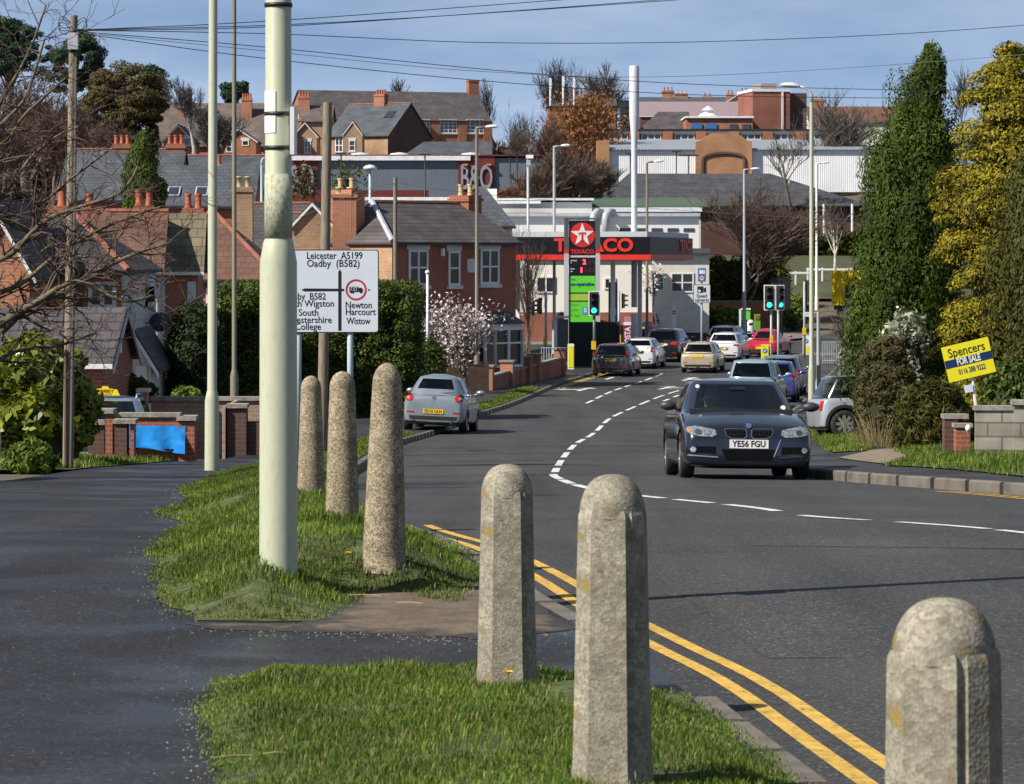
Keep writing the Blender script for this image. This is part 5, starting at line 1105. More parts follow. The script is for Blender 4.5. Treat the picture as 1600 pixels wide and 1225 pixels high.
# --- bonnet poking in at the left edge
ek = hatch_tab(4.2, 1.75, 1.45, 2.6, .75, .85); ek['z'] = lambda x, y: zpave(x, y)
ec = car('parked_car', 'grey car bumper just entering the picture at the left edge', 'car', ek, car_paint('warm_grey_paint', (.12, .125, .135), .4), -301, 37.5, (1, -.1), rear=False)
ec['both']('headlight', [(.5, .62), (.8, .64), (.8, .76), (.62, .76)], 'front', M_LAMP, off=.01)
gc = hatch_tab(4.2, 1.75, 1.45, 2.6, .75, .85); gc['z'] = lambda x, y: EYE - H(y)
g2 = car('hatchback_car', 'dark green car far up the road behind the double traffic lights', 'car', gc, car_paint('dark_green_paint', (.015, .05, .035), .3), 1196, 232, (.1, 1)); rear_kit(g2, [(.62, .74), (.78, .74), (.78, 1.0), (.68, 1.0)], '', .62)
# --- yellow lorry body seen past the conifers
d = 216; x = X(1326, d); zb = EYE - H(d); tk = thing('yellow_lorry', 'bright yellow lorry on the far road, half hidden by the conifers', 'lorry', (x, d, float(zb)), R(-24))
M_YLW = mat('lorry_yellow', (.80, .55, .01), .4, vary=.08, scale=1); s_ = S(1, d)
lb = MB(); lb.box(-1.2, 1.2, .1, 5.6, .75, 1.35); lb.box(-1.2, -.25, 0, .1, .75, 3.0); lb.box(.9, 1.2, 0, .1, .75, 3.0); lb.box(-1.2, 1.2, .1, 5.6, 1.35, 2.95)
lb.box(-.25, .9, 0, .1, 2.15, 3.0); lb.prism([(0, 2.98), (5.6, 2.98), (5.6, 3.0), (.15, 3.12), (0, 3.1)], -1.15, 1.15, 'x'); lb.build('cargo_body', M_YLW, tk)
MB().box(-.22, .87, .02, .06, .80, 2.1).build('rear_opening', M_DGREY, tk); MB().box(-.5, .35, -.02, .0, 2.4, 2.75).build('rear_panel', mat('lorry_panel', (.62, .42, .01), .5), tk)
MB().box(-1.1, 1.1, 5.7, 7.4, .7, 2.6).build('cab', M_YLW, tk); MB().box(-1.05, 1.05, .05, 7.2, .45, .75).build('chassis', M_BLACK, tk)
for yy in (1.2, 6.4):
    for s in (-1, 1): MB().lathe([(.28, -.25), (.45, -.24), (.47, -.12), (.45, 0), (.28, -.01)], 18, Matrix.Translation((s * 1.1, yy, .47)) @ Matrix.Rotation(R(90 * s), 4, 'Y')).build('wheel', M_TYRE, tk, smooth=True)

# ================================================================== BUILDINGS
B_RED = brick_mat('red_brick', (.35, .075, .036), (.26, .055, .03), (.25, .17, .12)); B_ORANGE = brick_mat('orange_brick', (.42, .13, .055), (.34, .10, .045), (.30, .22, .16))
B_BUFF = brick_mat('buff_brick', (.40, .22, .11), (.30, .15, .075), (.36, .29, .21), stain=.35); B_PINK = brick_mat('pinkish_wall_brick', (.36, .22, .15), (.28, .16, .11), (.34, .28, .22), .23, .08)
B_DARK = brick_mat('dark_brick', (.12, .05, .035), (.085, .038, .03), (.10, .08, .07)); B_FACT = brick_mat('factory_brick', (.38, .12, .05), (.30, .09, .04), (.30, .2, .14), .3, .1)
def slate(name, a, b, c, bw=.28, bh=.16): return brick_mat(name, a, b, c, bw, bh, .012, .75, 'x', .3, .35, .5, .9)
R_SLATE = slate('grey_slate', (.075, .085, .10), (.055, .062, .075), (.035, .04, .05)); R_PURP = slate('purple_slate', (.088, .074, .076), (.064, .054, .058), (.03, .028, .03))
R_BROWN = slate('brown_tile', (.16, .075, .05), (.125, .06, .043), (.085, .045, .033), .3, .18); R_OLIVE = slate('mossy_tile', (.17, .14, .085), (.12, .105, .07), (.05, .045, .035), .3, .26)
R_DK = slate('dark_roof_tile', (.055, .05, .05), (.042, .04, .042), (.02, .02, .022), .3, .22)
M_RIDGE = mat('terracotta_ridge', (.25, .09, .055), .8, vary=.3, scale=3); M_POT = mat('terracotta_pot', (.38, .10, .05), .8, vary=.2, scale=5); M_BUFFPOT = mat('buff_pot', (.50, .40, .22), .8)
M_RENDER = mat('white_render', (.62, .61, .57), .85, vary=.10, scale=.8); M_CREAMW = mat('cream_wall', (.86, .84, .77), .85, vary=.06, scale=.4); M_WINW = mat('white_window_frame', (.72, .72, .70), .5, vary=.05)
M_STONE = mat('pale_stone', (.62, .61, .58), .85, vary=.12); M_LEAD = mat('lead_flashing', (.42, .45, .50), .5, vary=.15)
M_GUT = mat('gutter_black', (.02, .02, .022), .5)
def pane_mat():
    m, nt, b = _new('window_pane'); b.inputs['Base Color'].default_value = (.03, .035, .045, 1); b.inputs['Roughness'].default_value = .05; b.inputs['Specular IOR Level'].default_value = .9
    MATS['window_pane'] = m; return m
M_PANE = pane_mat()
M_NET = mat('net_curtain', (.35, .36, .38), .8, vary=.25, scale=3)
def hwindow(t, x, z, w_, h_, M, bars=(2, 2), sill=True, lintel=True, frame=None, depth=.06, lin_m=None):
    """window on a wall: M maps (along, out, up) to the house frame"""
    f = MB(); b = .09; fr = frame or M_WINW
    f.box(x, x + b, -depth, .02, z, z + h_, M).box(x + w_ - b, x + w_, -depth, .02, z, z + h_, M).box(x + b, x + w_ - b, -depth, .02, z, z + b, M).box(x + b, x + w_ - b, -depth, .02, z + h_ - b, z + h_, M)
    for i in range(1, bars[0]): xx = x + w_ * i / bars[0]; f.box(xx - .045, xx + .045, -depth * .9, .01, z + b, z + h_ - b, M)
    for i in range(1, bars[1]): zz = z + h_ * i / bars[1]; f.box(x + b, x + w_ - b, -depth * .8, .012, zz - .035, zz + .035, M)
    o = f.build('window', fr, t)
    MB().add([(x + b, -.02, z + b), (x + w_ - b, -.02, z + b), (x + w_ - b, -.02, z + h_ - b), (x + b, -.02, z + h_ - b)], [(0, 1, 2, 3)], M).build('pane', M_PANE, o)
    if sill: MB().box(x - .08, x + w_ + .08, -.13, .015, z - .14, z - .003, M).build('sill', lin_m or M_STONE, o)
    if lintel: MB().box(x - .1, x + w_ + .1, -.045, .012, z + h_ + .003, z + h_ + .25, M).build('lintel', lin_m or M_STONE, o)
    return o
def house(name, label, px0, px1, d, ye, yr_, depth, wall, roof, rz=0, hip=(0, 0), gable=False, ov=.18, cat='house', group=None, ridge_m=None, wins=(), chims=(), gut=True, base=None, fascia=None):
    a = R(rz); x0 = X(px0, d); k = (px1 - CX) / F; L = (k * d - x0) / (math.cos(a) - k * math.sin(a))
    zb = (EYE - float(H(d)) - .5) if base is None else base
    t = thing(name, label, cat, (x0, d, zb), a, group); ze = Z(ye, d) - zb
    dr = d + (depth / 2 * math.cos(a) if not gable else 0); zr = Z(yr_, dr) - zb; D = depth; th = .10
    w = MB()
    if gable: w.prism([(0, 0), (L, 0), (L, ze), (L / 2, zr), (0, ze)], 0, D, 'y')
    elif hip == (0, 0): w.prism([(0, 0), (D, 0), (D, ze), (D / 2, zr), (0, ze)], 0, L, 'x')
    else:
        w.box(0, L, 0, D, 0, ze)
        if not hip[0] or not hip[1]:
            xs = (0, L * .5) if not hip[0] else (L * .5, L); w.prism([(0, ze), (D, ze), (D / 2, zr)], xs[0], xs[1], 'x')
    w.build('wall', wall, t)
    rf = MB(); sl = (zr - ze) / (L / 2 if gable else D / 2); lo = ze - ov * sl
    if gable:
        rf.prism([(-ov, lo + .015), (L / 2, zr + .015), (L + ov, lo + .015), (L + ov, lo + th), (L / 2, zr + th * 1.25), (-ov, lo + th)], -ov, D + ov, 'y')
        rm = [(L / 2, -ov, zr + th * 1.25), (L / 2, D + ov, zr + th * 1.25)]
    elif hip == (0, 0):
        rf.prism([(-ov, lo + .015), (D / 2, zr + .015), (D + ov, lo + .015), (D + ov, lo + th), (D / 2, zr + th * 1.25), (-ov, lo + th)], -ov, L + ov, 'x'); rm = [(-ov, D / 2, zr + th * 1.25), (L + ov, D / 2, zr + th * 1.25)]
    else:
        h0, h1 = hip; xa = h0 if h0 else -ov; xb = L - h1 if h1 else L + ov; zt = zr + th
        vs = [(-ov, -ov, lo + th), (L + ov, -ov, lo + th), (L + ov, D + ov, lo + th), (-ov, D + ov, lo + th), (xa, D / 2, zt), (xb, D / 2, zt), (-ov, -ov, lo + .01), (L + ov, -ov, lo + .01), (L + ov, D + ov, lo + .01), (-ov, D + ov, lo + .01)]
        fs = [(0, 1, 5, 4), (1, 2, 5), (2, 3, 4, 5), (3, 0, 4), (6, 7, 1, 0), (7, 8, 2, 1), (8, 9, 3, 2), (9, 6, 0, 3), (9, 8, 7, 6)]
        rf.add(vs, fs); rm = [(xa, D / 2, zt), (xb, D / 2, zt)]
    r_o = rf.build('roof', roof, t)
    if ridge_m:
        rg = MB().tube(rm, .09, 6)
        if hip[0]: rg.tube([(-ov, -ov, lo + th), rm[0]], .07, 6)
        if hip[1]: rg.tube([(L + ov, -ov, lo + th), rm[1]], .07, 6)
        rg.build('ridge_tiles', ridge_m, r_o)
    if gut and not gable: MB().box(-ov, L + ov, -ov - .09, -ov - .005, lo - .02, lo + .07).build('gutter', fascia or M_GUT, t)
    elif gable:
        bb = MB()
        for s0, s1 in (((-ov, lo), (L / 2, zr)), ((L + ov, lo), (L / 2, zr))):
            bb.prism([(s0[0], s0[1] - .10), (s1[0], s1[1] - .10), (s1[0], s1[1] + .03), (s0[0], s0[1] + .03)], -ov - .04, -ov - .004, 'y')
        bb.build('bargeboard', fascia or M_WINW, t)
    def fx(px): return ((px - CX) / F * d - x0) / (math.cos(a) - (px - CX) / F * math.sin(a))
    for wn in wins:   # front-wall windows given by photo pixels
        wx0, wx1, wy0, wy1 = wn[:4]; xx0, xx1 = fx(wx0), fx(wx1); dd = d + (xx0 + xx1) / 2 * math.sin(a)
        hwindow(t, xx0, Z(wy1, dd) - zb, xx1 - xx0, S(wy1 - wy0, dd), Matrix(), *(wn[4:]))
    for cx, cy, cw, cd, ch, np_, bm_, pm in chims:   # fractions of length and depth, size, height over the ridge
        c = MB(); X0, Y0 = cx * L, cy * D; c.box(X0 - cw / 2, X0 + cw / 2, Y0 - cd / 2, Y0 + cd / 2, ze - .4, zr + ch); c.box(X0 - cw / 2 - .06, X0 + cw / 2 + .06, Y0 - cd / 2 - .06, Y0 + cd / 2 + .06, zr + ch - .25, zr + ch - .13)
        co = c.build('chimney', bm_, t); 
        for q in range(np_):
            xx = X0 + (q - (np_ - 1) / 2) * cw / max(np_, 1) * .95 if cw >= cd else X0; yy = Y0 if cw >= cd else Y0 + (q - (np_ - 1) / 2) * cd / np_ * .95
            MB().lathe([(.13, 0), (.10, .12), (.095, .38), (.12, .40), (.12, .47), (.09, .47), (.085, .3)], 12, Matrix.Translation((xx, yy, zr + ch)), cap=False).build('chimney_pot', pm, co, smooth=True, sharp=40)
    return dict(t=t, L=L, D=D, ze=ze, zr=zr, zb=zb, fx=fx, x0=x0, d=d, a=a)
# --- brick house with the bay windows
A = house('brick_house', 'red brick house with white bay windows and a hipped slate roof beside the clipped hedge', 613, 806, 125, 378, 318, 5.6, B_RED, R_PURP, 48, hip=(1.7, 0), wins=[(638, 668, 390, 446, (2, 2)), (700, 718, 392, 446, (1, 2)), (750, 779, 389, 444, (2, 2))], ridge_m=M_RIDGE,
          chims=[(.05, .52, .75, 1.35, .55, 2, B_ORANGE, M_BUFFPOT), (1.0, .5, .8, 1.1, .42, 2, B_RED, M_BUFFPOT)])
t = A['t']; ML = Matrix(((0, 1, 0, 0), (-1, 0, 0, 0), (0, 0, 1, 0), (0, 0, 0, 1)))     # left wall frame
MB().add([(-.022, -.01, 0), (-.022, A['D'] * 1.0, 0), (-.022, A['D'], A['ze'] - .22), (-.022, -.01, A['ze'] - .22)], [(0, 3, 2, 1)]).build('side_wall', B_BUFF, t)
MB().box(-.14, -.02, -.30, -.18, A['ze'] - .1, A['ze'] - .02).build('gutter_end', M_GUT, t)
hp = MB(); hp.tube([(-.18, -.18, A['ze'] + .03), (1.7, A['D'] / 2, A['zr'] + .12)], .11, 6); hp.build('lead_hip', M_LEAD, t)
MB().box(-.01, A['L'], -.03, .02, 3.05, 3.2).build('string_course', B_DARK, t)
def bay(px, w_):
    xc = A['fx'](px); q = MB(); pts = [(xc - w_ / 2, 0), (xc - w_ / 2 + .35, -.75), (xc + w_ / 2 - .35, -.75), (xc + w_ / 2, 0)]
    q.prism(pts, .2, 1.25, 'z'); b = q.build('bay', B_RED, t)
    q = MB(); q.prism(pts, 2.75, 3.0, 'z')
    for (ax, ay), (bx, by) in zip(pts[:-1], pts[1:]):
        for k in (0, .5, 1): q.box(ax + (bx - ax) * k - .05, ax + (bx - ax) * k + .05, ay + (by - ay) * k - .05, ay + (by - ay) * k + .05, 1.25, 2.75)
    q.prism([(p[0], p[1] - .05 if p[1] else 0) for p in pts], 1.252, 1.36, 'z'); q.prism([(p[0], p[1] - .02 if p[1] else 0) for p in pts], 2.2, 2.27, 'z'); q.build('bay_frame', M_WINW, b)
    ins = [(xc - w_ / 2 + .04, 0), (xc - w_ / 2 + .38, -.69), (xc + w_ / 2 - .38, -.69), (xc + w_ / 2 - .04, 0)]; MB().prism(ins, 1.3, 2.78, 'z').build('pane', M_PANE, b)
    o = [(xc - w_ / 2 - .15, .0), (xc - w_ / 2 + .28, -.92), (xc + w_ / 2 - .28, -.92), (xc + w_ / 2 + .15, 0)]
    MB().add([(*p, 3.0) for p in o] + [(xc - w_ / 2 + .3, 0.02, 3.5), (xc + w_ / 2 - .3, .02, 3.5)], [(0, 1, 4), (1, 2, 5, 4), (2, 3, 5), (3, 2, 1, 0)]).build('bay_roof', R_SLATE, b)
bay(668, 2.3); bay(773, 2.3)
pq = MB().prism(rrect(-.22, .22, -.28, .28, .1, 3), -.05, -.004, 'y', Matrix.Translation((A['fx'](735), 0, Z(415, 128) - A['zb']))).build('plaque', M_STONE, t)
MB().box(A['fx'](690) - .06, A['fx'](690) + .06, -.12, -.003, Z(400, 127) - A['zb'], Z(388, 127) - A['zb']).build('vent', M_CREAMW, t)
wg = house('brick_wing', 'buff brick side wing with a small gable behind the round-sawn pole and the sign', 455, 560, 128.5, 392, 338, 6, B_BUFF, R_PURP, 0, ov=.15, ridge_m=M_RIDGE)
gw = house('brick_gable', 'narrow buff brick gable with pale edges left of the tall orange chimney', 456, 520, 127.2, 352, 318, 5, B_BUFF, R_PURP, 0, gable=True, ov=.1)
ch = thing('chimney_stack', 'tall sunlit orange brick chimney stack with two buff pots beside the wooden pole', 'chimney', (X(538, 126.5), 126.5, 0)); 
MB().box(-.47, .47, 0, 1.0, -3, Z(303, 126.5)).box(-.53, .53, -.06, 1.06, Z(309, 126.5), Z(304, 126.5)).build('stack', B_ORANGE, ch)
for s in (-.22, .22): MB().lathe([(.14, 0), (.13, .22), (.16, .22), (.16, .28), (.11, .28), (.1, .1)], 12, Matrix.Translation((s, .5, Z(303, 126.5))), cap=False).build('chimney_pot', M_BUFFPOT, ch, smooth=True)
house('slate_house', 'purple slate roofed house partly hidden behind the big lamp post and buff wing', 380, 470, 142, 400, 322, 7, B_BUFF, R_PURP, 0, ridge_m=M_RIDGE)
# --- houses on the left
C1 = house('orange_bungalow', 'orange walled bungalow with a dark hipped roof behind the bare branches', -90, 190, 74, 424, 338, 7, mat('orange_render', (.50, .15, .055), .85, vary=.12, scale=1.5), R_DK, 0, hip=(2.2, 1.6), ridge_m=M_RIDGE, wins=[(138, 182, 440, 482, (2, 1), True, False), (-40, 10, 440, 490, (2, 1), True, False)], chims=[(.55, .5, .7, .5, .25, 1, B_RED, M_POT)])
for px in (2, 60, 122):
    xx = C1['fx'](px); MB().box(xx - .12, xx + .12, -.03, -.002, .2, C1['ze'] - .03).build('dark_quoin', B_DARK, C1['t'])
MB().box(C1['L'] + .003, C1['L'] + .02, 0, C1['D'], .2, C1['ze'] - .02).build('side_wall', M_RENDER, C1['t'])
MR_ = Matrix(((0, -1, 0, C1['L'] + .02), (1, 0, 0, 0), (0, 0, 1, 0), (0, 0, 0, 1)))
hwindow(C1['t'], 4.6, Z(512, 79) - C1['zb'], 1.5, 1.1, MR_, (3, 1), True, False); hwindow(C1['t'], 4.6, Z(478, 79) - C1['zb'], 1.5, .7, MR_, (3, 1), False, False)
C1b = house('brick_gable_house', 'red tile-hung gable at the far left edge behind the bare tree', -70, 46, 70, 418, 318, 6, B_ORANGE, R_DK, 0, gable=True)
C2 = house('tiled_house', 'house with a plain brown tiled roof left of the mossy gable roof', 112, 246, 86, 428, 337, 6.5, M_RENDER, R_BROWN, 4, ridge_m=M_RIDGE, wins=[(215, 232, 440, 520, (1, 2), True, False), (150, 178, 442, 480, (2, 1), True, False)], chims=[(.12, .5, .5, .4, .15, 1, B_RED, M_POT), (.75, .75, .6, .5, .3, 2, B_RED, M_POT)])
C3 = house('mossy_roof_house', 'house with a mossy olive tiled gable roof and orange brick corner above the dark hedge', 246, 309, 88.5, 420, 340, 3.4, B_ORANGE, R_OLIVE, 3, wins=[(293, 306, 440, 470, (2, 1), True, False)], fascia=M_WINW, ridge_m=M_OLIVE if 'M_OLIVE' in globals() else None)
MB().box(C3['fx'](250), C3['fx'](258), -.06, -.003, .5, C3['ze'] - .02).build('tile_hung_panel', M_RENDER, C3['t'])
C4 = house('hipped_house', 'house with a broad red-brown hipped roof left of the big lamp post', 262, 428, 101, 436, 332, 7.5, B_RED, R_BROWN, 0, hip=(1.0, 2.3), ridge_m=M_RIDGE, wins=[(322, 345, 450, 480, (2, 1), True, False)], chims=[(.13, .5, .7, .4, .15, 2, B_RED, M_POT)])
for nm, px, d, yt, w_, lab in (('chimney_stack', 381, 122, 292, .5, 'buff brick chimney standing among the slate roofs right of the slim brown column'),):
    c = thing(nm, lab, 'chimney', (X(px, d), d, Z(400, d))); MB().box(-.35, .35, -.3, .3, 0, Z(yt, d) - Z(400, d)).box(-.4, .4, -.35, .35, Z(yt, d) - Z(400, d) - .2, Z(yt, d) - Z(400, d) - .1).build('stack', B_BUFF, c)
    for s in (-.16, .16): MB().lathe([(.11, 0), (.1, .35), (.12, .35), (.12, .4), (.08, .4)], 12, Matrix.Translation((s, 0, Z(yt, d) - Z(400, d))), cap=False).build('chimney_pot', M_BUFFPOT, c, smooth=True)
sd_ = thing('satellite_dish', 'dark round satellite dish on the white side wall of the orange bungalow', 'dish', (X(234, 78.5) + .25, 78.5, Z(503, 78.5)))
MB().lathe([(0, .09), (.12, .075), (.22, .03), (.27, 0), (.255, .0), (.11, .06), (0, .075)], 24, Matrix.Rotation(R(78), 4, 'X') @ Matrix.Diagonal((1, .9, 1, 1)), cap=False).build('dish', M_DGREY, sd_, smooth=True)
MB().tube([(0, -.02, 0), (0, -.22, -.2)], .012, 5).build('arm', M_DGREY, sd_); MB().tube([(0, .05, 0), (-.55, .15, -.05)], .02, 6).build('bracket', M_DGREY, sd_)
GA = house('garage', 'low brick garage with a purple tiled roof and white gutter behind the laurel bush', -160, 166, 60.5, 569, 490, 4.2, B_RED, R_PURP, 0, fascia=M_WINW, ov=.14)
bbm = MB()
for s0, s1 in (((-.14, GA['ze'] - .1), (2.1, GA['zr'])), ((4.34, GA['ze'] - .1), (2.1, GA['zr']))): bbm.prism([(s0[0], s0[1] - .07), (s1[0], s1[1] - .04), (s1[0], s1[1] + .06), (s0[0], s0[1] + .06)], GA['L'] + .142, GA['L'] + .175, 'x')
bbm.build('bargeboard', M_LEAD, GA['t']); MB().box(GA['L'] + .002, GA['L'] + .03, 1.9, 2.2, GA['ze'] + .15, GA['ze'] + .45).build('gable_vent', M_WINW, GA['t'])
po = house('porch', 'small white porch with a dark lean-to roof between the garage and the hedge', 186, 236, 72, 562, 522, 3.0, M_RENDER, R_DK, 0, gable=True, ov=.2, cat='porch', wins=[(190, 206, 575, 592, (1, 1), False, False), (212, 230, 572, 596, (2, 1), False, False)])
# --- terraces and hill houses
D1 = house('slate_terrace', 'terrace with a long blue-grey slate roof and red ridge tiles behind the dark fir', 92, 272, 165, 312, 237, 9, B_RED, R_SLATE, 0, ridge_m=M_RIDGE, chims=[(.455, .5, .95, .5, .42, 3, B_RED, M_POT), (.65, .5, .5, .5, .42, 3, B_RED, M_POT), (.935, .5, 1.0, .5, .42, 3, B_RED, M_POT)])
D2 = house('slate_house', 'nearer slate roof with two roof lights between the fir and the cream column', 243, 392, 150, 322, 262, 7, B_RED, R_SLATE, 0, wins=(), chims=[(.55, .6, .6, .4, .15, 2, M_RENDER, M_POT)])
for px in (268, 312):
    xx = D2['fx'](px); sl = (D2['zr'] - D2['ze']) / 3.5; M_ = Matrix.Translation((xx, 1.0, D2['ze'] + sl * 1.0 + .12)) @ Matrix.Rotation(math.atan(sl), 4, 'X')
    rl = MB().box(-.3, .3, -.45, .45, 0, .08, M_).build('roof_light', M_LEAD, D2['t']); MB().box(-.24, .24, -.38, .38, .081, .09, M_).build('pane', M_PANE, rl)
D3 = house('slate_terrace', 'farther slate terrace roof with a white parapet end near the big lamp post', 272, 420, 188, 300, 246, 9, B_RED, R_SLATE, 0, ridge_m=M_RIDGE)
E1 = house('hill_terrace', 'brown roofed terrace on the far hill with two tall red chimneys behind the cream column', 225, 412, 310, 228, 163, 12, B_ORANGE, slate('brown_slate', (.14, .105, .09), (.11, .085, .075), (.06, .05, .05)), 0, chims=[(.30, .35, .95, .8, .55, 4, B_ORANGE, M_POT), (.83, .35, 1.0, .8, .5, 4, B_ORANGE, M_POT)])
E2 = house('gable_cottage', 'orange brick gable below the brown hill terrace, left of the cream column', 256, 302, 300, 220, 196, 6, B_FACT, R_PURP, 0, gable=True, wins=[(286, 298, 215, 228, (1, 1), False, True)])
E3 = house('gable_cottage', 'orange brick gable with two white windows right of the slim brown column', 346, 400, 300, 220, 202, 6, B_FACT, R_PURP, 0, gable=True, wins=[(353, 363, 220, 238, (1, 2), False, True), (378, 389, 219, 228, (1, 1), False, True)])
F1 = house('school_building', 'long brick building with a big purple slate roof and tall white windows on the hill', 486, 766, 385, 186, 142, 13, B_FACT, R_PURP, 17, base=-4, wins=[(648, 672, 186, 209, (4, 4), True, False), (687, 714, 186, 208, (4, 4), True, False), (728, 756, 186, 208, (4, 4), True, False)], chims=[(.985, .5, 1.3, 1.1, 1.7, 0, B_RED, M_POT)], gut=True)
for px in (680, 722, 762): xx = F1['fx'](px); MB().box(xx - .55, xx + .55, -.18, -.004, 1, F1['ze'] - .05).build('pilaster', B_FACT, F1['t'])
MB().prism([(F1['fx'](594), F1['ze'] - 1), (F1['fx'](642), F1['ze'] - 1), (F1['fx'](642), F1['ze'] + 1.4), (F1['fx'](628), F1['ze'] + 1.5), (F1['fx'](628), F1['ze'] + 2.1), (F1['fx'](606), F1['ze'] + 2.1), (F1['fx'](606), F1['ze'] + 1.5), (F1['fx'](594), F1['ze'] + 1.4)], -1.0, .6, 'y').build('dormer', B_FACT, F1['t'])
G2 = house('hill_house', 'dark sided brick house with a slate roof, skylight and red chimney on the hill', 512, 606, 330, 213, 165, 9, B_BUFF, R_SLATE, -28, wins=[(524, 536, 216, 238, (2, 2), False, False)], ridge_m=M_RIDGE, chims=[(.52, .5, 1.25, .8, 1.1, 4, B_ORANGE, M_POT)])
MB().add([(G2['L'] + .03, 0, 0), (G2['L'] + .03, G2['D'], 0), (G2['L'] + .03, G2['D'], G2['ze']), (G2['L'] + .03, G2['D'] / 2, G2['zr'] - .02), (G2['L'] + .03, 0, G2['ze'])], [(0, 1, 2, 3, 4)]).build('shade_brick_gable', B_DARK, G2['t'])  # gable turned from the sun: its shade laid on as dark brick
xx = G2['fx'](588); sl = (G2['zr'] - G2['ze']) / 4.5; M_ = Matrix.Translation((xx, 2.8, G2['ze'] + sl * 2.8 + .13)) @ Matrix.Rotation(math.atan(sl), 4, 'X'); MB().box(-.5, .5, -.6, .6, 0, .06, M_).build('skylight', M_PANE, G2['t'])
house('gable_cottage', 'sunlit brick gable with one sash window left of the cut wooden pole', 458, 495, 318, 212, 192, 6, B_BUFF, R_SLATE, 0, gable=True, wins=[(475, 486, 220, 240, (2, 2), False, True)], chims=[(.2, .3, .6, .6, .5, 1, B_BUFF, M_BUFFPOT)])
house('gable_cottage', 'sunlit brick gable with a white sash window against the dark sided hill house', 536, 566, 318, 210, 190, 5, B_BUFF, R_SLATE, 0, gable=True, wins=[(545, 555, 219, 236, (1, 2), True, True)], ov=.05)
house('hill_house', 'brown tiled hill house with a red chimney close to the big lamp post', 440, 516, 334, 190, 166, 9, B_BUFF, slate('brown_slate', (.14, .105, .09), (.11, .085, .075), (.06, .05, .05)), 0, chims=[(.42, .4, 1.2, .9, 1.0, 4, B_ORANGE, M_POT)])
house('low_hut', 'low hut with a dark slate roof and orange gable in front of the school', 634, 766, 300, 243, 223, 7, B_FACT, R_SLATE, 0, hip=(1.6, 0))
house('far_house', 'row of grey roofs on the skyline right of the white mast', 1002, 1180, 430, 172, 153, 10, B_DARK, R_SLATE, 0, chims=[(.25, .5, 1.6, 1, 1.0, 3, B_ORANGE, M_POT), (.37, .5, 1.7, 1, .6, 3, B_ORANGE, M_BUFFPOT), (.60, .5, 1.4, 1, .2, 2, B_ORANGE, M_POT), (.92, .4, 1.2, 1, .8, 2, B_ORANGE, M_POT)])
house('far_house', 'pink gabled house on the skyline left of the red brick block', 1128, 1178, 420, 163, 148, 6, mat('pink_render', (.5, .3, .24), .9), R_SLATE, 0, gable=True, chims=[(.3, .5, 1.0, .8, .3, 2, B_ORANGE, M_POT), (.6, .8, .9, .8, 0, 2, B_ORANGE, M_POT)])
house('far_house', 'brown roofed house with a red chimney right of the red brick block', 1266, 1420, 400, 192, 168, 9, M_RENDER, R_BROWN, 0, chims=[(.12, .5, 1.5, 1, 1.0, 2, B_ORANGE, M_POT)], wins=[(1318, 1362, 194, 201, (6, 1), False, False)])
# --- the big grey store
d = 250; st_ = thing('retail_store', 'long grey retail store with dark red panels and big pale letters', 'store', (X(400, d), d, Z(455, d)))
def pb(px0, px1, py0, py1, d0, d1, t, m, nm, dd=None):
    """box given by its front face in the photo, at depth d0, d1 metres deep"""
    l = t.location; return MB().box(X(px0, d0) - l.x, X(px1, d0) - l.x, d0 - l.y, d0 + d1 - l.y, Z(py1, d0) - l.z, Z(py0, d0) - l.z).build(nm, m, t)
def cladding(name, c, step=.3, rough=.5, bump=.5):
    if name in MATS: return MATS[name]
    m, nt, b = _new(name); b.inputs['Roughness'].default_value = rough; cc, f, tc = _vary(nt, c, .08, .5); nt.links.new(cc, b.inputs['Base Color'])
    wv = nt.nodes.new('ShaderNodeTexWave'); wv.inputs['Scale'].default_value = 1 / step / 2; wv.inputs['Distortion'].default_value = 0; nt.links.new(tc.outputs['Object'], wv.inputs['Vector'])
    bp = nt.nodes.new('ShaderNodeBump'); bp.inputs['Strength'].default_value = bump; bp.inputs['Distance'].default_value = .06; nt.links.new(wv.outputs['Fac'], bp.inputs['Height']); nt.links.new(bp.outputs[0], b.inputs['Normal']); MATS[name] = m; return m
M_CLADG = cladding('grey_cladding', (.125, .15, .185), .3, .5, .12); M_CLADW = cladding('white_cladding', (.80, .81, .83), .3, .5, .3); M_MAROON = mat('maroon_panel', (.13, .018, .015), .6, vary=.1)
M_LETG = mat('pale_letter_grey', (.24, .26, .29), .6)
pb(400, 847, 247, 452, 250, 30, st_, M_CLADG, 'wall'); pb(455, 735, 243.5, 250.5, 249.6, .38, st_, mat('white_fascia', (.72, .73, .76), .5), 'fascia'); pb(400, 849, 241.5, 244, 249.7, 31, st_, M_MAROON, 'roof_edge')
pb(432, 496, 251, 330, 249.85, .14, st_, M_MAROON, 'logo_panel'); pb(716, 773, 245, 330, 249.8, .19, st_, M_MAROON, 'logo_panel')
for px, f_ in ((464, 55), (744.5, 52)): text('B&Q', S(54, d), M_LETG, st_, (X(px, d) - X(400, d), -.30, Z(279, d) - Z(455, d)), fit=S(f_ - 3, d), ext=.03, bold=.04)
for px, py in ((727, 257), (764, 257), (475, 257)): pb(px - 4, px + 4, py - 1, py + 1.5, 249.5, .3, st_, mat('flood_orange', (.6, .2, .08), .5), 'flood_lamp')
for px in (560, 622, 735): MB().lathe([(.9, 0), (.7, .18), (.05, .28)], 12, Matrix.Translation((X(px, d) - X(400, d), 3, Z(241.5, d) - Z(455, d)))).build('roof_vent', M_LANT, st_)
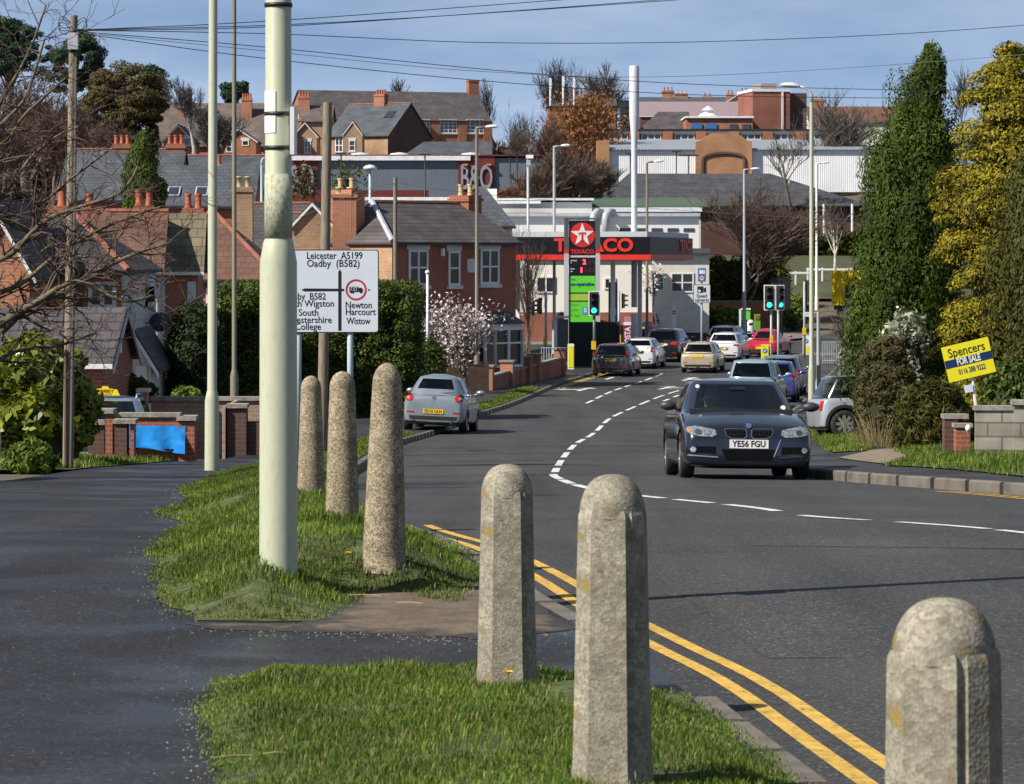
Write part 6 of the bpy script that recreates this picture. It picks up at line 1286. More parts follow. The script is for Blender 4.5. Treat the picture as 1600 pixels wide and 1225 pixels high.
fe = thing('trolley_shelter', 'long dark red barrier at the foot of the grey store', 'barrier', (X(493, 244), 244, Z(330, 244))); pb(493, 670, 297, 330, 244, .3, fe, M_MAROON, 'panel'); pb(518, 530, 297.2, 312, 243.9, .09, fe, mat('orange_panel', (.6, .15, .03), .6), 'orange_panel')
sh = thing('flat_roof_shed', 'low white flat-roofed shed in front of the grey store, left of the brick house ridge', 'shed', (X(553, 205), 205, Z(380, 205))); pb(553, 722, 311, 380, 205, 10, sh, M_RENDER, 'wall'); pb(551, 724, 308, 313, 204.8, 10.4, sh, mat('white_fascia', (.72, .73, .76), .5), 'roof')
sh2 = thing('flat_roof_shed', 'white flat roofed shed with two stepped roof edges left of the green roof', 'shed', (X(770, 212), 212, Z(380, 212))); pb(775, 925, 316, 380, 212, 10, sh2, M_RENDER, 'wall'); pb(772, 928, 309.5, 313, 211.7, 10.4, sh2, M_LANT, 'roof'); pb(775, 845, 314, 318, 208, 3.6, sh2, mat('white_fascia', (.72, .73, .76), .5), 'lower_roof')
house('slate_shed', 'blue slate pitched roof stepping down right behind the brick house chimney', 752, 800, 150, 352, 295, 5, M_RENDER, R_SLATE, 0, hip=(0, 1.3))
# --- the workshop building behind the petrol station
wk = thing('workshop_building', 'long white flat-roofed workshop with silver ducts behind the petrol canopy', 'building', (X(795, 200), 200, Z(460, 200)))
pb(786, 1092, 338, 460, 200, 12, wk, mat('white_wall_paint', (.74, .74, .73), .8, vary=.05, scale=.3), 'wall'); pb(784, 1094, 333, 338, 199.7, 12.6, wk, M_LEAD, 'roof_edge')
for px in range(968, 1088, 25): pb(px, px + 17, 356.5, 362, 199.96, .05, wk, M_PANE, 'window')
for px in (927, 946): MB().tube([P(px, 372, 199.2) - wk.location, P(px, 345, 199.2) - wk.location, P(px + 1, 336, 199.2) - wk.location, P(px + 6, 331, 199.4) - wk.location, P(px + 12, 332, 200.6) - wk.location], S(6, 200), 12).build('duct', M_GALV, wk, smooth=True)
gr = thing('green_roof_hall', 'hall with a low green roof and white fascia behind the workshop', 'building', (X(875, 218), 218, Z(400, 218))); pb(873, 1095, 327, 400, 218, 9, gr, M_RENDER, 'wall'); pb(872, 1097, 324, 331, 217.7, 9.6, gr, mat('white_fascia', (.72, .73, .76), .5), 'fascia')
l = gr.location; MB().prism([(0, Z(324, 218) - l.z), (0, Z(322, 218) - l.z), (9, Z(309, 227) - l.z), (9, Z(324, 218) - l.z)], X(886, 218) - l.x, X(1110, 218) - l.x, 'x').build('roof', mat('green_felt', (.06, .10, .065), .9, vary=.1), gr)
# --- right behind the tree: dark hipped roof hall
DK = house('church_hall', 'brick hall with a very broad dark hipped roof behind the bare tree', 940, 1348, 263, 319, 273, 15, brick_mat('plum_brick', (.095, .03, .028), (.075, .025, .024), (.08, .05, .045)), slate('charcoal_slate', (.06, .062, .07), (.045, .047, .055), (.03, .03, .035), .4, .3), 0, hip=(2.5, 7), ov=.6)
MB().tube([P(1233, 276, 268) - DK['t'].location, P(1233, 312, 268) - DK['t'].location], .06, 6).build('cross_post', M_LEAD, DK['t']); 
for px in (1286, 1330): MB().tube([(DK['fx'](px), -.8, 0), (DK['fx'](px), -.8, DK['ze'])], .1, 8).build('porch_post', M_WPLAS, DK['t'])
# --- white warehouse with brick gable
wh = thing('white_warehouse', 'white corrugated warehouse with an arched brick gable on the hill', 'warehouse', (X(935, 290), 290, Z(300, 290)))
pb(950, 1366, 232, 300, 290, 20, wh, M_CLADW, 'wall'); l = wh.location; M_RFG = cladding('grey_roof_sheet', (.27, .30, .33), .5)
MB().prism([(-.3, Z(232.5, 290) - l.z), (20.3, Z(218, 310) - l.z), (20.3, Z(221, 310) - l.z), (-.3, Z(234.5, 290) - l.z)], X(948, 290) - l.x, X(1368, 290) - l.x, 'x').build('roof', M_RFG, wh)
pb(933, 952, 219, 300, 289.5, 3, wh, brick_mat('tan_brick', (.42, .2, .09), (.36, .165, .07), (.32, .22, .14), .3, .1), 'brick_pier')
gp = [(1087, 300), (1087, 222), (1096, 219), (1104, 212), (1112, 208.5), (1150, 208.5), (1158, 212), (1166, 219), (1175, 221), (1175, 300)]
MB().prism([(X(a, 289.4) - l.x, Z(b, 289.4) - l.z) for a, b in gp], -.6, .9, 'y').build('brick_gable', MATS['tan_brick'], wh)
ao = MB(); pts = [(1098, 300)] + [(1130.5 - 32.5 * math.cos(q), 250 - 11 * math.sin(q) ** .8) for q in [k * math.pi / 14 for k in range(15)]] + [(1163, 300)]
ao.tube([(X(a, 289.3) - l.x, -.62, Z(b, 289.3) - l.z) for a, b in pts], .17, 6); ao.build('arch', B_DARK, wh)
# --- factory and red block on the skyline
fa = thing('brick_factory', 'long brick factory with rows of white framed windows behind the warehouse', 'factory', (X(940, 332), 332, Z(300, 332)))
pb(938, 1300, 205, 300, 332, 14, fa, B_FACT, 'wall'); pb(936, 1302, 201.5, 204.6, 331.6, 14.8, fa, M_GUT, 'roof_edge'); pb(945, 1296, 204.8, 208.6, 331.75, .24, fa, M_CREAMW, 'lintel_band')
l = fa.location
for px in range(950, 1290, 52):
    if 1085 < px < 1150 and False: continue
    x0_ = X(px, 332) - l.x; hwindow(fa, x0_, Z(226, 332) - l.z, S(31, 332), S(17, 332), Matrix(), (3, 2), False, False); xx = x0_ + S(41, 332); MB().box(xx - .5, xx + .5, -.5, -.005, 0, Z(205.3, 332) - l.z).build('pilaster', B_FACT, fa)
bb_ = thing('brick_workshop', 'low brick block with blue shutters on the factory roof', 'building', (X(1072, 340), 340, Z(215, 340))); pb(1072, 1176, 184, 215, 340, 8, bb_, B_FACT, 'wall'); pb(1070, 1178, 181.5, 184.3, 339.7, 8.6, bb_, mat('white_fascia', (.72, .73, .76), .5), 'parapet')
for px in (1080, 1103): pb(px, px + 17, 193, 201, 339.85, .12, bb_, mat('blue_shutter', (.03, .14, .38), .6), 'shutter')
for px in (1140, 1160): pb(px, px + 12, 194, 202, 339.9, .08, bb_, M_PANE, 'window')
MB().lathe([(1.3, 0), (.8, .5), (.5, .55), (.5, .8), (.75, .85), (.1, 1.3)], 14, Matrix.Translation((X(1110, 340) - bb_.location.x, 4, Z(182, 340) - bb_.location.z))).build('roof_vent', M_LANT, bb_, smooth=True, sharp=40)
house('works_roof', 'pink sheet-metal roof seen over the factory left of the red block', 1000, 1178, 362, 182, 160.5, 12, B_DARK, mat('pink_sheet', (.27, .20, .215), .6, vary=.08), 0, cat='building', fascia=mat('white_fascia', (.72, .73, .76), .5), ov=.1)
house('works_roof', 'grey slate gable roof between the white mast and the brick workshop', 1000, 1078, 345, 204, 176, 10, B_DARK, R_PURP, 0, cat='building', hip=(2.2, 0))
rb = thing('brick_block', 'plain tall red brick block with a white edge on the skyline', 'building', (X(1176, 345), 345, Z(215, 345)), R(9)); 
L_ = S(60, 345); zz0 = Z(143, 345) - rb.location.z; BB = brick_mat('block_brick', (.27, .075, .045), (.23, .06, .04), (.24, .15, .12), .3, .1)
MB().box(0, L_, 0, 7, -6, zz0).build('wall', BB, rb); MB().box(-.1, L_ + .1, -.1, 7.1, zz0 + .003, zz0 + .28).build('parapet', mat('white_fascia', (.72, .73, .76), .5), rb); MB().box(L_ - .95, L_ - .75, -.12, -.004, -6, zz0).build('downpipe', M_WINW, rb)
MB().box(L_ + .003, L_ + 2.0, .6, 6, -6, zz0 - .1).build('shade_brick_side', B_DARK, rb); MB().box(1.4, L_ - 1, 2, 6, zz0 + .29, zz0 + 1.0).build('plant_room', mat('pink_sheet', (.27, .20, .215), .6), rb)  # added dark brick box paints the block's shaded right side
ft = thing('fire_escape', 'dark metal fire escape tower beside the brown tree left of the white mast', 'staircase', (X(965, 350), 350, Z(210, 350)))
q = MB()
for px in (963, 970, 977, 984): q.tube([P(px, 210, 350) - ft.location, P(px, 156, 350) - ft.location], .09, 5)
for py in (158, 168, 178, 188, 198): q.tube([P(963, py, 350) - ft.location, P(984, py, 350) - ft.location], .07, 5); q.tube([P(963, py + 8, 350) - ft.location, P(984, py, 350) - ft.location], .05, 4)
q.build('frame', M_BLACK, ft); pb(972, 984, 160, 210, 352, 2, ft, M_DGREY, 'core')
house('works_building', 'brick building half hidden by the orange-brown tree, with a flat dark roof', 856, 962, 340, 166, 155, 9, B_FACT, R_PURP, 0, cat='building', hip=(4, 0))
for px, top in ((860, 122), (880, 118), (897, 122)):
    t = thing('roof_mast', {860: 'white aerial on the roof left of two others by the brown tree', 880: 'tallest of three thin white roof aerials by the brown tree', 897: 'thin aerial nearest the fire escape on the brick building'}[px], 'aerial', (X(px, 338), 338, Z(165, 338)), 0, 'aerials on the brick building'); MB().tube([(0, 0, 0), (0, 0, S(165 - top, 338))], .10, 6).build('pole', M_WPLAS, t); MB().box(-.13, .13, -.1, .1, S(165 - top, 338) - 1.1, S(165 - top, 338) - .1).build('antenna', M_WPLAS, t)

# ================================================================== TREES, HEDGES, GARDEN WALLS
M_BARK = mat('bark', (.14, .11, .085), .95, vary=.35, scale=6, bump=.8, bscale=22); M_BARKM = mat('mossy_bark', (.115, .10, .06), .95, vary=.45, scale=8, bump=.8, bscale=25)
M_TWIG = mat('grey_twig', (.17, .145, .12), .95, vary=.3, scale=1); M_TWIGR = mat('reddish_twig', (.15, .085, .065), .95, vary=.3, scale=1); M_TWIGO = mat('orange_twig', (.26, .12, .055), .95, vary=.35, scale=.7)
M_BIRCH = mat('birch_bark', (.45, .42, .38), .8, vary=.4, scale=5); M_TWIGB = mat('brown_twig', (.155, .105, .078), .95, vary=.3, scale=1); M_TWIGF = mat('far_twig', (.12, .105, .10), .95, vary=.2, scale=1)
def bare_tree(name, label, px, d, y_base, y_top, wpx, seed, r0, m_tr, m_tw, counts=(7, 6, 6, 5), up=.55, fork=.28, group=None, rmin=.45, lean=0, leaves=None, cat='tree', wob=.12, zadd=0):
    rg = random.Random(seed); zb = Z(y_base, d); Ht = Z(y_top, d) - zb; Wd = S(wpx, d) / 2
    t = thing(name, label, cat, (X(px, d), d, zb), 0, group); tr, tw = MB(), MB(); r_min = S(rmin, d); tips = []
    def grow(p, dirv, ln, r, lev):
        n = 4 if lev < 3 else 3; pts = [p]; q = p.copy(); dv = dirv.copy()
        for k in range(n):
            dv = (dv + Vector((rg.gauss(0, wob), rg.gauss(0, wob), rg.gauss(0, wob * .6) + .05 * up))).normalized(); q = q + dv * (ln / n); pts.append(q.copy())
        rr = [max(r * (1 - .72 * k / n), r_min * (.8 if lev < 4 else .6)) for k in range(n + 1)]
        (tr if lev < 2 else tw).tube(pts, rr, 7 if lev == 0 else (5 if lev < 2 else 3), cap=False)
        if lev >= len(counts): tips.append((pts[-1], dv)); return
        for c in range(counts[lev]):
            f = rg.uniform(fork if lev == 0 else .25, 1.0); k = min(int(f * n), n - 1); b = pts[k].lerp(pts[k + 1], f * n - k); ax = (pts[k + 1] - pts[k]).normalized()
            a = rg.uniform(0, 6.283); s = Vector((math.cos(a), math.sin(a), 0)); s = (s - ax * s.dot(ax)); s = s.normalized() if s.length > 1e-3 else Vector((1, 0, 0))
            sp = rg.uniform(.5, 1.0) * (1.0 if lev else Wd / (Ht * .5)); nd = (ax * (.6 + (.3 if lev else .1)) + s * sp + Vector((0, 0, up * .55))).normalized()
            grow(b, nd, ln * rg.uniform(.48, .72) * (1.0 if lev else 1.15 * (1.15 - f * .5)), max(rr[k] * .5, r_min), lev + 1)
    grow(Vector((0, 0, 0)), Vector((lean, 0, 1)).normalized(), Ht * .55, r0, 0)
    zs = max(v[2] for v in tw.v); k = Ht / zs; xs = sorted(abs(v[0]) for v in tw.v); kx = min(2.2, max(.5, Wd / max(xs[int(len(xs) * .985)], .1)))
    for m_ in (tr, tw): m_.v = [(v[0] * (1 + (kx - 1) * min(1, abs(v[2]) / (Ht * .25))), v[1] * kx, v[2] * k) for v in m_.v]
    tr.build('trunk', m_tr, t, smooth=True); tw.build('crown', m_tw, t)
    if leaves:
        m, n, s = leaves; pts = np.array([(a.x * kx, a.y * kx, a.z * k) for a, b in tips]); r2 = np.random.default_rng(seed); i = r2.integers(0, len(pts), n); leafcloud('leaves', pts[i] + r2.normal(0, s * 3, (n, 3)), None, s, m, t, seed)
    return t
def leafcloud(name, pts, nrm, size, m, parent=None, seed=0, aspect=1.7, jit=.9, updir=0.0, outdir=None):
    """one small quad per point, facing roughly NRM, long axis leaning along updir / outdir"""
    r2 = np.random.default_rng(seed + 11); n = len(pts); nn = r2.normal(0, 1, (n, 3)) * jit + (nrm if nrm is not None else 0); nn /= np.linalg.norm(nn, axis=1)[:, None] + 1e-9
    a = r2.normal(0, 1, (n, 3)); a[:, 2] += updir * 2
    if outdir is not None: a += outdir
    a -= nn * (a * nn).sum(1)[:, None]; a /= np.linalg.norm(a, axis=1)[:, None] + 1e-9; b = np.cross(nn, a); s = size * r2.uniform(.55, 1.35, n)[:, None]
    a *= s * aspect / 2; b *= s / 2; v = np.stack([pts - a, pts + b * .9 - a * .1, pts + a, pts - b * .9 - a * .1], 1).reshape(-1, 3)
    return np_mesh(name, v, np.arange(4 * n).reshape(n, 4), m, parent)
def ellipsoids(cl, per, seed, shell=.55):
    """points and outward normals in the outer shells of clumps [(centre, radii)]"""
    r2 = np.random.default_rng(seed); P_, N_ = [], []
    for c, rad in cl:
        u = r2.normal(0, 1, (per, 3)); u /= np.linalg.norm(u, axis=1)[:, None]; q = shell + (1 - shell) * r2.random(per) ** .6
        P_.append(np.array(c) + u * np.array(rad) * q[:, None]); N_.append(u)
    return np.concatenate(P_), np.concatenate(N_)
L_CON = leaf_mat('dark_conifer_foliage', [(.024, .044, .005), (.034, .060, .006), (.044, .074, .008), (.056, .084, .010), (.058, .066, .012)], .7, .1, .55)
L_GOLD = leaf_mat('golden_conifer_foliage', [(.04, .05, .007), (.12, .11, .008), (.27, .21, .012), (.34, .27, .02), (.15, .14, .012), (.03, .04, .006)], .7, .2)
L_OLIVE = leaf_mat('olive_foliage', [(.035, .042, .008), (.06, .066, .012), (.085, .085, .016), (.055, .045, .012)], .65, .2)
L_LAUR = leaf_mat('laurel_leaves', [(.07, .11, .012), (.17, .21, .018), (.30, .30, .03), (.12, .16, .015), (.06, .09, .012)], .32, .3)
L_HEDGE = leaf_mat('hedge_leaves', [(.022, .045, .008), (.045, .08, .012), (.08, .115, .018), (.11, .125, .022)], .55, .15)
L_PINE = leaf_mat('pine_foliage', [(.02, .045, .025), (.03, .065, .03), (.045, .08, .035)], .7, .1)
L_VARI = leaf_mat('variegated_leaves', [(.10, .14, .08), (.40, .42, .30), (.55, .55, .42), (.12, .17, .09)], .5, .25)
L_BROWN = leaf_mat('brown_autumn_leaves', [(.09, .07, .03), (.14, .095, .04), (.11, .10, .035), (.06, .065, .025)], .8, .2); L_ORNG = leaf_mat('orange_dead_leaves', [(.22, .10, .04), (.30, .15, .06), (.17, .08, .035)], .8, .25)
L_PETAL = leaf_mat('blossom_petals', [(.62, .46, .48), (.74, .66, .65), (.78, .74, .70)], .6, .3); L_SHRUB = leaf_mat('bright_shrub_leaves', [(.07, .12, .02), (.13, .19, .03), (.20, .24, .04)], .5, .3)
M_CORE = mat('inner_foliage_shade', (.02, .028, .010), .95, vary=.3)  # near-black solid cores: shade between the leaves put in as colour
def conifer(name, label, d, prof, seed, m, n_cl, per, size, rad, core=.70, spray=False, y_base=720, shellmin=.72):
    """prof: [(photo y, left px, right px)] from the top down"""
    rg = random.Random(seed); cxp = sum((a + b) / 2 for _, a, b in prof) / len(prof); zb = Z(y_base, d); x0 = X(cxp, d); t = thing(name, label, 'tree', (x0, d + 0, zb))
    zs = [Z(y, d) - zb for y, _, _ in prof]; cs = [X((a + b) / 2, d) - x0 for _, a, b in prof]; rs = [S(b - a, d) / 2 for _, a, b in prof]
    def at(z): return np.interp(z, zs[::-1], cs[::-1]), np.interp(z, zs[::-1], rs[::-1])
    cl = []; hmax = max(zs)
    while len(cl) < n_cl:
        z = rg.uniform(.2, hmax); c, r = at(z)
        if rg.random() > (r / max(rs)) * .9 + .12: continue
        a = rg.uniform(-math.pi, math.pi) if rg.random() < .35 else rg.gauss(-math.pi / 2, .9); q = rg.uniform(shellmin, 1.12) * max(0, r - rad[0] * .3); s = rg.uniform(.6, 1.35) * (.55 + .45 * min(1, r / max(rs) * 1.6))
        z = min(z, hmax - rad[1] * s * .9)
        cl.append(((c + math.cos(a) * q, math.sin(a) * q, z), (rad[0] * s, rad[0] * s, rad[1] * s), (math.cos(a), math.sin(a))))
    for k in range(4): cl.append(((cs[0] + rg.uniform(-.05, .05), 0, hmax - .24 - .14 * k), (.09 + .05 * k, .09 + .05 * k, .25), (0, 1)))
    P_, N_ = ellipsoids([(c[0], c[1]) for c in cl], per, seed, .5); O_ = np.repeat(np.array([[c[2][0], c[2][1], 0] for c in cl]), per, 0)
    if spray:
        d_ = ((P_ - np.repeat(np.array([c[0] for c in cl]), per, 0)) * O_).sum(1); P_[:, 2] -= .45 * np.clip(d_, 0, 9) ** 1.3; leafcloud('crown', P_, N_ * .9 + np.array([0, 0, .5]) + O_ * .3, size, m, t, seed, 2.4, .35, -.2, O_ * 1.6)
    else: leafcloud('crown', P_, N_ + O_ * .35, size, m, t, seed, 2.6, .34, 1.0, O_ * .5)
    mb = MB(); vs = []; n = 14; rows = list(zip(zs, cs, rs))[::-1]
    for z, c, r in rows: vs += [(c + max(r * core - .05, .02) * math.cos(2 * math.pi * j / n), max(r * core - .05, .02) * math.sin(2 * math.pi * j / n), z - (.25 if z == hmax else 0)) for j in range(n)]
    mb.add(vs, [(i * n + j, i * n + (j + 1) % n, (i + 1) * n + (j + 1) % n, (i + 1) * n + j) for i in range(len(rows) - 1) for j in range(n)]); mb.build('shade_core', M_CORE, t, smooth=True)
    MB().tube([(cs[-1], 0, -.6), (cs[-1], 0, hmax * .5)], [.18, .08], 8).build('trunk', M_BARK, t, smooth=True); return t
conifer('conifer_tree', 'tall dark green conifer with a twin tip left of the golden conifer', 72, [(68, 1447, 1457), (95, 1440, 1468), (112, 1436, 1477), (135, 1424, 1480), (150, 1406, 1484), (170, 1392, 1490), (200, 1376, 1496), (250, 1360, 1496), (300, 1356, 1494), (400, 1350, 1496), (480, 1340, 1492), (545, 1322, 1480), (580, 1332, 1478), (600, 1352, 1476), (650, 1366, 1470)], 3, L_CON, 290, 700, .040, (.36, .85), shellmin=.66)
conifer('conifer_tree', 'golden yellow conifer with drooping sprays beside the dark green conifer', 67, [(64, 1572, 1584), (95, 1555, 1600), (105, 1532, 1612), (140, 1520, 1640), (180, 1500, 1660), (230, 1488, 1675), (320, 1480, 1690), (420, 1476, 1690), (520, 1468, 1690), (600, 1480, 1690), (660, 1500, 1680)], 5, L_GOLD, 430, 440, .043, (.50, .19), core=.60, spray=True, shellmin=.66)
conifer('conifer_tree', 'olive green conifer cropped by the right edge in front of the golden one', 62, [(215, 1618, 1640), (250, 1590, 1680), (330, 1566, 1700), (420, 1552, 1710), (520, 1540, 1715), (600, 1545, 1715), (660, 1560, 1700)], 8, L_OLIVE, 200, 430, .042, (.30, .70), shellmin=.76)
def bush(name, label, px0, px1, y0, y1, d, seed, m, n, per, size, depth=None, cat='bush', group=None, rad=.34, aspect=1.7, jit=.5, flat=False, core=M_CORE, stems=0):
    zb, Ht, Wd = Z(y1, d), S(y1 - y0, d), S(px1 - px0, d); dp = depth or Wd * .8; rg = random.Random(seed); t = thing(name, label, cat, (X((px0 + px1) / 2, d), d + dp / 2, zb), 0, group); cl = []
    for k in range(n):
        if flat:
            f = rg.random(); x, y, z = rg.uniform(-1, 1), rg.uniform(-1, 1), rg.random()
            if f < .5: y = -1
            elif f < .72: z = 1
            elif f < .86: x = 1
            else: x = -1
            c = (x * (Wd / 2 - rad * .6), y * (dp / 2 - rad * .5), max(.1, z * (Ht - rad * .6)))
        else:
            a, b = rg.uniform(0, 6.283), math.asin(rg.uniform(-.55, 1)); q = rg.uniform(.7, 1)
            c = (math.cos(a) * math.cos(b) * (Wd / 2 - rad * .5) * q, math.sin(a) * math.cos(b) * (dp / 2 - rad * .5) * q, Ht * .42 + math.sin(b) * (Ht * .58 - rad * .5) * q)
        s = rg.uniform(.6, 1.3) * rad; cl.append((c, (s, s, s * .9)))
    P_, N_ = ellipsoids(cl, per, seed); P_[:, 2] = np.maximum(P_[:, 2], .03); leafcloud('foliage', P_, N_, size, m, t, seed, aspect, jit)
    if flat: MB().box(-Wd / 2 + rad * .7, Wd / 2 - rad * .7, -dp / 2 + rad * .7, dp / 2 - rad * .7, 0, Ht - rad * .7).build('shade_core', core, t)
    else: MB().lathe([(.75, 0), (.82, .35), (.6, .65), (.25, .80), (.02, .83)], 12, Matrix.Diagonal((Wd / 2, dp / 2, Ht, 1)), cap=False).build('shade_core', core, t, smooth=True)
    st = MB()
    for k in range(max(3, stems)):
        a = rg.uniform(0, 6.28); st.tube([(math.cos(a) * .12, math.sin(a) * .12, -.2), (math.cos(a) * Wd * .2, math.sin(a) * dp * .2, Ht * .6)], [.04, .015], 6)
    st.build('stems', M_BARK, t, smooth=True); return t
bush('laurel_bush', 'big yellow-green laurel bush beside the wooden pole at the left', -40, 131, 524, 722, 46, 21, L_LAUR, 150, 150, .10, 1.9, rad=.26, aspect=2.0, stems=9)
bush('clipped_hedge', 'tall dark green clipped hedge behind the direction sign and bollards', 338, 652, 445, 668, 93, 22, L_HEDGE, 520, 260, .055, 3.6, 'hedge', rad=.34, flat=True)
bush('dark_hedge', 'dark rounded hedge in shadow left of the cream lamp column', 250, 342, 468, 662, 74, 23, leaf_mat('yew_painted_shade', [(.010, .02, .006), (.018, .034, .009), (.03, .05, .012)], .6, .1), 190, 230, .05, 2.6, 'hedge', rad=.32)  # shade on this hedge is put into its near-black leaf colours
bush('round_bush', 'round leafy bush between the clipped hedge and the pink blossom tree', 650, 692, 528, 606, 104, 24, L_HEDGE, 60, 200, .055)
bush('rounded_hedge', 'rounded brown-green hedge right of the small pale silver car', 1342, 1438, 522, 705, 63, 25, leaf_mat('twiggy_hedge', [(.06, .065, .02), (.11, .08, .04), (.08, .09, .025), (.13, .10, .055), (.04, .055, .015)], .75, .15), 200, 260, .036, 1.5, rad=.19, aspect=2.4)
bush('juniper_bush', 'low spiky olive juniper spreading below the yellow sale board', 1405, 1530, 598, 722, 59, 26, L_OLIVE, 170, 220, .045, 1.6, rad=.24, aspect=4.2)
bush('ivy_shrub', 'variegated white-leaved shrub at the foot of the dark conifer', 1385, 1455, 478, 640, 66, 27, L_VARI, 60, 70, .075, 1.0, rad=.24)
bush('ivy_shrub', 'smaller variegated shrub left of the rounded hedge', 1312, 1362, 530, 650, 76, 28, L_VARI, 40, 55, .09, .9, rad=.2)
bush('evergreen_bush', 'dark evergreen bush behind the block wall at the right edge', 1538, 1680, 560, 705, 53, 29, L_HEDGE, 110, 160, .06, 1.3, rad=.24)
bush('garden_shrub', 'low dull green shrub beside the small white porch', 178, 236, 586, 640, 64, 30, L_OLIVE, 50, 80, .07, .8, rad=.16, aspect=2.6)
bush('garden_shrub', 'bright lime shrub peeping over the pale garden wall', 262, 318, 605, 650, 65.5, 31, L_SHRUB, 45, 70, .07, .7, rad=.14)
for px0, px1, y0, sd2, m, lab in ((1030, 1075, 474, 41, L_HEDGE, 'dull green low shrub at the left end of the bed past the no-entry sign'), (1072, 1118, 478, 42, L_OLIVE, 'olive low shrub in the bed behind the speed camera signs'), (1112, 1165, 482, 43, L_SHRUB, 'bright green low shrub in the bed by the bottle bank'), (1225, 1262, 455, 44, L_SHRUB, 'leafy shrub right of the double traffic lights')):
    bush('low_shrub', lab, px0, px1, y0, 514, 205, sd2, m, 45, 60, .18, 2.0, group='low shrubs at the junction bed', rad=.5)
bush('plant_clump', 'low garden plants and bluebells at the foot of the laurel bush', 2, 82, 690, 752, 41.5, 45, L_SHRUB, 60, 60, .05, .7, rad=.12, aspect=2.6)
def blade_tuft(name, label, px, py, d, n, h, m, seed, spread=.4):
    rg = random.Random(seed); mb = MB()
    for k in range(n):
        a = rg.uniform(0, 6.28); r = rg.uniform(0, spread); b = Vector((math.cos(a) * r, math.sin(a) * r * .6, 0)); l = h * rg.uniform(.5, 1.2); t_ = b + Vector((math.cos(a) * l * .5, math.sin(a) * l * .4, l)); mb.tube([b, b.lerp(t_, .5) + Vector((0, 0, l * .12)), t_], [.008, .006, .002], 3)
    o = mb.build(name, m, loc=P(px, py, d)); return tag(o, label, 'plant')
blade_tuft('dry_stalks', 'pale dry stalks of dead grass in front of the rounded hedge', 1375, 697, 60, 90, .55, M_STRAW, 5, .55)
# --- bare and distant trees
T = bare_tree
T('bare_tree', 'wide bare brown tree behind the speed camera signs by the crossing', 1160, 212, 505, 266, 224, 51, .24, M_BARK, M_TWIGB, (12, 9, 8, 6), rmin=.40, up=.7, fork=.15)
T('bare_tree', 'large grey-twigged bare tree behind the broad dark roof, right of the cream lamp', 1306, 296, 330, 132, 120, 52, .45, M_BARK, M_TWIG, (9, 7, 6, 5), up=.9, fork=.1)
T('bare_tree', 'small thin bare tree in front of the white warehouse', 1236, 262, 330, 200, 75, 53, .16, M_BARK, M_TWIG, (8, 5, 4), up=.8)
T('bare_tree', 'small bare sapling in front of the broad dark roofed hall', 1304, 226, 430, 308, 52, 54, .14, M_BIRCH, M_TWIG, (7, 5, 4), up=.8)
T('bare_tree', 'bare skyline tree left of its twin above the orange-brown tree', 856, 455, 292, 84, 95, 55, .5, M_TWIGF, M_TWIGF, (9, 7, 6, 5), rmin=.5, fork=.45)
T('bare_tree', 'bare skyline tree right of its twin, nearer the white mast', 930, 450, 290, 90, 88, 56, .5, M_TWIGF, M_TWIGF, (9, 7, 6, 5), rmin=.5, fork=.45)
T('brown_tree', 'orange-brown twiggy tree with dead leaves left of the white mast', 905, 300, 330, 132, 112, 57, .3, M_BARK, M_TWIGO, (9, 7, 6, 5), leaves=(L_ORNG, 3200, .22), fork=.15)
T('birch_tree', 'birch with a pale trunk and dark brown twigs beside the school gable', 826, 285, 350, 150, 80, 58, .2, M_BIRCH, M_TWIGB, (11, 7, 6, 4), up=.4, fork=.2)
T('birch_tree', 'second birch with reddish twigs between the store end and the orange-brown tree', 862, 268, 350, 172, 72, 59, .18, M_BIRCH, M_TWIGR, (10, 7, 6, 4), up=.4, fork=.2)
for px, w_, yt, s_, d_, lab in ((850, 90, 232, 60, 226, 'dense brown bare shrub at the right end of the grey store'), (892, 100, 222, 61, 228, 'tall dense bare shrub above the green roof left end'), (928, 70, 245, 62, 232, 'bare shrub beside the brick pier of the warehouse'), (800, 60, 285, 63, 224, 'low straw-coloured bare shrub at the foot of the store wall')):
    T('bare_shrub', lab, px, d_, 345, yt, w_, s_, .10, M_TWIGB, M_TWIGB if px != 800 else M_TWIGO, (14, 8, 6, 4), up=.9, fork=.02, group='bare shrubs between the store and the warehouse', rmin=.6, cat='shrub')
for px, w_, yt, s_, lab in ((626, 30, 118, 64, 'tiny bare poplar on the skyline over the big slate roof'), (768, 26, 120, 65, 'faint bare tree on the skyline left of the school chimney'), (748, 14, 126, 66, 'smallest faint skyline tree near the school roof end'), (1500, 40, 92, 67, 'slender bare tree between the tips of the two tall conifers')):
    T('far_tree', lab, px, 480, 240, yt, w_, s_, .2, M_TWIGF, M_TWIGF, (9, 6, 5), up=1.1, rmin=.5, fork=.3)
T('bare_tree', 'grey bare tree in front of the brown hill terrace, left of the cream column', 304, 290, 250, 112, 90, 68, .3, M_BIRCH, M_TWIGF, (8, 6, 6, 5), fork=.25)
T('bare_tree', 'reddish-brown bare tree at the far left below the dark pines', 40, 280, 300, 100, 140, 69, .4, M_BARK, M_TWIGR, (10, 7, 6, 5), fork=.2)
for px, d_, yb, yt, w_, s_, mm_, lab in ((85, 250, 330, 140, 130, 170, M_TWIGR, 'reddish bare tree behind the wooden pole, right of another like it'), (12, 240, 330, 165, 120, 171, M_TWIGB, 'brown bare tree low at the far left edge'), (185, 262, 320, 180, 110, 172, M_TWIGB, 'bare brown undergrowth tree below the broad brown tree'), (345, 285, 260, 160, 80, 173, M_TWIGF, 'grey bare tree between the cream and slim brown columns')):
    T('bare_tree', lab, px, d_, yb, yt, w_, s_, .25, M_BARK, mm_, (12, 8, 6, 4), fork=.05, up=.7, rmin=.5)
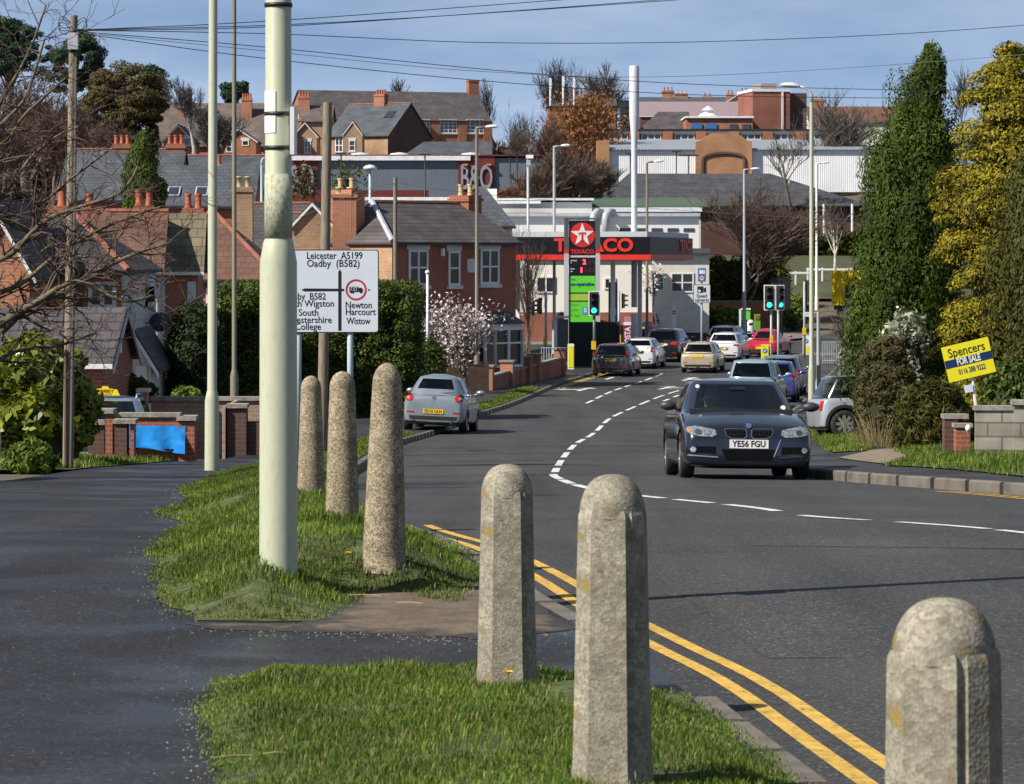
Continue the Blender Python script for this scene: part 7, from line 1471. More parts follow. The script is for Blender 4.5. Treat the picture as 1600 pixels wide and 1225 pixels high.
T('bare_tree', 'bare tree with a mossy tint behind the slate terrace chimneys', 112, 290, 290, 150, 120, 70, .3, M_BARK, M_TWIGB, (10, 7, 6, 4), fork=.2)
T('bare_shrub', 'tall bare shrub of upright twigs between the brick house and the galvanised lamp', 826, 142, 588, 345, 62, 71, .07, M_BARK, M_TWIGB, (12, 7, 5), up=1.2, fork=.05, cat='shrub')
T('bare_shrub', 'bare tangled shrub at the left foot of the dark conifer', 1320, 96, 585, 462, 62, 72, .05, M_BARK, M_TWIG, (12, 7, 5), up=.6, fork=.05, cat='shrub')
T('bare_tree', 'small bare tree before the store wall beside the big lamp post', 478, 240, 340, 262, 40, 73, .12, M_BARK, M_TWIGB, (8, 5, 4), leaves=(L_OLIVE, 300, .2))
T('bare_tree', 'thin bare tree before the store wall right of the cut wooden pole', 534, 238, 340, 255, 46, 74, .12, M_BARK, M_TWIGB, (8, 5, 4), leaves=(L_HEDGE, 260, .2))
mg = T('blossom_tree', 'magnolia covered in pink-white blossom in front of the bay windows', 728, 117, 604, 464, 112, 75, .09, M_BARK, M_TWIG, (10, 7, 5), up=1.0, fork=.05, leaves=(L_PETAL, 1700, .075))
T('blossom_tree', 'small white blossom tree in front of the cream petrol station wall', 1022, 188, 505, 402, 42, 76, .08, M_BARK, M_TWIG, (9, 6, 4), up=.7, leaves=(L_PETAL, 420, .10))
def leafy(name, label, px0, px1, y0, y1, yb, d, seed, m, n, per, size, rad, m2=None):
    zb = Z(yb, d); t = thing(name, label, 'tree', (X((px0 + px1) / 2, d), d, zb)); rg = random.Random(seed); Wd, zc, hz = S(px1 - px0, d) / 2, Z((y0 + y1) / 2, d) - zb, S(y1 - y0, d) / 2; cl = []
    for k in range(n):
        a, b = rg.uniform(0, 6.283), math.asin(rg.uniform(-1, 1)); q = rg.uniform(.3, 1.2) ** .6; s = rg.uniform(.4, 1.25) * rad
        cl.append(((math.cos(a) * math.cos(b) * (Wd - rad * .6) * q, math.sin(a) * math.cos(b) * (Wd - rad * .6) * q, zc + math.sin(b) * (hz - rad * .5) * q), (s, s, s * .65)))
    P_, N_ = ellipsoids(cl, per, seed, .3); leafcloud('crown', P_, N_ + np.array([0, 0, .3]), size, m, t, seed, 1.7, .5)
    tk = MB(); tk.tube([(0, 0, -1), (.1, 0, zc * .5), (0, 0, zc + hz * .3)], [.4, .3, .1], 8)
    for c in cl[::4]: tk.tube([(0, 0, zc * .6 + rg.uniform(0, hz * .5)), Vector(c[0]) * .6 + Vector((0, 0, zc * .3)), c[0]], [.12, .08, .03], 5)
    tk.build('trunk', M_BARK, t, smooth=True); return t
leafy('pine_tree', 'dark pine at the top left corner behind the bare branches', -40, 68, 22, 130, 260, 330, 81, L_PINE, 75, 330, .17, .95)
leafy('pine_tree', 'dark pine crown showing on both sides of the wooden pole top', 58, 172, 48, 148, 260, 325, 82, L_PINE, 75, 330, .17, .85)
leafy('brown_leafed_tree', 'broad brown-green tree right of the wooden pole under the pines', 125, 262, 96, 258, 300, 300, 83, L_BROWN, 150, 330, .17, 1.0)
leafy('evergreen_tree', 'dark evergreen crown at the right shoulder of the broad brown tree', 205, 268, 100, 200, 300, 303, 84, L_PINE, 40, 300, .19, .9)
leafy('evergreen_tree', 'small dark evergreen between the hill terrace chimneys and the slim column', 345, 392, 120, 170, 260, 345, 85, L_PINE, 24, 260, .19, .8)
conifer('fir_tree', 'drooping dark fir tree in front of the slate terrace roofs', 138, [(205, 222, 226), (230, 212, 238), (260, 202, 246), (290, 197, 252), (320, 196, 255), (352, 200, 252)], 9, L_CON, 150, 260, .085, (.40, .42), y_base=400)
for px, w_, y0, sd2, lab in ((392, 26, 262, 91, 'small dark conifer poking up among roofs left of the big lamp post'), (1180, 0, 0, 0, '')):
    if w_: conifer('small_conifer', lab, 175, [(y0, px - 1, px + 1), (y0 + 25, px - 8, px + 8), (y0 + 60, px - 12, px + 12)], sd2, L_CON, 30, 60, .2, (.4, .5), y_base=360)
def woodland(name, px0, px1, y0, y1, d, n, seed, m):
    r2 = np.random.default_rng(seed); x = r2.uniform(X(px0, d), X(px1, d), n); yy = d + r2.uniform(0, 25, n); top = S(y1 - y0, d) * (.62 + .38 * np.sin(x * .55 + seed) * np.sin(x * .23)); z = Z(y1, d) + top * r2.random(n) ** .8
    P_ = np.stack([x, yy, z], -1); return tag(leafcloud(name, P_, None, .55, m, None, seed, 5, 1, .8), kind='stuff')
L_WOOD = leaf_mat('bare_wood', [(.10, .075, .06), (.14, .095, .075), (.085, .07, .055), (.12, .10, .085)], .95, 0)
woodland('woodland', -90, 310, 168, 330, 345, 16000, 3, L_WOOD); woodland('woodland', 745, 955, 190, 330, 325, 7000, 5, L_WOOD); woodland('woodland', 1245, 1480, 165, 300, 420, 9000, 7, L_WOOD)
for px0, px1, y0, sd2, lab in ((-60, 130, 150, 95, 'belt of reddish bare woodland'),):
    pass
# --- the mossy bare tree whose branches reach in from the left edge
mt = thing('bare_tree', 'mossy bare tree reaching long branches in from the left edge', 'tree', (X(-70, 38), 38, gz(X(-70, 38), 38) - .1)); d = 38
tr, tw = MB(), MB(); rg = random.Random(12); o_ = mt.location
def pt(px, py, dd=0): return P(px, py, d + dd) - o_
tr.tube([(0, 0, 0), pt(-72, 640), pt(-62, 560)], [.19, .15, .13], 9)
limbs = [[(-62, 560), (0, 520), (45, 478), (100, 455), (150, 425), (215, 395), (262, 380)], [(-50, 545), (10, 500), (60, 470), (120, 440), (190, 470), (240, 462)], [(-65, 570), (-30, 430), (20, 395), (70, 345), (120, 325), (190, 300), (215, 262)],
         [(-70, 540), (-40, 350), (10, 300), (45, 250), (85, 215), (130, 195)], [(-70, 480), (-45, 250), (0, 160), (30, 110), (50, 70), (72, 8)], [(-60, 420), (-20, 330), (30, 300), (60, 318), (110, 280), (170, 235)],
         [(-50, 350), (0, 250), (30, 190), (60, 160), (105, 120)], [(-40, 470), (30, 445), (80, 405), (130, 372), (200, 340), (255, 322)], [(-60, 300), (-10, 210), (35, 160), (52, 120), (70, 60)], [(-50, 600), (20, 550), (90, 540), (150, 520)], [(-60, 250), (0, 340), (40, 360), (90, 395), (140, 402)]]
def sub(p, dv, ln, r, lev):
    n = 4; pts = [p]; q = p.copy(); v = dv.copy()
    for k in range(n): v = (v + Vector((rg.gauss(0, .22), rg.gauss(0, .22), rg.gauss(0, .22)))).normalized(); q = q + v * ln / n; pts.append(q.copy())
    tw.tube(pts, [max(r * (1 - .7 * k / n), .0028) for k in range(n + 1)], 4 if lev < 2 else 3, cap=False)
    if lev < 3:
        for c in range(rg.randint(3, 5) if lev < 2 else 3):
            k = rg.randint(1, n); a = rg.uniform(0, 6.28); s = Vector((math.cos(a), rg.uniform(-.6, .6), math.sin(a))); sub(pts[k], (v * .75 + s * .75 + Vector((.15, 0, .1))).normalized(), ln * rg.uniform(.4, .7), r * .6, lev + 1)
for i, lb_ in enumerate(limbs):
    dd = rg.uniform(-1.2, 1.4); c = curve([pt(a, b, dd * min(1, k / 3)) for k, (a, b) in enumerate(lb_)], .12); r0 = (.05 if i < 3 else .032); rr = [r0 * (1 - .82 * k / len(c)) + .005 for k in range(len(c))]
    tr.tube(c, rr, 7, cap=False)
    for k in range(4, len(c)):
        if rg.random() < .95:
            ax = (c[min(k + 1, len(c) - 1)] - c[k - 1]).normalized(); a = rg.uniform(0, 6.28); s = Vector((math.cos(a), rg.uniform(-.5, .5), math.sin(a))); sub(c[k], (ax * .8 + s * .8).normalized(), rg.uniform(.25, .75), rr[k] * .55, 1)
tr.build('trunk', M_BARKM, mt, smooth=True); tw.build('crown', mat('mossy_red_twig', (.10, .066, .05), .95, vary=.5, scale=3), mt)
# ------------------------------------------------------------------ garden walls, piers, fences
M_COPE = mat('grey_coping', (.26, .24, .21), .9, vary=.35, scale=6, bump=.5, bscale=30)
def gwall(name, label, d, parts, cat='wall', group=None, base=735, rz=0, px0=None):
    px0 = px0 if px0 is not None else min(p[1] for p in parts); x0 = X(px0, d); zb = gz(x0, d) - .08; t = thing(name, label, cat, (x0, d, zb), R(rz), group)
    for nm, a, b, yt, yb, y0, y1, m in parts: MB().box(X(a, d) - x0, X(b, d) - x0, y0, y1, (Z(yb, d) - zb) if yb else 0, Z(yt, d) - zb).build(nm, m, t)
    return t
tarp_w = gwall('brick_wall', 'red brick garden wall with a bright blue tarpaulin hung on it', 52, [('wall', 176, 279, 652, 0, .05, .28, B_RED), ('coping', 174, 281, 645.5, 652, .01, .32, M_COPE), ('pier', 279, 304, 657, 0, -.02, .36, B_RED), ('pier_cap', 276, 307, 650, 657, -.07, .41, M_COPE), ('pier', 165, 176, 646, 0, -.02, .36, B_RED), ('pier_cap', 146, 178, 639, 646, -.07, .41, M_COPE)])
gwall('brick_pier', 'shadowed brick gate pier with a worn cap standing before the blue tarpaulin', 50.8, [('pier', 179, 198, 662, 0, 0, .34, B_DARK), ('pier_return', 203, 209, 662, 0, .02, .3, B_RED), ('pier_cap', 176, 212, 655.5, 662, -.04, .4, M_COPE)], 'pier')  # shade on the pier front is painted by the darker brick
gwall('brick_wall', 'short dark brick wall in shadow behind the laurel bush', 52.3, [('wall', 137, 162, 664, 0, .05, .28, B_DARK), ('coping', 135, 164, 657, 664, .0, .32, M_COPE)])  # low wall's shade comes from its dark brick colour
tb = thing('tarpaulin', 'bright blue tarpaulin hanging on the brick garden wall', 'tarpaulin', (X(189, 52), 52, Z(700, 52))); rg = random.Random(4); mb = MB(); n, m_ = 26, 10; vs = []
for j in range(m_ + 1):
    for i in range(n + 1): u, v = i / n, j / m_; vs.append((S(101, 52) * u, -.03 - .018 * math.sin(u * 9 + v * 3) - .04 * (1 - v) * (1 + math.sin(u * 14 + 2 * v)) - .012 * math.sin(u * 31 + v * 9) - rg.uniform(0, .012), S(35, 52) * v + (.03 * math.sin(u * 5) - .06 * u if j == 0 else 0)))
mb.add(vs, [(j * (n + 1) + i, j * (n + 1) + i + 1, (j + 1) * (n + 1) + i + 1, (j + 1) * (n + 1) + i) for j in range(m_) for i in range(n)]); mb.build('sheet', mat('tarp_blue', (.02, .26, .72), .35, vary=.1, scale=4), tb, smooth=True)
MB().tube([(0, -.05, .0), (S(60, 52), -.07, -.015), (S(100, 52), -.05, -.03)], .014, 5).build('cord', M_BLACK, tb)
gwall('garden_wall', 'pale pinkish brick garden wall with coping behind the taxi', 63, [('wall', 236, 420, 626, 0, 0, .22, B_PINK), ('coping', 234, 422, 620, 626, -.05, .27, M_COPE)])
gwall('brick_pier', 'pale brick gate pier right beside the taxi roof', 62, [('pier', 216, 230, 613, 0, 0, .3, B_PINK), ('pier_cap', 213, 233, 607.5, 613, -.05, .35, M_STONE)], 'pier')
gwall('garden_wall', 'brown brick end walls either side of the slim column foot', 58, [('wall', 347, 352, 636, 0, 0, 3, B_PINK), ('pier', 354, 384, 638, 0, .1, .5, B_DARK), ('pier_cap', 352, 386, 632, 638, .05, .55, M_COPE), ('wall', 384, 420, 660, 0, .2, .5, B_DARK)], base=715)
blk = brick_mat('stone_block', (.30, .28, .24), (.20, .18, .155), (.13, .12, .10), .44, .215, .014, .9, 'xy', .45, .5, .5, 1.6)
gwall('block_wall', 'weathered grey block garden wall at the right edge below the sale board', 49.5, [('wall', 1524, 2000, 641, 0, 0, .22, blk), ('coping', 1521, 2002, 634, 641, -.03, .26, M_COPE), ('pier', 1583, 1612, 632, 0, -.06, .28, blk), ('pier_cap', 1580, 1615, 625, 632, -.1, .32, M_COPE)], rz=-5)
gwall('brick_pier', 'low red brick pier with a slab cap left of the block wall', 51, [('pier', 1494, 1516, 668, 0, 0, .3, B_RED), ('pier', 1480, 1500, 656, 0, .32, .6, B_DARK), ('pier_cap', 1478, 1518, 649, 656, .3, .62, M_COPE), ('pier_cap', 1491, 1520, 662, 668, -.03, .29, M_COPE)], 'pier')
MB().lathe([(0, .06), (.035, .05), (.05, 0), (.035, -.05), (0, -.06)], 12, cap=False).build('pipe_end', M_WPLAS, loc=P(1513, 669, 50.6), smooth=True); tag(bpy.context.scene.objects['pipe_end'], 'white plastic pipe end sticking out of the low brick pier', 'pipe')
gwall('brick_pier', 'buff brick gate pier with a stepped cap right of the cream lamp post', 92, [('pier', 1288, 1312, 598, 0, 0, .5, B_BUFF), ('pier_cap', 1286, 1314, 592, 598, -.05, .55, B_BUFF), ('pier_top', 1291, 1309, 588, 592, .05, .45, B_BUFF), ('side_wall', 1283, 1291, 616, 0, -.4, 0, B_BUFF), ('number_plaque', 1297, 1304, 611, 618, -.02, 0, M_WPLAS)], 'pier')
gwall('wooden_fence', 'dark brown board fence beside the blossom tree', 119.5, [('boards', 690, 764, 571, 0, 0, .06, mat('fence_board', (.05, .028, .018), .9, vary=.3, scale=6)), ('post', 716, 722, 567, 0, -.1, .0, MATS['fence_board']), ('post', 758, 764, 565, 0, -.1, .0, MATS['fence_board']), ('rail', 690, 764, 569, 571, -.02, .08, MATS['fence_board'])], 'fence')
a, b = Vector((X(769, 121), 121)), Vector((X(884, 144), 144)); L_ = (b - a).length; ang = math.atan2(b.y - a.y, b.x - a.x); zb0, zb1 = gz(a.x, a.y) - .1, gz(b.x, b.y) - .1
t = thing('brick_wall', 'low red brick wall with orange piers along the far left footway', 'wall', (a.x, a.y, min(zb0, zb1)), ang)
MB().box(0, L_, .1, .3, 0, .85).build('wall', B_RED, t); MB().box(0, L_, .06, .34, .852, .92).build('coping', M_COPE, t)
for f in (0, .24, .47, .60, .98):
    p_ = MB().box(L_ * f - .25, L_ * f + .25, -.05, .45, 0, 1.25).build('pier', B_ORANGE, t); MB().box(L_ * f - .3, L_ * f + .3, -.1, .5, 1.253, 1.33).build('pier_cap', M_COPE, p_)
lp = thing('garden_lamp_post', 'thin white post with a ball top before the brick house', 'post', (X(668, 113), 113, gz(X(668, 113), 113))); zt = Z(428, 113) - lp.location.z
MB().tube([(0, 0, 0), (0, 0, zt)], .045, 8).build('pole', M_WPLAS, lp, smooth=True); MB().lathe([(.0, -.09), (.07, -.05), (.085, 0), (.07, .05), (0, .09)], 12, Matrix.Translation((0, 0, zt + .06)), cap=False).build('ball', M_WPLAS, lp, smooth=True)

# ================================================================== THE JUNCTION: petrol station, lights, signs
M_TEXR = mat('sign_bright_red', (.62, .03, .02), .4, vary=.03); M_TEXK = mat('canopy_black', (.010, .010, .014), .4, vary=.1, spec=.2); M_PILL = mat('totem_grey', (.48, .50, .52), .4, vary=.06); M_PDK = mat('totem_dark_grey', (.09, .095, .10), .4)
# --- canopy
cn = thing('petrol_canopy', 'black petrol station canopy with big red letters', 'canopy', (X(1016, 168), 168, Z(545, 168)), R(-11.5)); zc = cn.location.z
z0, z1 = Z(406, 168) - zc, Z(370, 168) - zc
MB().box(-12, 0, 0, 15.5, z0 + .28, z1).build('fascia', M_TEXK, cn); MB().box(-12.03, .03, -.03, 15.53, z0, z0 + .277).build('red_stripe', M_TEXR, cn); MB().box(-11.8, -.2, .2, 15.3, z1 + .003, z1 + .28).build('roof', M_PILL, cn)
MB().box(-11.7, -.3, .3, 15.2, z0 - .05, z0 - .003).build('soffit', M_RENDER, cn)
lx0, lx1 = -(X(1016, 168) - X(866, 169.5)) / math.cos(R(11.5)), -(X(1016, 168) - X(990, 168.3)) / math.cos(R(11.5))
text('TEXACO', .95, M_TEXR, cn, ((lx0 + lx1) / 2, -.03, z0 + .28 + (z1 - z0 - .28) / 2), fit=lx1 - lx0, ext=.025, bold=.035)
text('TEXACO', .85, M_TEXR, cn, (.03, 12.6, z0 + .28 + (z1 - z0 - .28) / 2), rz_=90, fit=4.6, ext=.02, bold=.03)
for xx in (-2.5, -9.5):
    for yy in (3, 12): MB().box(xx - .11, xx + .11, yy - .11, yy + .11, 0, z0 - .05).build('column', M_WPLAS, cn)
# --- shop and neighbours
shp = thing('petrol_shop', 'cream walled petrol station shop behind the canopy and white mast', 'shop', (X(812, 188), 188, Z(535, 188)))
pb(812, 1019, 400, 535, 188, 8, shp, M_CREAMW, 'wall'); pb(811, 1020, 488, 535, 187.9, .09, shp, B_RED, 'brick_plinth'); pb(810, 1021, 396, 400, 187.7, 8.6, shp, M_RENDER, 'roof_edge')
for a_, b_, c_, e_ in ((944, 962, 434, 452), (838, 868, 432, 458)): l = shp.location; hwindow(shp, X(a_, 188) - l.x, Z(e_, 188) - l.z, S(b_ - a_, 188), S(e_ - c_, 188), Matrix(), (2, 1), False, False)
rh = thing('pale_house', 'pale rendered building with white windows left of the wide bare tree', 'building', (X(1018, 197), 197, Z(520, 197)))
pb(1020, 1108, 396, 520, 197, 8, rh, mat('grey_render', (.64, .61, .55), .9, vary=.1), 'wall'); pb(1010, 1110, 388, 396, 196.6, 8.8, rh, M_PDK, 'roof'); l = rh.location
hwindow(rh, X(1048, 197) - l.x, Z(457, 197) - l.z, S(36, 197), S(31, 197), Matrix(), (2, 2), False, False); hwindow(rh, X(1022, 197) - l.x, Z(455, 197) - l.z, S(16, 197), S(28, 197), Matrix(), (1, 2), False, False)
gwall('brick_wall', 'long low brick wall behind the shrub bed and speed camera signs', 208, [('wall', 1005, 1225, 472, 0, 0, .3, B_FACT), ('coping', 1004, 1226, 470, 472, -.05, .35, M_COPE)])
# --- price totem
d = 160; x = X(909.5, d); zb = gz(x, d); tt = thing('price_totem', 'tall petrol price totem with a red star disc and green panels', 'totem', (x, d, zb))
def tx_(px): return X(px, d) - x
def tz(py): return Z(py, d) - zb
def tb_(a, b, c, e, y0, y1, m, nm): return MB().box(tx_(a), tx_(b), y0, y1, tz(e), tz(c)).build(nm, m, tt)
for a_, b_ in ((881.5, 888.5), (930.5, 937.5)):
    tb_(a_, b_, 343, 390, -.16, .3, M_PDK, 'pillar_top'); tb_(a_, b_, 390.1, 396, -.161, .301, M_TEXR, 'pillar_band'); tb_(a_, b_, 396.1, 540, -.16, .3, M_PILL, 'pillar')
tb_(881.5, 937.5, 340.5, 342.9, -.17, .31, M_PDK, 'top_rail'); M_TK = mat('panel_black', (.008, .008, .012), .3)
tb_(889, 930, 345, 399, -.1, .2, M_TK, 'brand_panel'); tb_(889, 930, 399.2, 402.2, -.1, .2, M_PILL, 'divider')
cx_, cz_, r_ = tx_(909.8), tz(367), S(19.2, d)
MB().add([(cx_ + r_ * math.cos(R(k * 10)), -.108, cz_ + r_ * math.sin(R(k * 10))) for k in range(36)], [tuple(range(36))]).build('red_disc', M_TEXR, tt)
sp = [(cx_ + (r_ * .97 if k % 2 == 0 else r_ * .40) * math.sin(R(36 * k)), cz_ + (r_ * .97 if k % 2 == 0 else r_ * .40) * math.cos(R(36 * k))) for k in range(10)]
MB().prism(sp, -.122, -.110, 'y').build('star', M_WPLAS, tt); tq = S(1, d)
ts = MB(); ts.box(cx_ - 5.6 * tq, cx_ + 5.6 * tq, -.132, -.124, cz_ + 1.6 * tq, cz_ + 4 * tq).box(cx_ - 5.6 * tq, cx_ - 4 * tq, -.132, -.124, cz_ - .2 * tq, cz_ + 1.6 * tq).box(cx_ + 4 * tq, cx_ + 5.6 * tq, -.132, -.124, cz_ - .2 * tq, cz_ + 1.6 * tq).box(cx_ - 1.6 * tq, cx_ + 1.6 * tq, -.132, -.124, cz_ - 8 * tq, cz_ + 1.6 * tq).box(cx_ - 3.4 * tq, cx_ + 3.4 * tq, -.1315, -.1245, cz_ - 9.8 * tq, cz_ - 8 * tq); ts.build('letter_t', M_TEXR, tt)
text('TEXACO', .28, M_TEXR, tt, (tx_(909.8), -.106, tz(393.3)), fit=S(37, d), ext=.004, bold=.012)
tb_(889, 932, 402.4, 430, -.1, .2, M_TK, 'price_panel'); M_LED = mat('led_red', (1.0, .05, .09), .4, emit=2.2, vary=0); M_LEDO = mat('led_unlit', (.035, .02, .02), .5)
text('2', .34, M_LED, tt, (tx_(913), -.106, tz(409.6)), ext=.003, bold=.012, fit=S(5.5, d)); text('1', .34, M_LED, tt, (tx_(908.5), -.106, tz(422.3)), ext=.003, bold=.02)
for px, py in ((921, 409.6), (928, 409.6), (914.5, 422.3), (921.5, 422.3), (928.5, 422.3)): text('8', .32, M_LEDO, tt, (tx_(px), -.106, tz(py)), ext=.002, bold=.012, fit=S(5, d))
for s, py in (('Unleaded', 407), ('95', 410.5), ('Diesel', 420), ('fuel', 424)): text(s, .09, M_SIGNW, tt, (tx_(890.5), -.106, tz(py)), ax='LEFT', ext=.002, bold=.003)
M_GRN = mat('panel_green', (.13, .62, .04), .4, vary=.03); M_LIME = mat('panel_lime', (.36, .52, .07), .4); M_TEAL = mat('lettering_blue', (.0, .06, .16), .5)
tb_(889, 930, 431, 457, -.1, .2, M_GRN, 'shop_panel'); tb_(889, 930, 459, 469.5, -.1, .2, M_LIME, 'lime_panel'); tb_(889, 930, 471.5, 503, -.1, .2, M_GRN, 'service_panel'); tb_(888.6, 930.4, 430, 504, .0, .19, M_TK, 'panel_back')
text('The', .13, M_TEAL, tt, (tx_(892), -.106, tz(437)), ax='LEFT', ext=.002); text('co-operative', .26, M_TEAL, tt, (tx_(910), -.106, tz(444)), fit=S(37, d), ext=.003, bold=.010)
for s, py in (('food', 476), ('open', 484), ('7 days', 493)): text(s, .2, mat('faded_green_letter', (.10, .40, .05), .5), tt, (tx_(891), -.106, tz(py)), ax='LEFT', ext=.002)
tb_(910, 919, 479, 491, -.112, -.102, mat('atm_blue', (.05, .35, .62), .4), 'blue_sticker'); text('S', .3, M_WPLAS, tt, (tx_(914.5), -.116, tz(485)), ext=.002, bold=.01)
fn = thing('dark_fence', 'dark green board fence at the foot of the price totem', 'fence', (X(888, 157), 157, gz(X(888, 157), 157) - .1)); pb(889, 932, 504, 575, 157, .08, fn, mat('fence_black_green', (.008, .018, .014), .7), 'boards'); pb(933, 968, 503, 575, 157.1, .08, fn, MATS['fence_black_green'], 'boards')
for px in (889, 931, 966): pb(px, px + 2.5, 502, 576, 156.9, .1, fn, M_BLACK, 'post')
cb_ = thing('utility_cabinet', 'tall grey utility cabinet with a white edge left of the dark fence', 'cabinet', (X(868, 154), 154, gz(X(868, 154), 154))); pb(871, 888, 499, 565, 154, .6, cb_, M_PDK, 'cabinet'); pb(866, 870.8, 497, 565, 153.9, .7, cb_, M_WPLAS, 'edge'); pb(865, 889, 494, 496.8, 153.8, .85, cb_, M_PILL, 'lid')
cc = thing('camera_pole', 'slender grey pole with a cctv camera left of the white-headed lamp', 'camera pole', (X(825, 178), 178, gz(X(825, 178), 178))); zt = Z(246, 178) - cc.location.z
MB().tube([(0, 0, 0), (0, 0, zt * .3), (0, 0, zt)], [.12, .085, .07], 10).build('pole', M_GALV, cc, smooth=True); MB().box(-.12, .30, -.12, .12, zt - .05, zt + .14).build('camera', M_WPLAS, cc); MB().box(-.1, .14, -.12, .12, zt - .45, zt - .15).build('bracket', M_GALV, cc)
# pumps and small station furniture
pm = thing('petrol_pump', 'petrol pump with a dark red arched top under the canopy', 'petrol pump', (X(958, 172), 172, gz(X(958, 172), 172))); pb(951, 965, 447, 545, 172, .5, pm, M_PDK, 'body')
l = pm.location; MB().prism([(X(951, 172) - l.x, Z(447, 172) - l.z), (X(965, 172) - l.x, Z(447, 172) - l.z), (X(964, 172) - l.x, Z(442, 172) - l.z), (X(958, 172) - l.x, Z(438, 172) - l.z), (X(952, 172) - l.x, Z(442, 172) - l.z)], 0, .5, 'y').build('top', M_MAROON, pm); pb(953, 963, 482, 493, 171.95, .04, pm, M_LANT, 'display')
ai = thing('air_machine', 'white square air machine beside the no-entry style sign', 'machine', (X(1046, 176), 176, gz(X(1046, 176), 176))); o = MB().prism(rrect(X(1034, 176) - ai.location.x, X(1057, 176) - ai.location.x, 0, Z(498, 176) - ai.location.z, .2), 0, .8, 'y').build('housing', M_WPLAS, ai); pb(1037, 1043, 516, 524, 175.95, .05, ai, M_DGREY, 'panel')
def sign_post(name, label, px, d, plates, top, base_w=4, group=None, ybase=None, cat='road sign', m=None):
    x = X(px, d); zb = gz(x, d) if ybase is None else Z(ybase, d); t = thing(name, label, cat, (x, d, zb), 0, group); MB().tube([(0, 0, -.1), (0, 0, Z(top, d) - zb)], S(base_w, d) / 2, 10).build('post', m or M_GALV, t, smooth=True)
    for nm, a, b, c, e, mt_ in plates: MB().prism(rrect(X(a, d) - x, X(b, d) - x, Z(e, d) - zb, Z(c, d) - zb, S(1.2, d)), -S(base_w, d) / 2 - .04, -S(base_w, d) / 2 - .012, 'y').build(nm, mt_, t)
    return t, lambda p: X(p, d) - x, lambda p: Z(p, d) - zb, -S(base_w, d) / 2 - .044
M_SBLUE = mat('sign_blue', (.02, .17, .50), .4)
t, sx2, sz2, yf_ = sign_post('camera_sign', 'white speed cameras sign below a small blue camera sign', 1096.5, 158, [('black_edge', 1083, 1110, 444.5, 473.5, M_SIGNK), ('blue_plate', 1090.5, 1103, 419, 440, M_SBLUE)], 419, 3.6)
MB().prism(rrect(sx2(1083.8), sx2(1109.2), sz2(472.6), sz2(445.4), .03), yf_ - .006, yf_ - .002, 'y').build('white_plate', M_SIGNW, t); yq = yf_ - .007
text('Speed', .25, M_SIGNK, t, (0, yq, sz2(462.5)), fit=S(16, 158), ext=.001, bold=.006); text('cameras', .25, M_SIGNK, t, (0, yq, sz2(468.8)), fit=S(22, 158), ext=.001, bold=.006)
cs_ = MB(); cs_.box(sx2(1089.5), sx2(1099), yq - .004, yq + .002, sz2(457.5), sz2(447.5)); cs_.prism([(sx2(1099.5), sz2(456)), (sx2(1103), sz2(457.5)), (sx2(1103), sz2(449)), (sx2(1099.5), sz2(450.5))], yq - .004, yq + .002); cs_.build('camera_symbol', M_SIGNK, t)
MB().lathe([(0, 0), (S(2.1, 158), 0)], 16, Matrix.Translation((sx2(1092.7), yq - .006, sz2(454.5))) @ Matrix.Rotation(R(90), 4, 'X'), cap=False).build('camera_lens', M_SIGNW, t)
c2 = MB(); c2.box(sx2(1092.5), sx2(1099), yf_ - .006, yf_ - .001, sz2(428), sz2(422)); c2.prism([(sx2(1099.3), sz2(427.5)), (sx2(1101.5), sz2(428.5)), (sx2(1101.5), sz2(421.5)), (sx2(1099.3), sz2(423))], yf_ - .006, yf_ - .001); c2.build('camera_symbol', M_WPLAS, t)
MB().lathe([(0, 0), (S(4.3, 158), 0)], 20, Matrix.Translation((0, yf_ - .002, sz2(434.5))) @ Matrix.Rotation(R(90), 4, 'X'), cap=False).build('limit_ring', M_SIGNR, t); MB().lathe([(0, 0), (S(3.3, 158), 0)], 20, Matrix.Translation((0, yf_ - .004, sz2(434.5))) @ Matrix.Rotation(R(90), 4, 'X'), cap=False).build('limit_face', M_WPLAS, t); text('30', .16, M_SIGNK, t, (0, yf_ - .006, sz2(434.5)), ext=.001, bold=.004)
t, sx2, sz2, yf_ = sign_post('no_entry_sign', 'narrow white sign with a red no-entry disc by the forecourt exit', 1053, 173, [('plate', 1049.5, 1056.8, 477, 525, M_WPLAS)], 478, 2.5)
MB().lathe([(0, 0), (S(3.2, 173), 0)], 18, Matrix.Translation((0, yf_ - .004, sz2(488))) @ Matrix.Rotation(R(90), 4, 'X'), cap=False).build('red_disc', M_SIGNR, t); MB().box(-S(2.2, 173), S(2.2, 173), yf_ - .012, yf_ - .006, sz2(488.8), sz2(487.2)).build('bar', M_WPLAS, t)
t, sx2, sz2, yf_ = sign_post('coffee_banner', 'maroon banner with white vertical lettering left of the mast foot', 981, 170, [('banner', 974, 986, 508, 545, mat('banner_maroon', (.22, .015, .06), .5)), ('white_head', 974, 986, 503, 508, M_WPLAS), ('pink_head', 975, 986, 494, 503, mat('banner_pink', (.45, .20, .24), .5))], 494, 2)
text('COSTA', .42, M_WPLAS, t, (0, yf_ - .002, sz2(527)), ry_=-90, ext=.002, bold=.012, fit=S(32, 170))
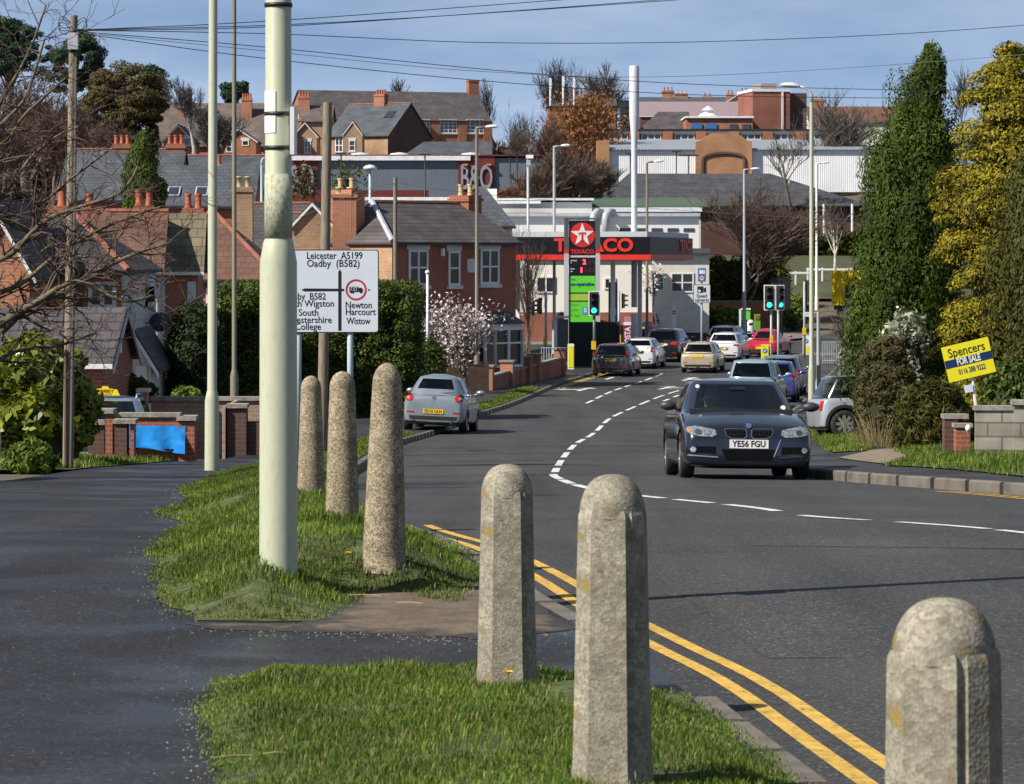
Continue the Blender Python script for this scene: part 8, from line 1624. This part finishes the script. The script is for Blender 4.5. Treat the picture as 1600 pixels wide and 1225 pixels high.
# --- traffic lights
M_GRNL = mat('green_signal', (.02, .95, .55), .3, emit=3.0, vary=0); M_LENS = mat('dark_lens', (.02, .012, .012), .25); M_YBOX = mat('yellow_box', (.70, .45, .02), .5)
def signal_head(par, x, z, w, h, lit=2, rz=0, border=True, y=-.1):
    M = Matrix.Translation((x, y, z)) @ Matrix.Rotation(R(rz), 4, 'Z'); bd = MB()
    if border: MB().prism(rrect(-w / 2, w / 2, -h / 2, h / 2, w * .08), -.02, .02, 'y', M).build('border', M_WPLAS, par)
    bp = MB().prism(rrect(-w / 2 + (.05 if border else 0), w / 2 - (.05 if border else 0), -h / 2 + (.05 if border else 0), h / 2 - (.05 if border else 0), w * .06), -.03, -.021, 'y', M).build('backing', M_BLACK, par)
    hb = MB(); hb.box(-w * .27, w * .27, -.16, -.031, -h * .43, h * .43, M); o = hb.build('housing', M_DGREY, par); r = min(w * .23, h * .125)
    for k, zc_ in enumerate((h * .28, 0, -h * .28)):
        A = M @ Matrix.Translation((0, -.162, zc_)) @ Matrix.Rotation(R(90), 4, 'X'); MB().lathe([(r, 0), (r * .8, .02), (0, .035)], 16, A, cap=False).build('lens', M_GRNL if k == lit else M_LENS, o, smooth=True)
        hd = MB(); n = 10; vs = [(r * 1.1 * math.cos(R(-20 + 220 * j / n)), r * 1.1 * math.sin(R(-20 + 220 * j / n)), zz) for j in range(n + 1) for zz in (0, .16)]
        hd.add(vs, [(2 * j, 2 * j + 1, 2 * j + 3, 2 * j + 2) for j in range(n)], A); hd.build('hood', M_BLACK, o)
def traffic_light(label, px, d, heads, ytop, w=4.2, box=None, rz=0, m=None):
    x = X(px, d); zb = gz(x, d) - .05; t = thing('traffic_light', label, 'traffic light', (x, d, zb), 0, 'traffic lights at the junction'); MB().tube([(0, 0, 0), (0, 0, Z(ytop, d) - zb)], S(w, d) / 2, 10).build('pole', m or M_GALV, t, smooth=True)
    for hx, hy, hw, hh, lit, hrz, bdr in heads: signal_head(t, X(hx, d) - x, Z(hy, d) - zb, S(hw, d), S(hh, d), lit, hrz, bdr, -.14)
    if box: MB().box(X(box[0], d) - x, X(box[1], d) - x, -.2, .1, Z(box[3], d) - zb, Z(box[2], d) - zb).build('push_button_box', M_YBOX, t)
    return t
traffic_light('green traffic light with a white border in front of the price totem', 928.5, 149, [(928, 474, 17.5, 39, 2, 0, True)], 476, 4.5, (924, 931, 533, 546), m=M_PDK)
traffic_light('galvanised signal pole with a side-on dark head right of the totem', 967, 160, [(971, 470, 8, 26, 9, 80, False)], 455, 4, (964, 970, 523, 535))
traffic_light('left half of the double green lights behind the keep-left bollard', 1205, 148, [(1201.5, 465, 17, 40, 2, 0, True)], 482, 3.6, (1203, 1207, 524, 536))
traffic_light('right half of the double green lights behind the keep-left bollard', 1216, 149, [(1218, 465, 15, 40, 2, 14, True)], 482, 3.6)
traffic_light('dark traffic light seen side-on just left of the cream lamp post', 1257, 166, [(1258, 455, 9, 40, 9, 75, False)], 440, 4, (1254, 1259, 512, 523))
traffic_light('dark pair of side-on signal heads left of the utility cabinet', 853, 153, [(845, 478, 10, 26, 9, -60, False), (835, 482, 9, 24, 9, -75, False)], 456, 4, (849, 853, 527, 540))
traffic_light('back of a black boarded traffic light on the far side of the junction', 1222, 190, [(1213, 456, 18, 44, 9, 180, False), (1228, 458, 14, 50, 9, 180, False)], 440, 3.2, m=M_BLACK)
def keep_left(label, px, d, py0, py1, w_, arrow=True, ycol=M_BY):
    x = X(px, d); zb = Z(py1, d); t = thing('keep_left_bollard', label, 'bollard', (x, d, zb), 0, 'lit keep-left bollards'); h_ = S(py1 - py0, d); ww = S(w_, d) / 2
    o = MB().prism(rrect(-ww, ww, 0, h_, .05, 4), -.12, .12, 'y').build('shell', M_WPLAS if not arrow or ycol is M_WPLAS else ycol, t)
    if arrow:
        zc_ = h_ * .70; MB().lathe([(0, 0), (ww * .72, 0)], 20, Matrix.Translation((0, -.124, zc_)) @ Matrix.Rotation(R(90), 4, 'X'), cap=False).build('blue_disc', M_SBLUE, t)
        A = Matrix.Translation((0, -.13, zc_)) @ Matrix.Rotation(R(45), 4, 'Y'); k = ww * .5; MB().prism([(-k, 0), (-k * .2, k * .7), (-k * .2, k * .25), (k, k * .25), (k, -k * .25), (-k * .2, -k * .25), (-k * .2, -k * .7)], -.003, .003, 'y', Matrix.Translation((0, -.13, zc_)) @ Matrix.Rotation(R(-45), 4, 'Y')).build('arrow', M_WPLAS, t)
    if ycol is M_WPLAS or not arrow: MB().box(-ww * .8, ww * .8, -.135, -.122, h_ * .08, h_ * (.45 if arrow else .92)).build('yellow_panel', M_BY, t)
    return t
keep_left('yellow keep-left bollard in front of the red car', 1195, 140, 538, 572, 11)
keep_left('white and yellow keep-left bollard left of the cream lamp post', 1259.5, 168, 524, 554, 10, True, M_WPLAS)
keep_left('yellow and white bollard at the end of the low brick wall', 892, 147, 537, 577, 10, False)
tag(MB().prism([(-1.3, 0), (-1.1, .13), (1.6, .13), (1.8, 0)], -1.2, 3.5, 'y').build('traffic_island', M_KERB, loc=(X(1266, 168), 168, EYE - float(H(168)) - .01)), 'low kerbed traffic island under the white keep-left bollard', 'island')
# --- railings, cabinets, recycling point
gd = thing('guard_railing', 'grey pedestrian guard railing right of the cream lamp post', 'railing', (X(1285, 158), 158, gz(X(1285, 158), 158))); q = MB()
for k in range(15): q.tube([(S(2.8, 158) * k, 0, 0), (S(2.8, 158) * k, 0, 1.05)], .02, 5)
q.build('bars', M_GALV, gd); q = MB()
for z_ in (.12, 1.05): q.tube([(0, 0, z_), (S(40, 158), 0, z_)], .03, 6)
q.build('rails', M_GALV, gd)
gl_ = thing('guard_railing', 'dark guard railing beside the bollard at the end of the brick wall', 'railing', (X(846, 150), 150, gz(X(846, 150), 150))); q = MB()
for k in range(10): q.tube([(S(4, 150) * k, 0, 0), (S(4, 150) * k, 0, 1.0)], .022, 5)
q.build('bars', M_GALV, gl_); q = MB().tube([(0, 0, 1.0), (S(36, 150), 0, 1.0)], .03, 6); q.build('rails', M_GALV, gl_)
rs_ = thing('recycling_board', 'white framed lime green board behind the queue by the bottle bank', 'notice board', (X(1163, 198), 198, gz(X(1163, 198), 198))); pb(1157, 1172, 484, 500, 198, .05, rs_, M_GRN, 'panel'); pb(1155, 1158, 483, 522, 197.95, .1, rs_, M_WPLAS, 'frame'); pb(1158, 1173, 481.5, 484, 197.95, .1, rs_, M_WPLAS, 'frame')
bn = thing('bottle_bank', 'upright lime green bin right of the white framed board', 'bin', (X(1183, 196), 196, gz(X(1183, 196), 196))); pb(1179.5, 1188, 491, 516, 196, .5, bn, mat('bin_green', (.13, .33, .02), .5), 'body'); pb(1180.5, 1187, 493, 499, 195.95, .05, bn, mat('bin_label', (.22, .10, .03), .5), 'label_panel')
bi = thing('litter_bin', 'round grey litter bin between the green board and green bin', 'bin', (X(1173, 195), 195, gz(X(1173, 195), 195))); MB().lathe([(.2, 0), (.22, .9), (.16, 1.0), (.05, 1.05)], 14).build('body', M_LANT, bi, smooth=True, sharp=40); MB().box(-.12, .12, -.23, -.2, .72, .85).build('opening', M_BLACK, bi)
lw = thing('low_wall', 'dark low wall curving beside the far road behind the queue', 'wall', (X(1110, 178), 178, gz(X(1110, 178), 178)), R(22)); MB().box(-1.2, 3.4, 0, .3, -.2, .75).build('wall', B_DARK, lw); MB().box(-1.25, 3.45, -.04, .34, .753, .82).build('coping', B_DARK, lw)
ps = thing('signal_post', 'grey post with a side arm and camera beside the cream lamp post', 'post', (X(1278.5, 90), 90, gz(X(1278.5, 90), 90))); zt = Z(487, 90) - ps.location.z; zj = Z(598, 90) - ps.location.z
MB().lathe([(.085, 0), (.08, zj), (.05, zj + .15), (.045, zt)], 12).build('pole', M_GALV, ps, smooth=True, sharp=40); MB().tube([(0, 0, zt - .03), (-.34, 0, zt - .06)], .018, 6).build('arm', M_GALV, ps); MB().box(-.42, -.26, -.1, .1, zt - .14, zt - .01).build('detector', M_LANT, ps); MB().box(-.05, .06, -.12, -.05, zt - 2.1, zt - 1.5).build('control_box', M_DGREY, ps)
for yy, a_, b_, lab in ((236, 1205, 1262, 'white rail fence left of the thin white lamp on the far verge'), (238, 1262, 1330, 'white rail fence reaching towards the yellow lorry')):
    wf = thing('rail_fence', lab, 'fence', (X(a_, yy), yy, EYE - float(H(yy))), 0, 'white rail fences on the far verge'); q = MB(); L_ = S(b_ - a_, yy)
    for k in range(4): q.box(L_ * k / 3 - .06, L_ * k / 3 + .06, 0, .12, 0, 1.05)
    q.build('posts', M_WPLAS, wf); MB().box(-.1, L_ + .1, -.02, .0, .85, 1.0).build('rail', M_WPLAS, wf)
fh0 = bush('clipped_hedge', 'dark hedge between the wide bare tree and the far grass bank', 1108, 1232, 398, 470, 224, 47, L_OLIVE, 90, 90, .13, 1.6, 'hedge', rad=.6, flat=True)
fh = thing('clipped_hedge', 'long low hedge at the far end of the road behind the rail fences', 'hedge', (X(1235, 262), 262, EYE - float(H(262)))); cl = [((random.uniform(-3, 9), random.uniform(-.6, .6), random.uniform(.2, 1.7)), (.5, .5, .45)) for _ in range(130)]
P_, N_ = ellipsoids(cl, 60, 5); leafcloud('foliage', P_, N_, .2, L_OLIVE, fh, 5)
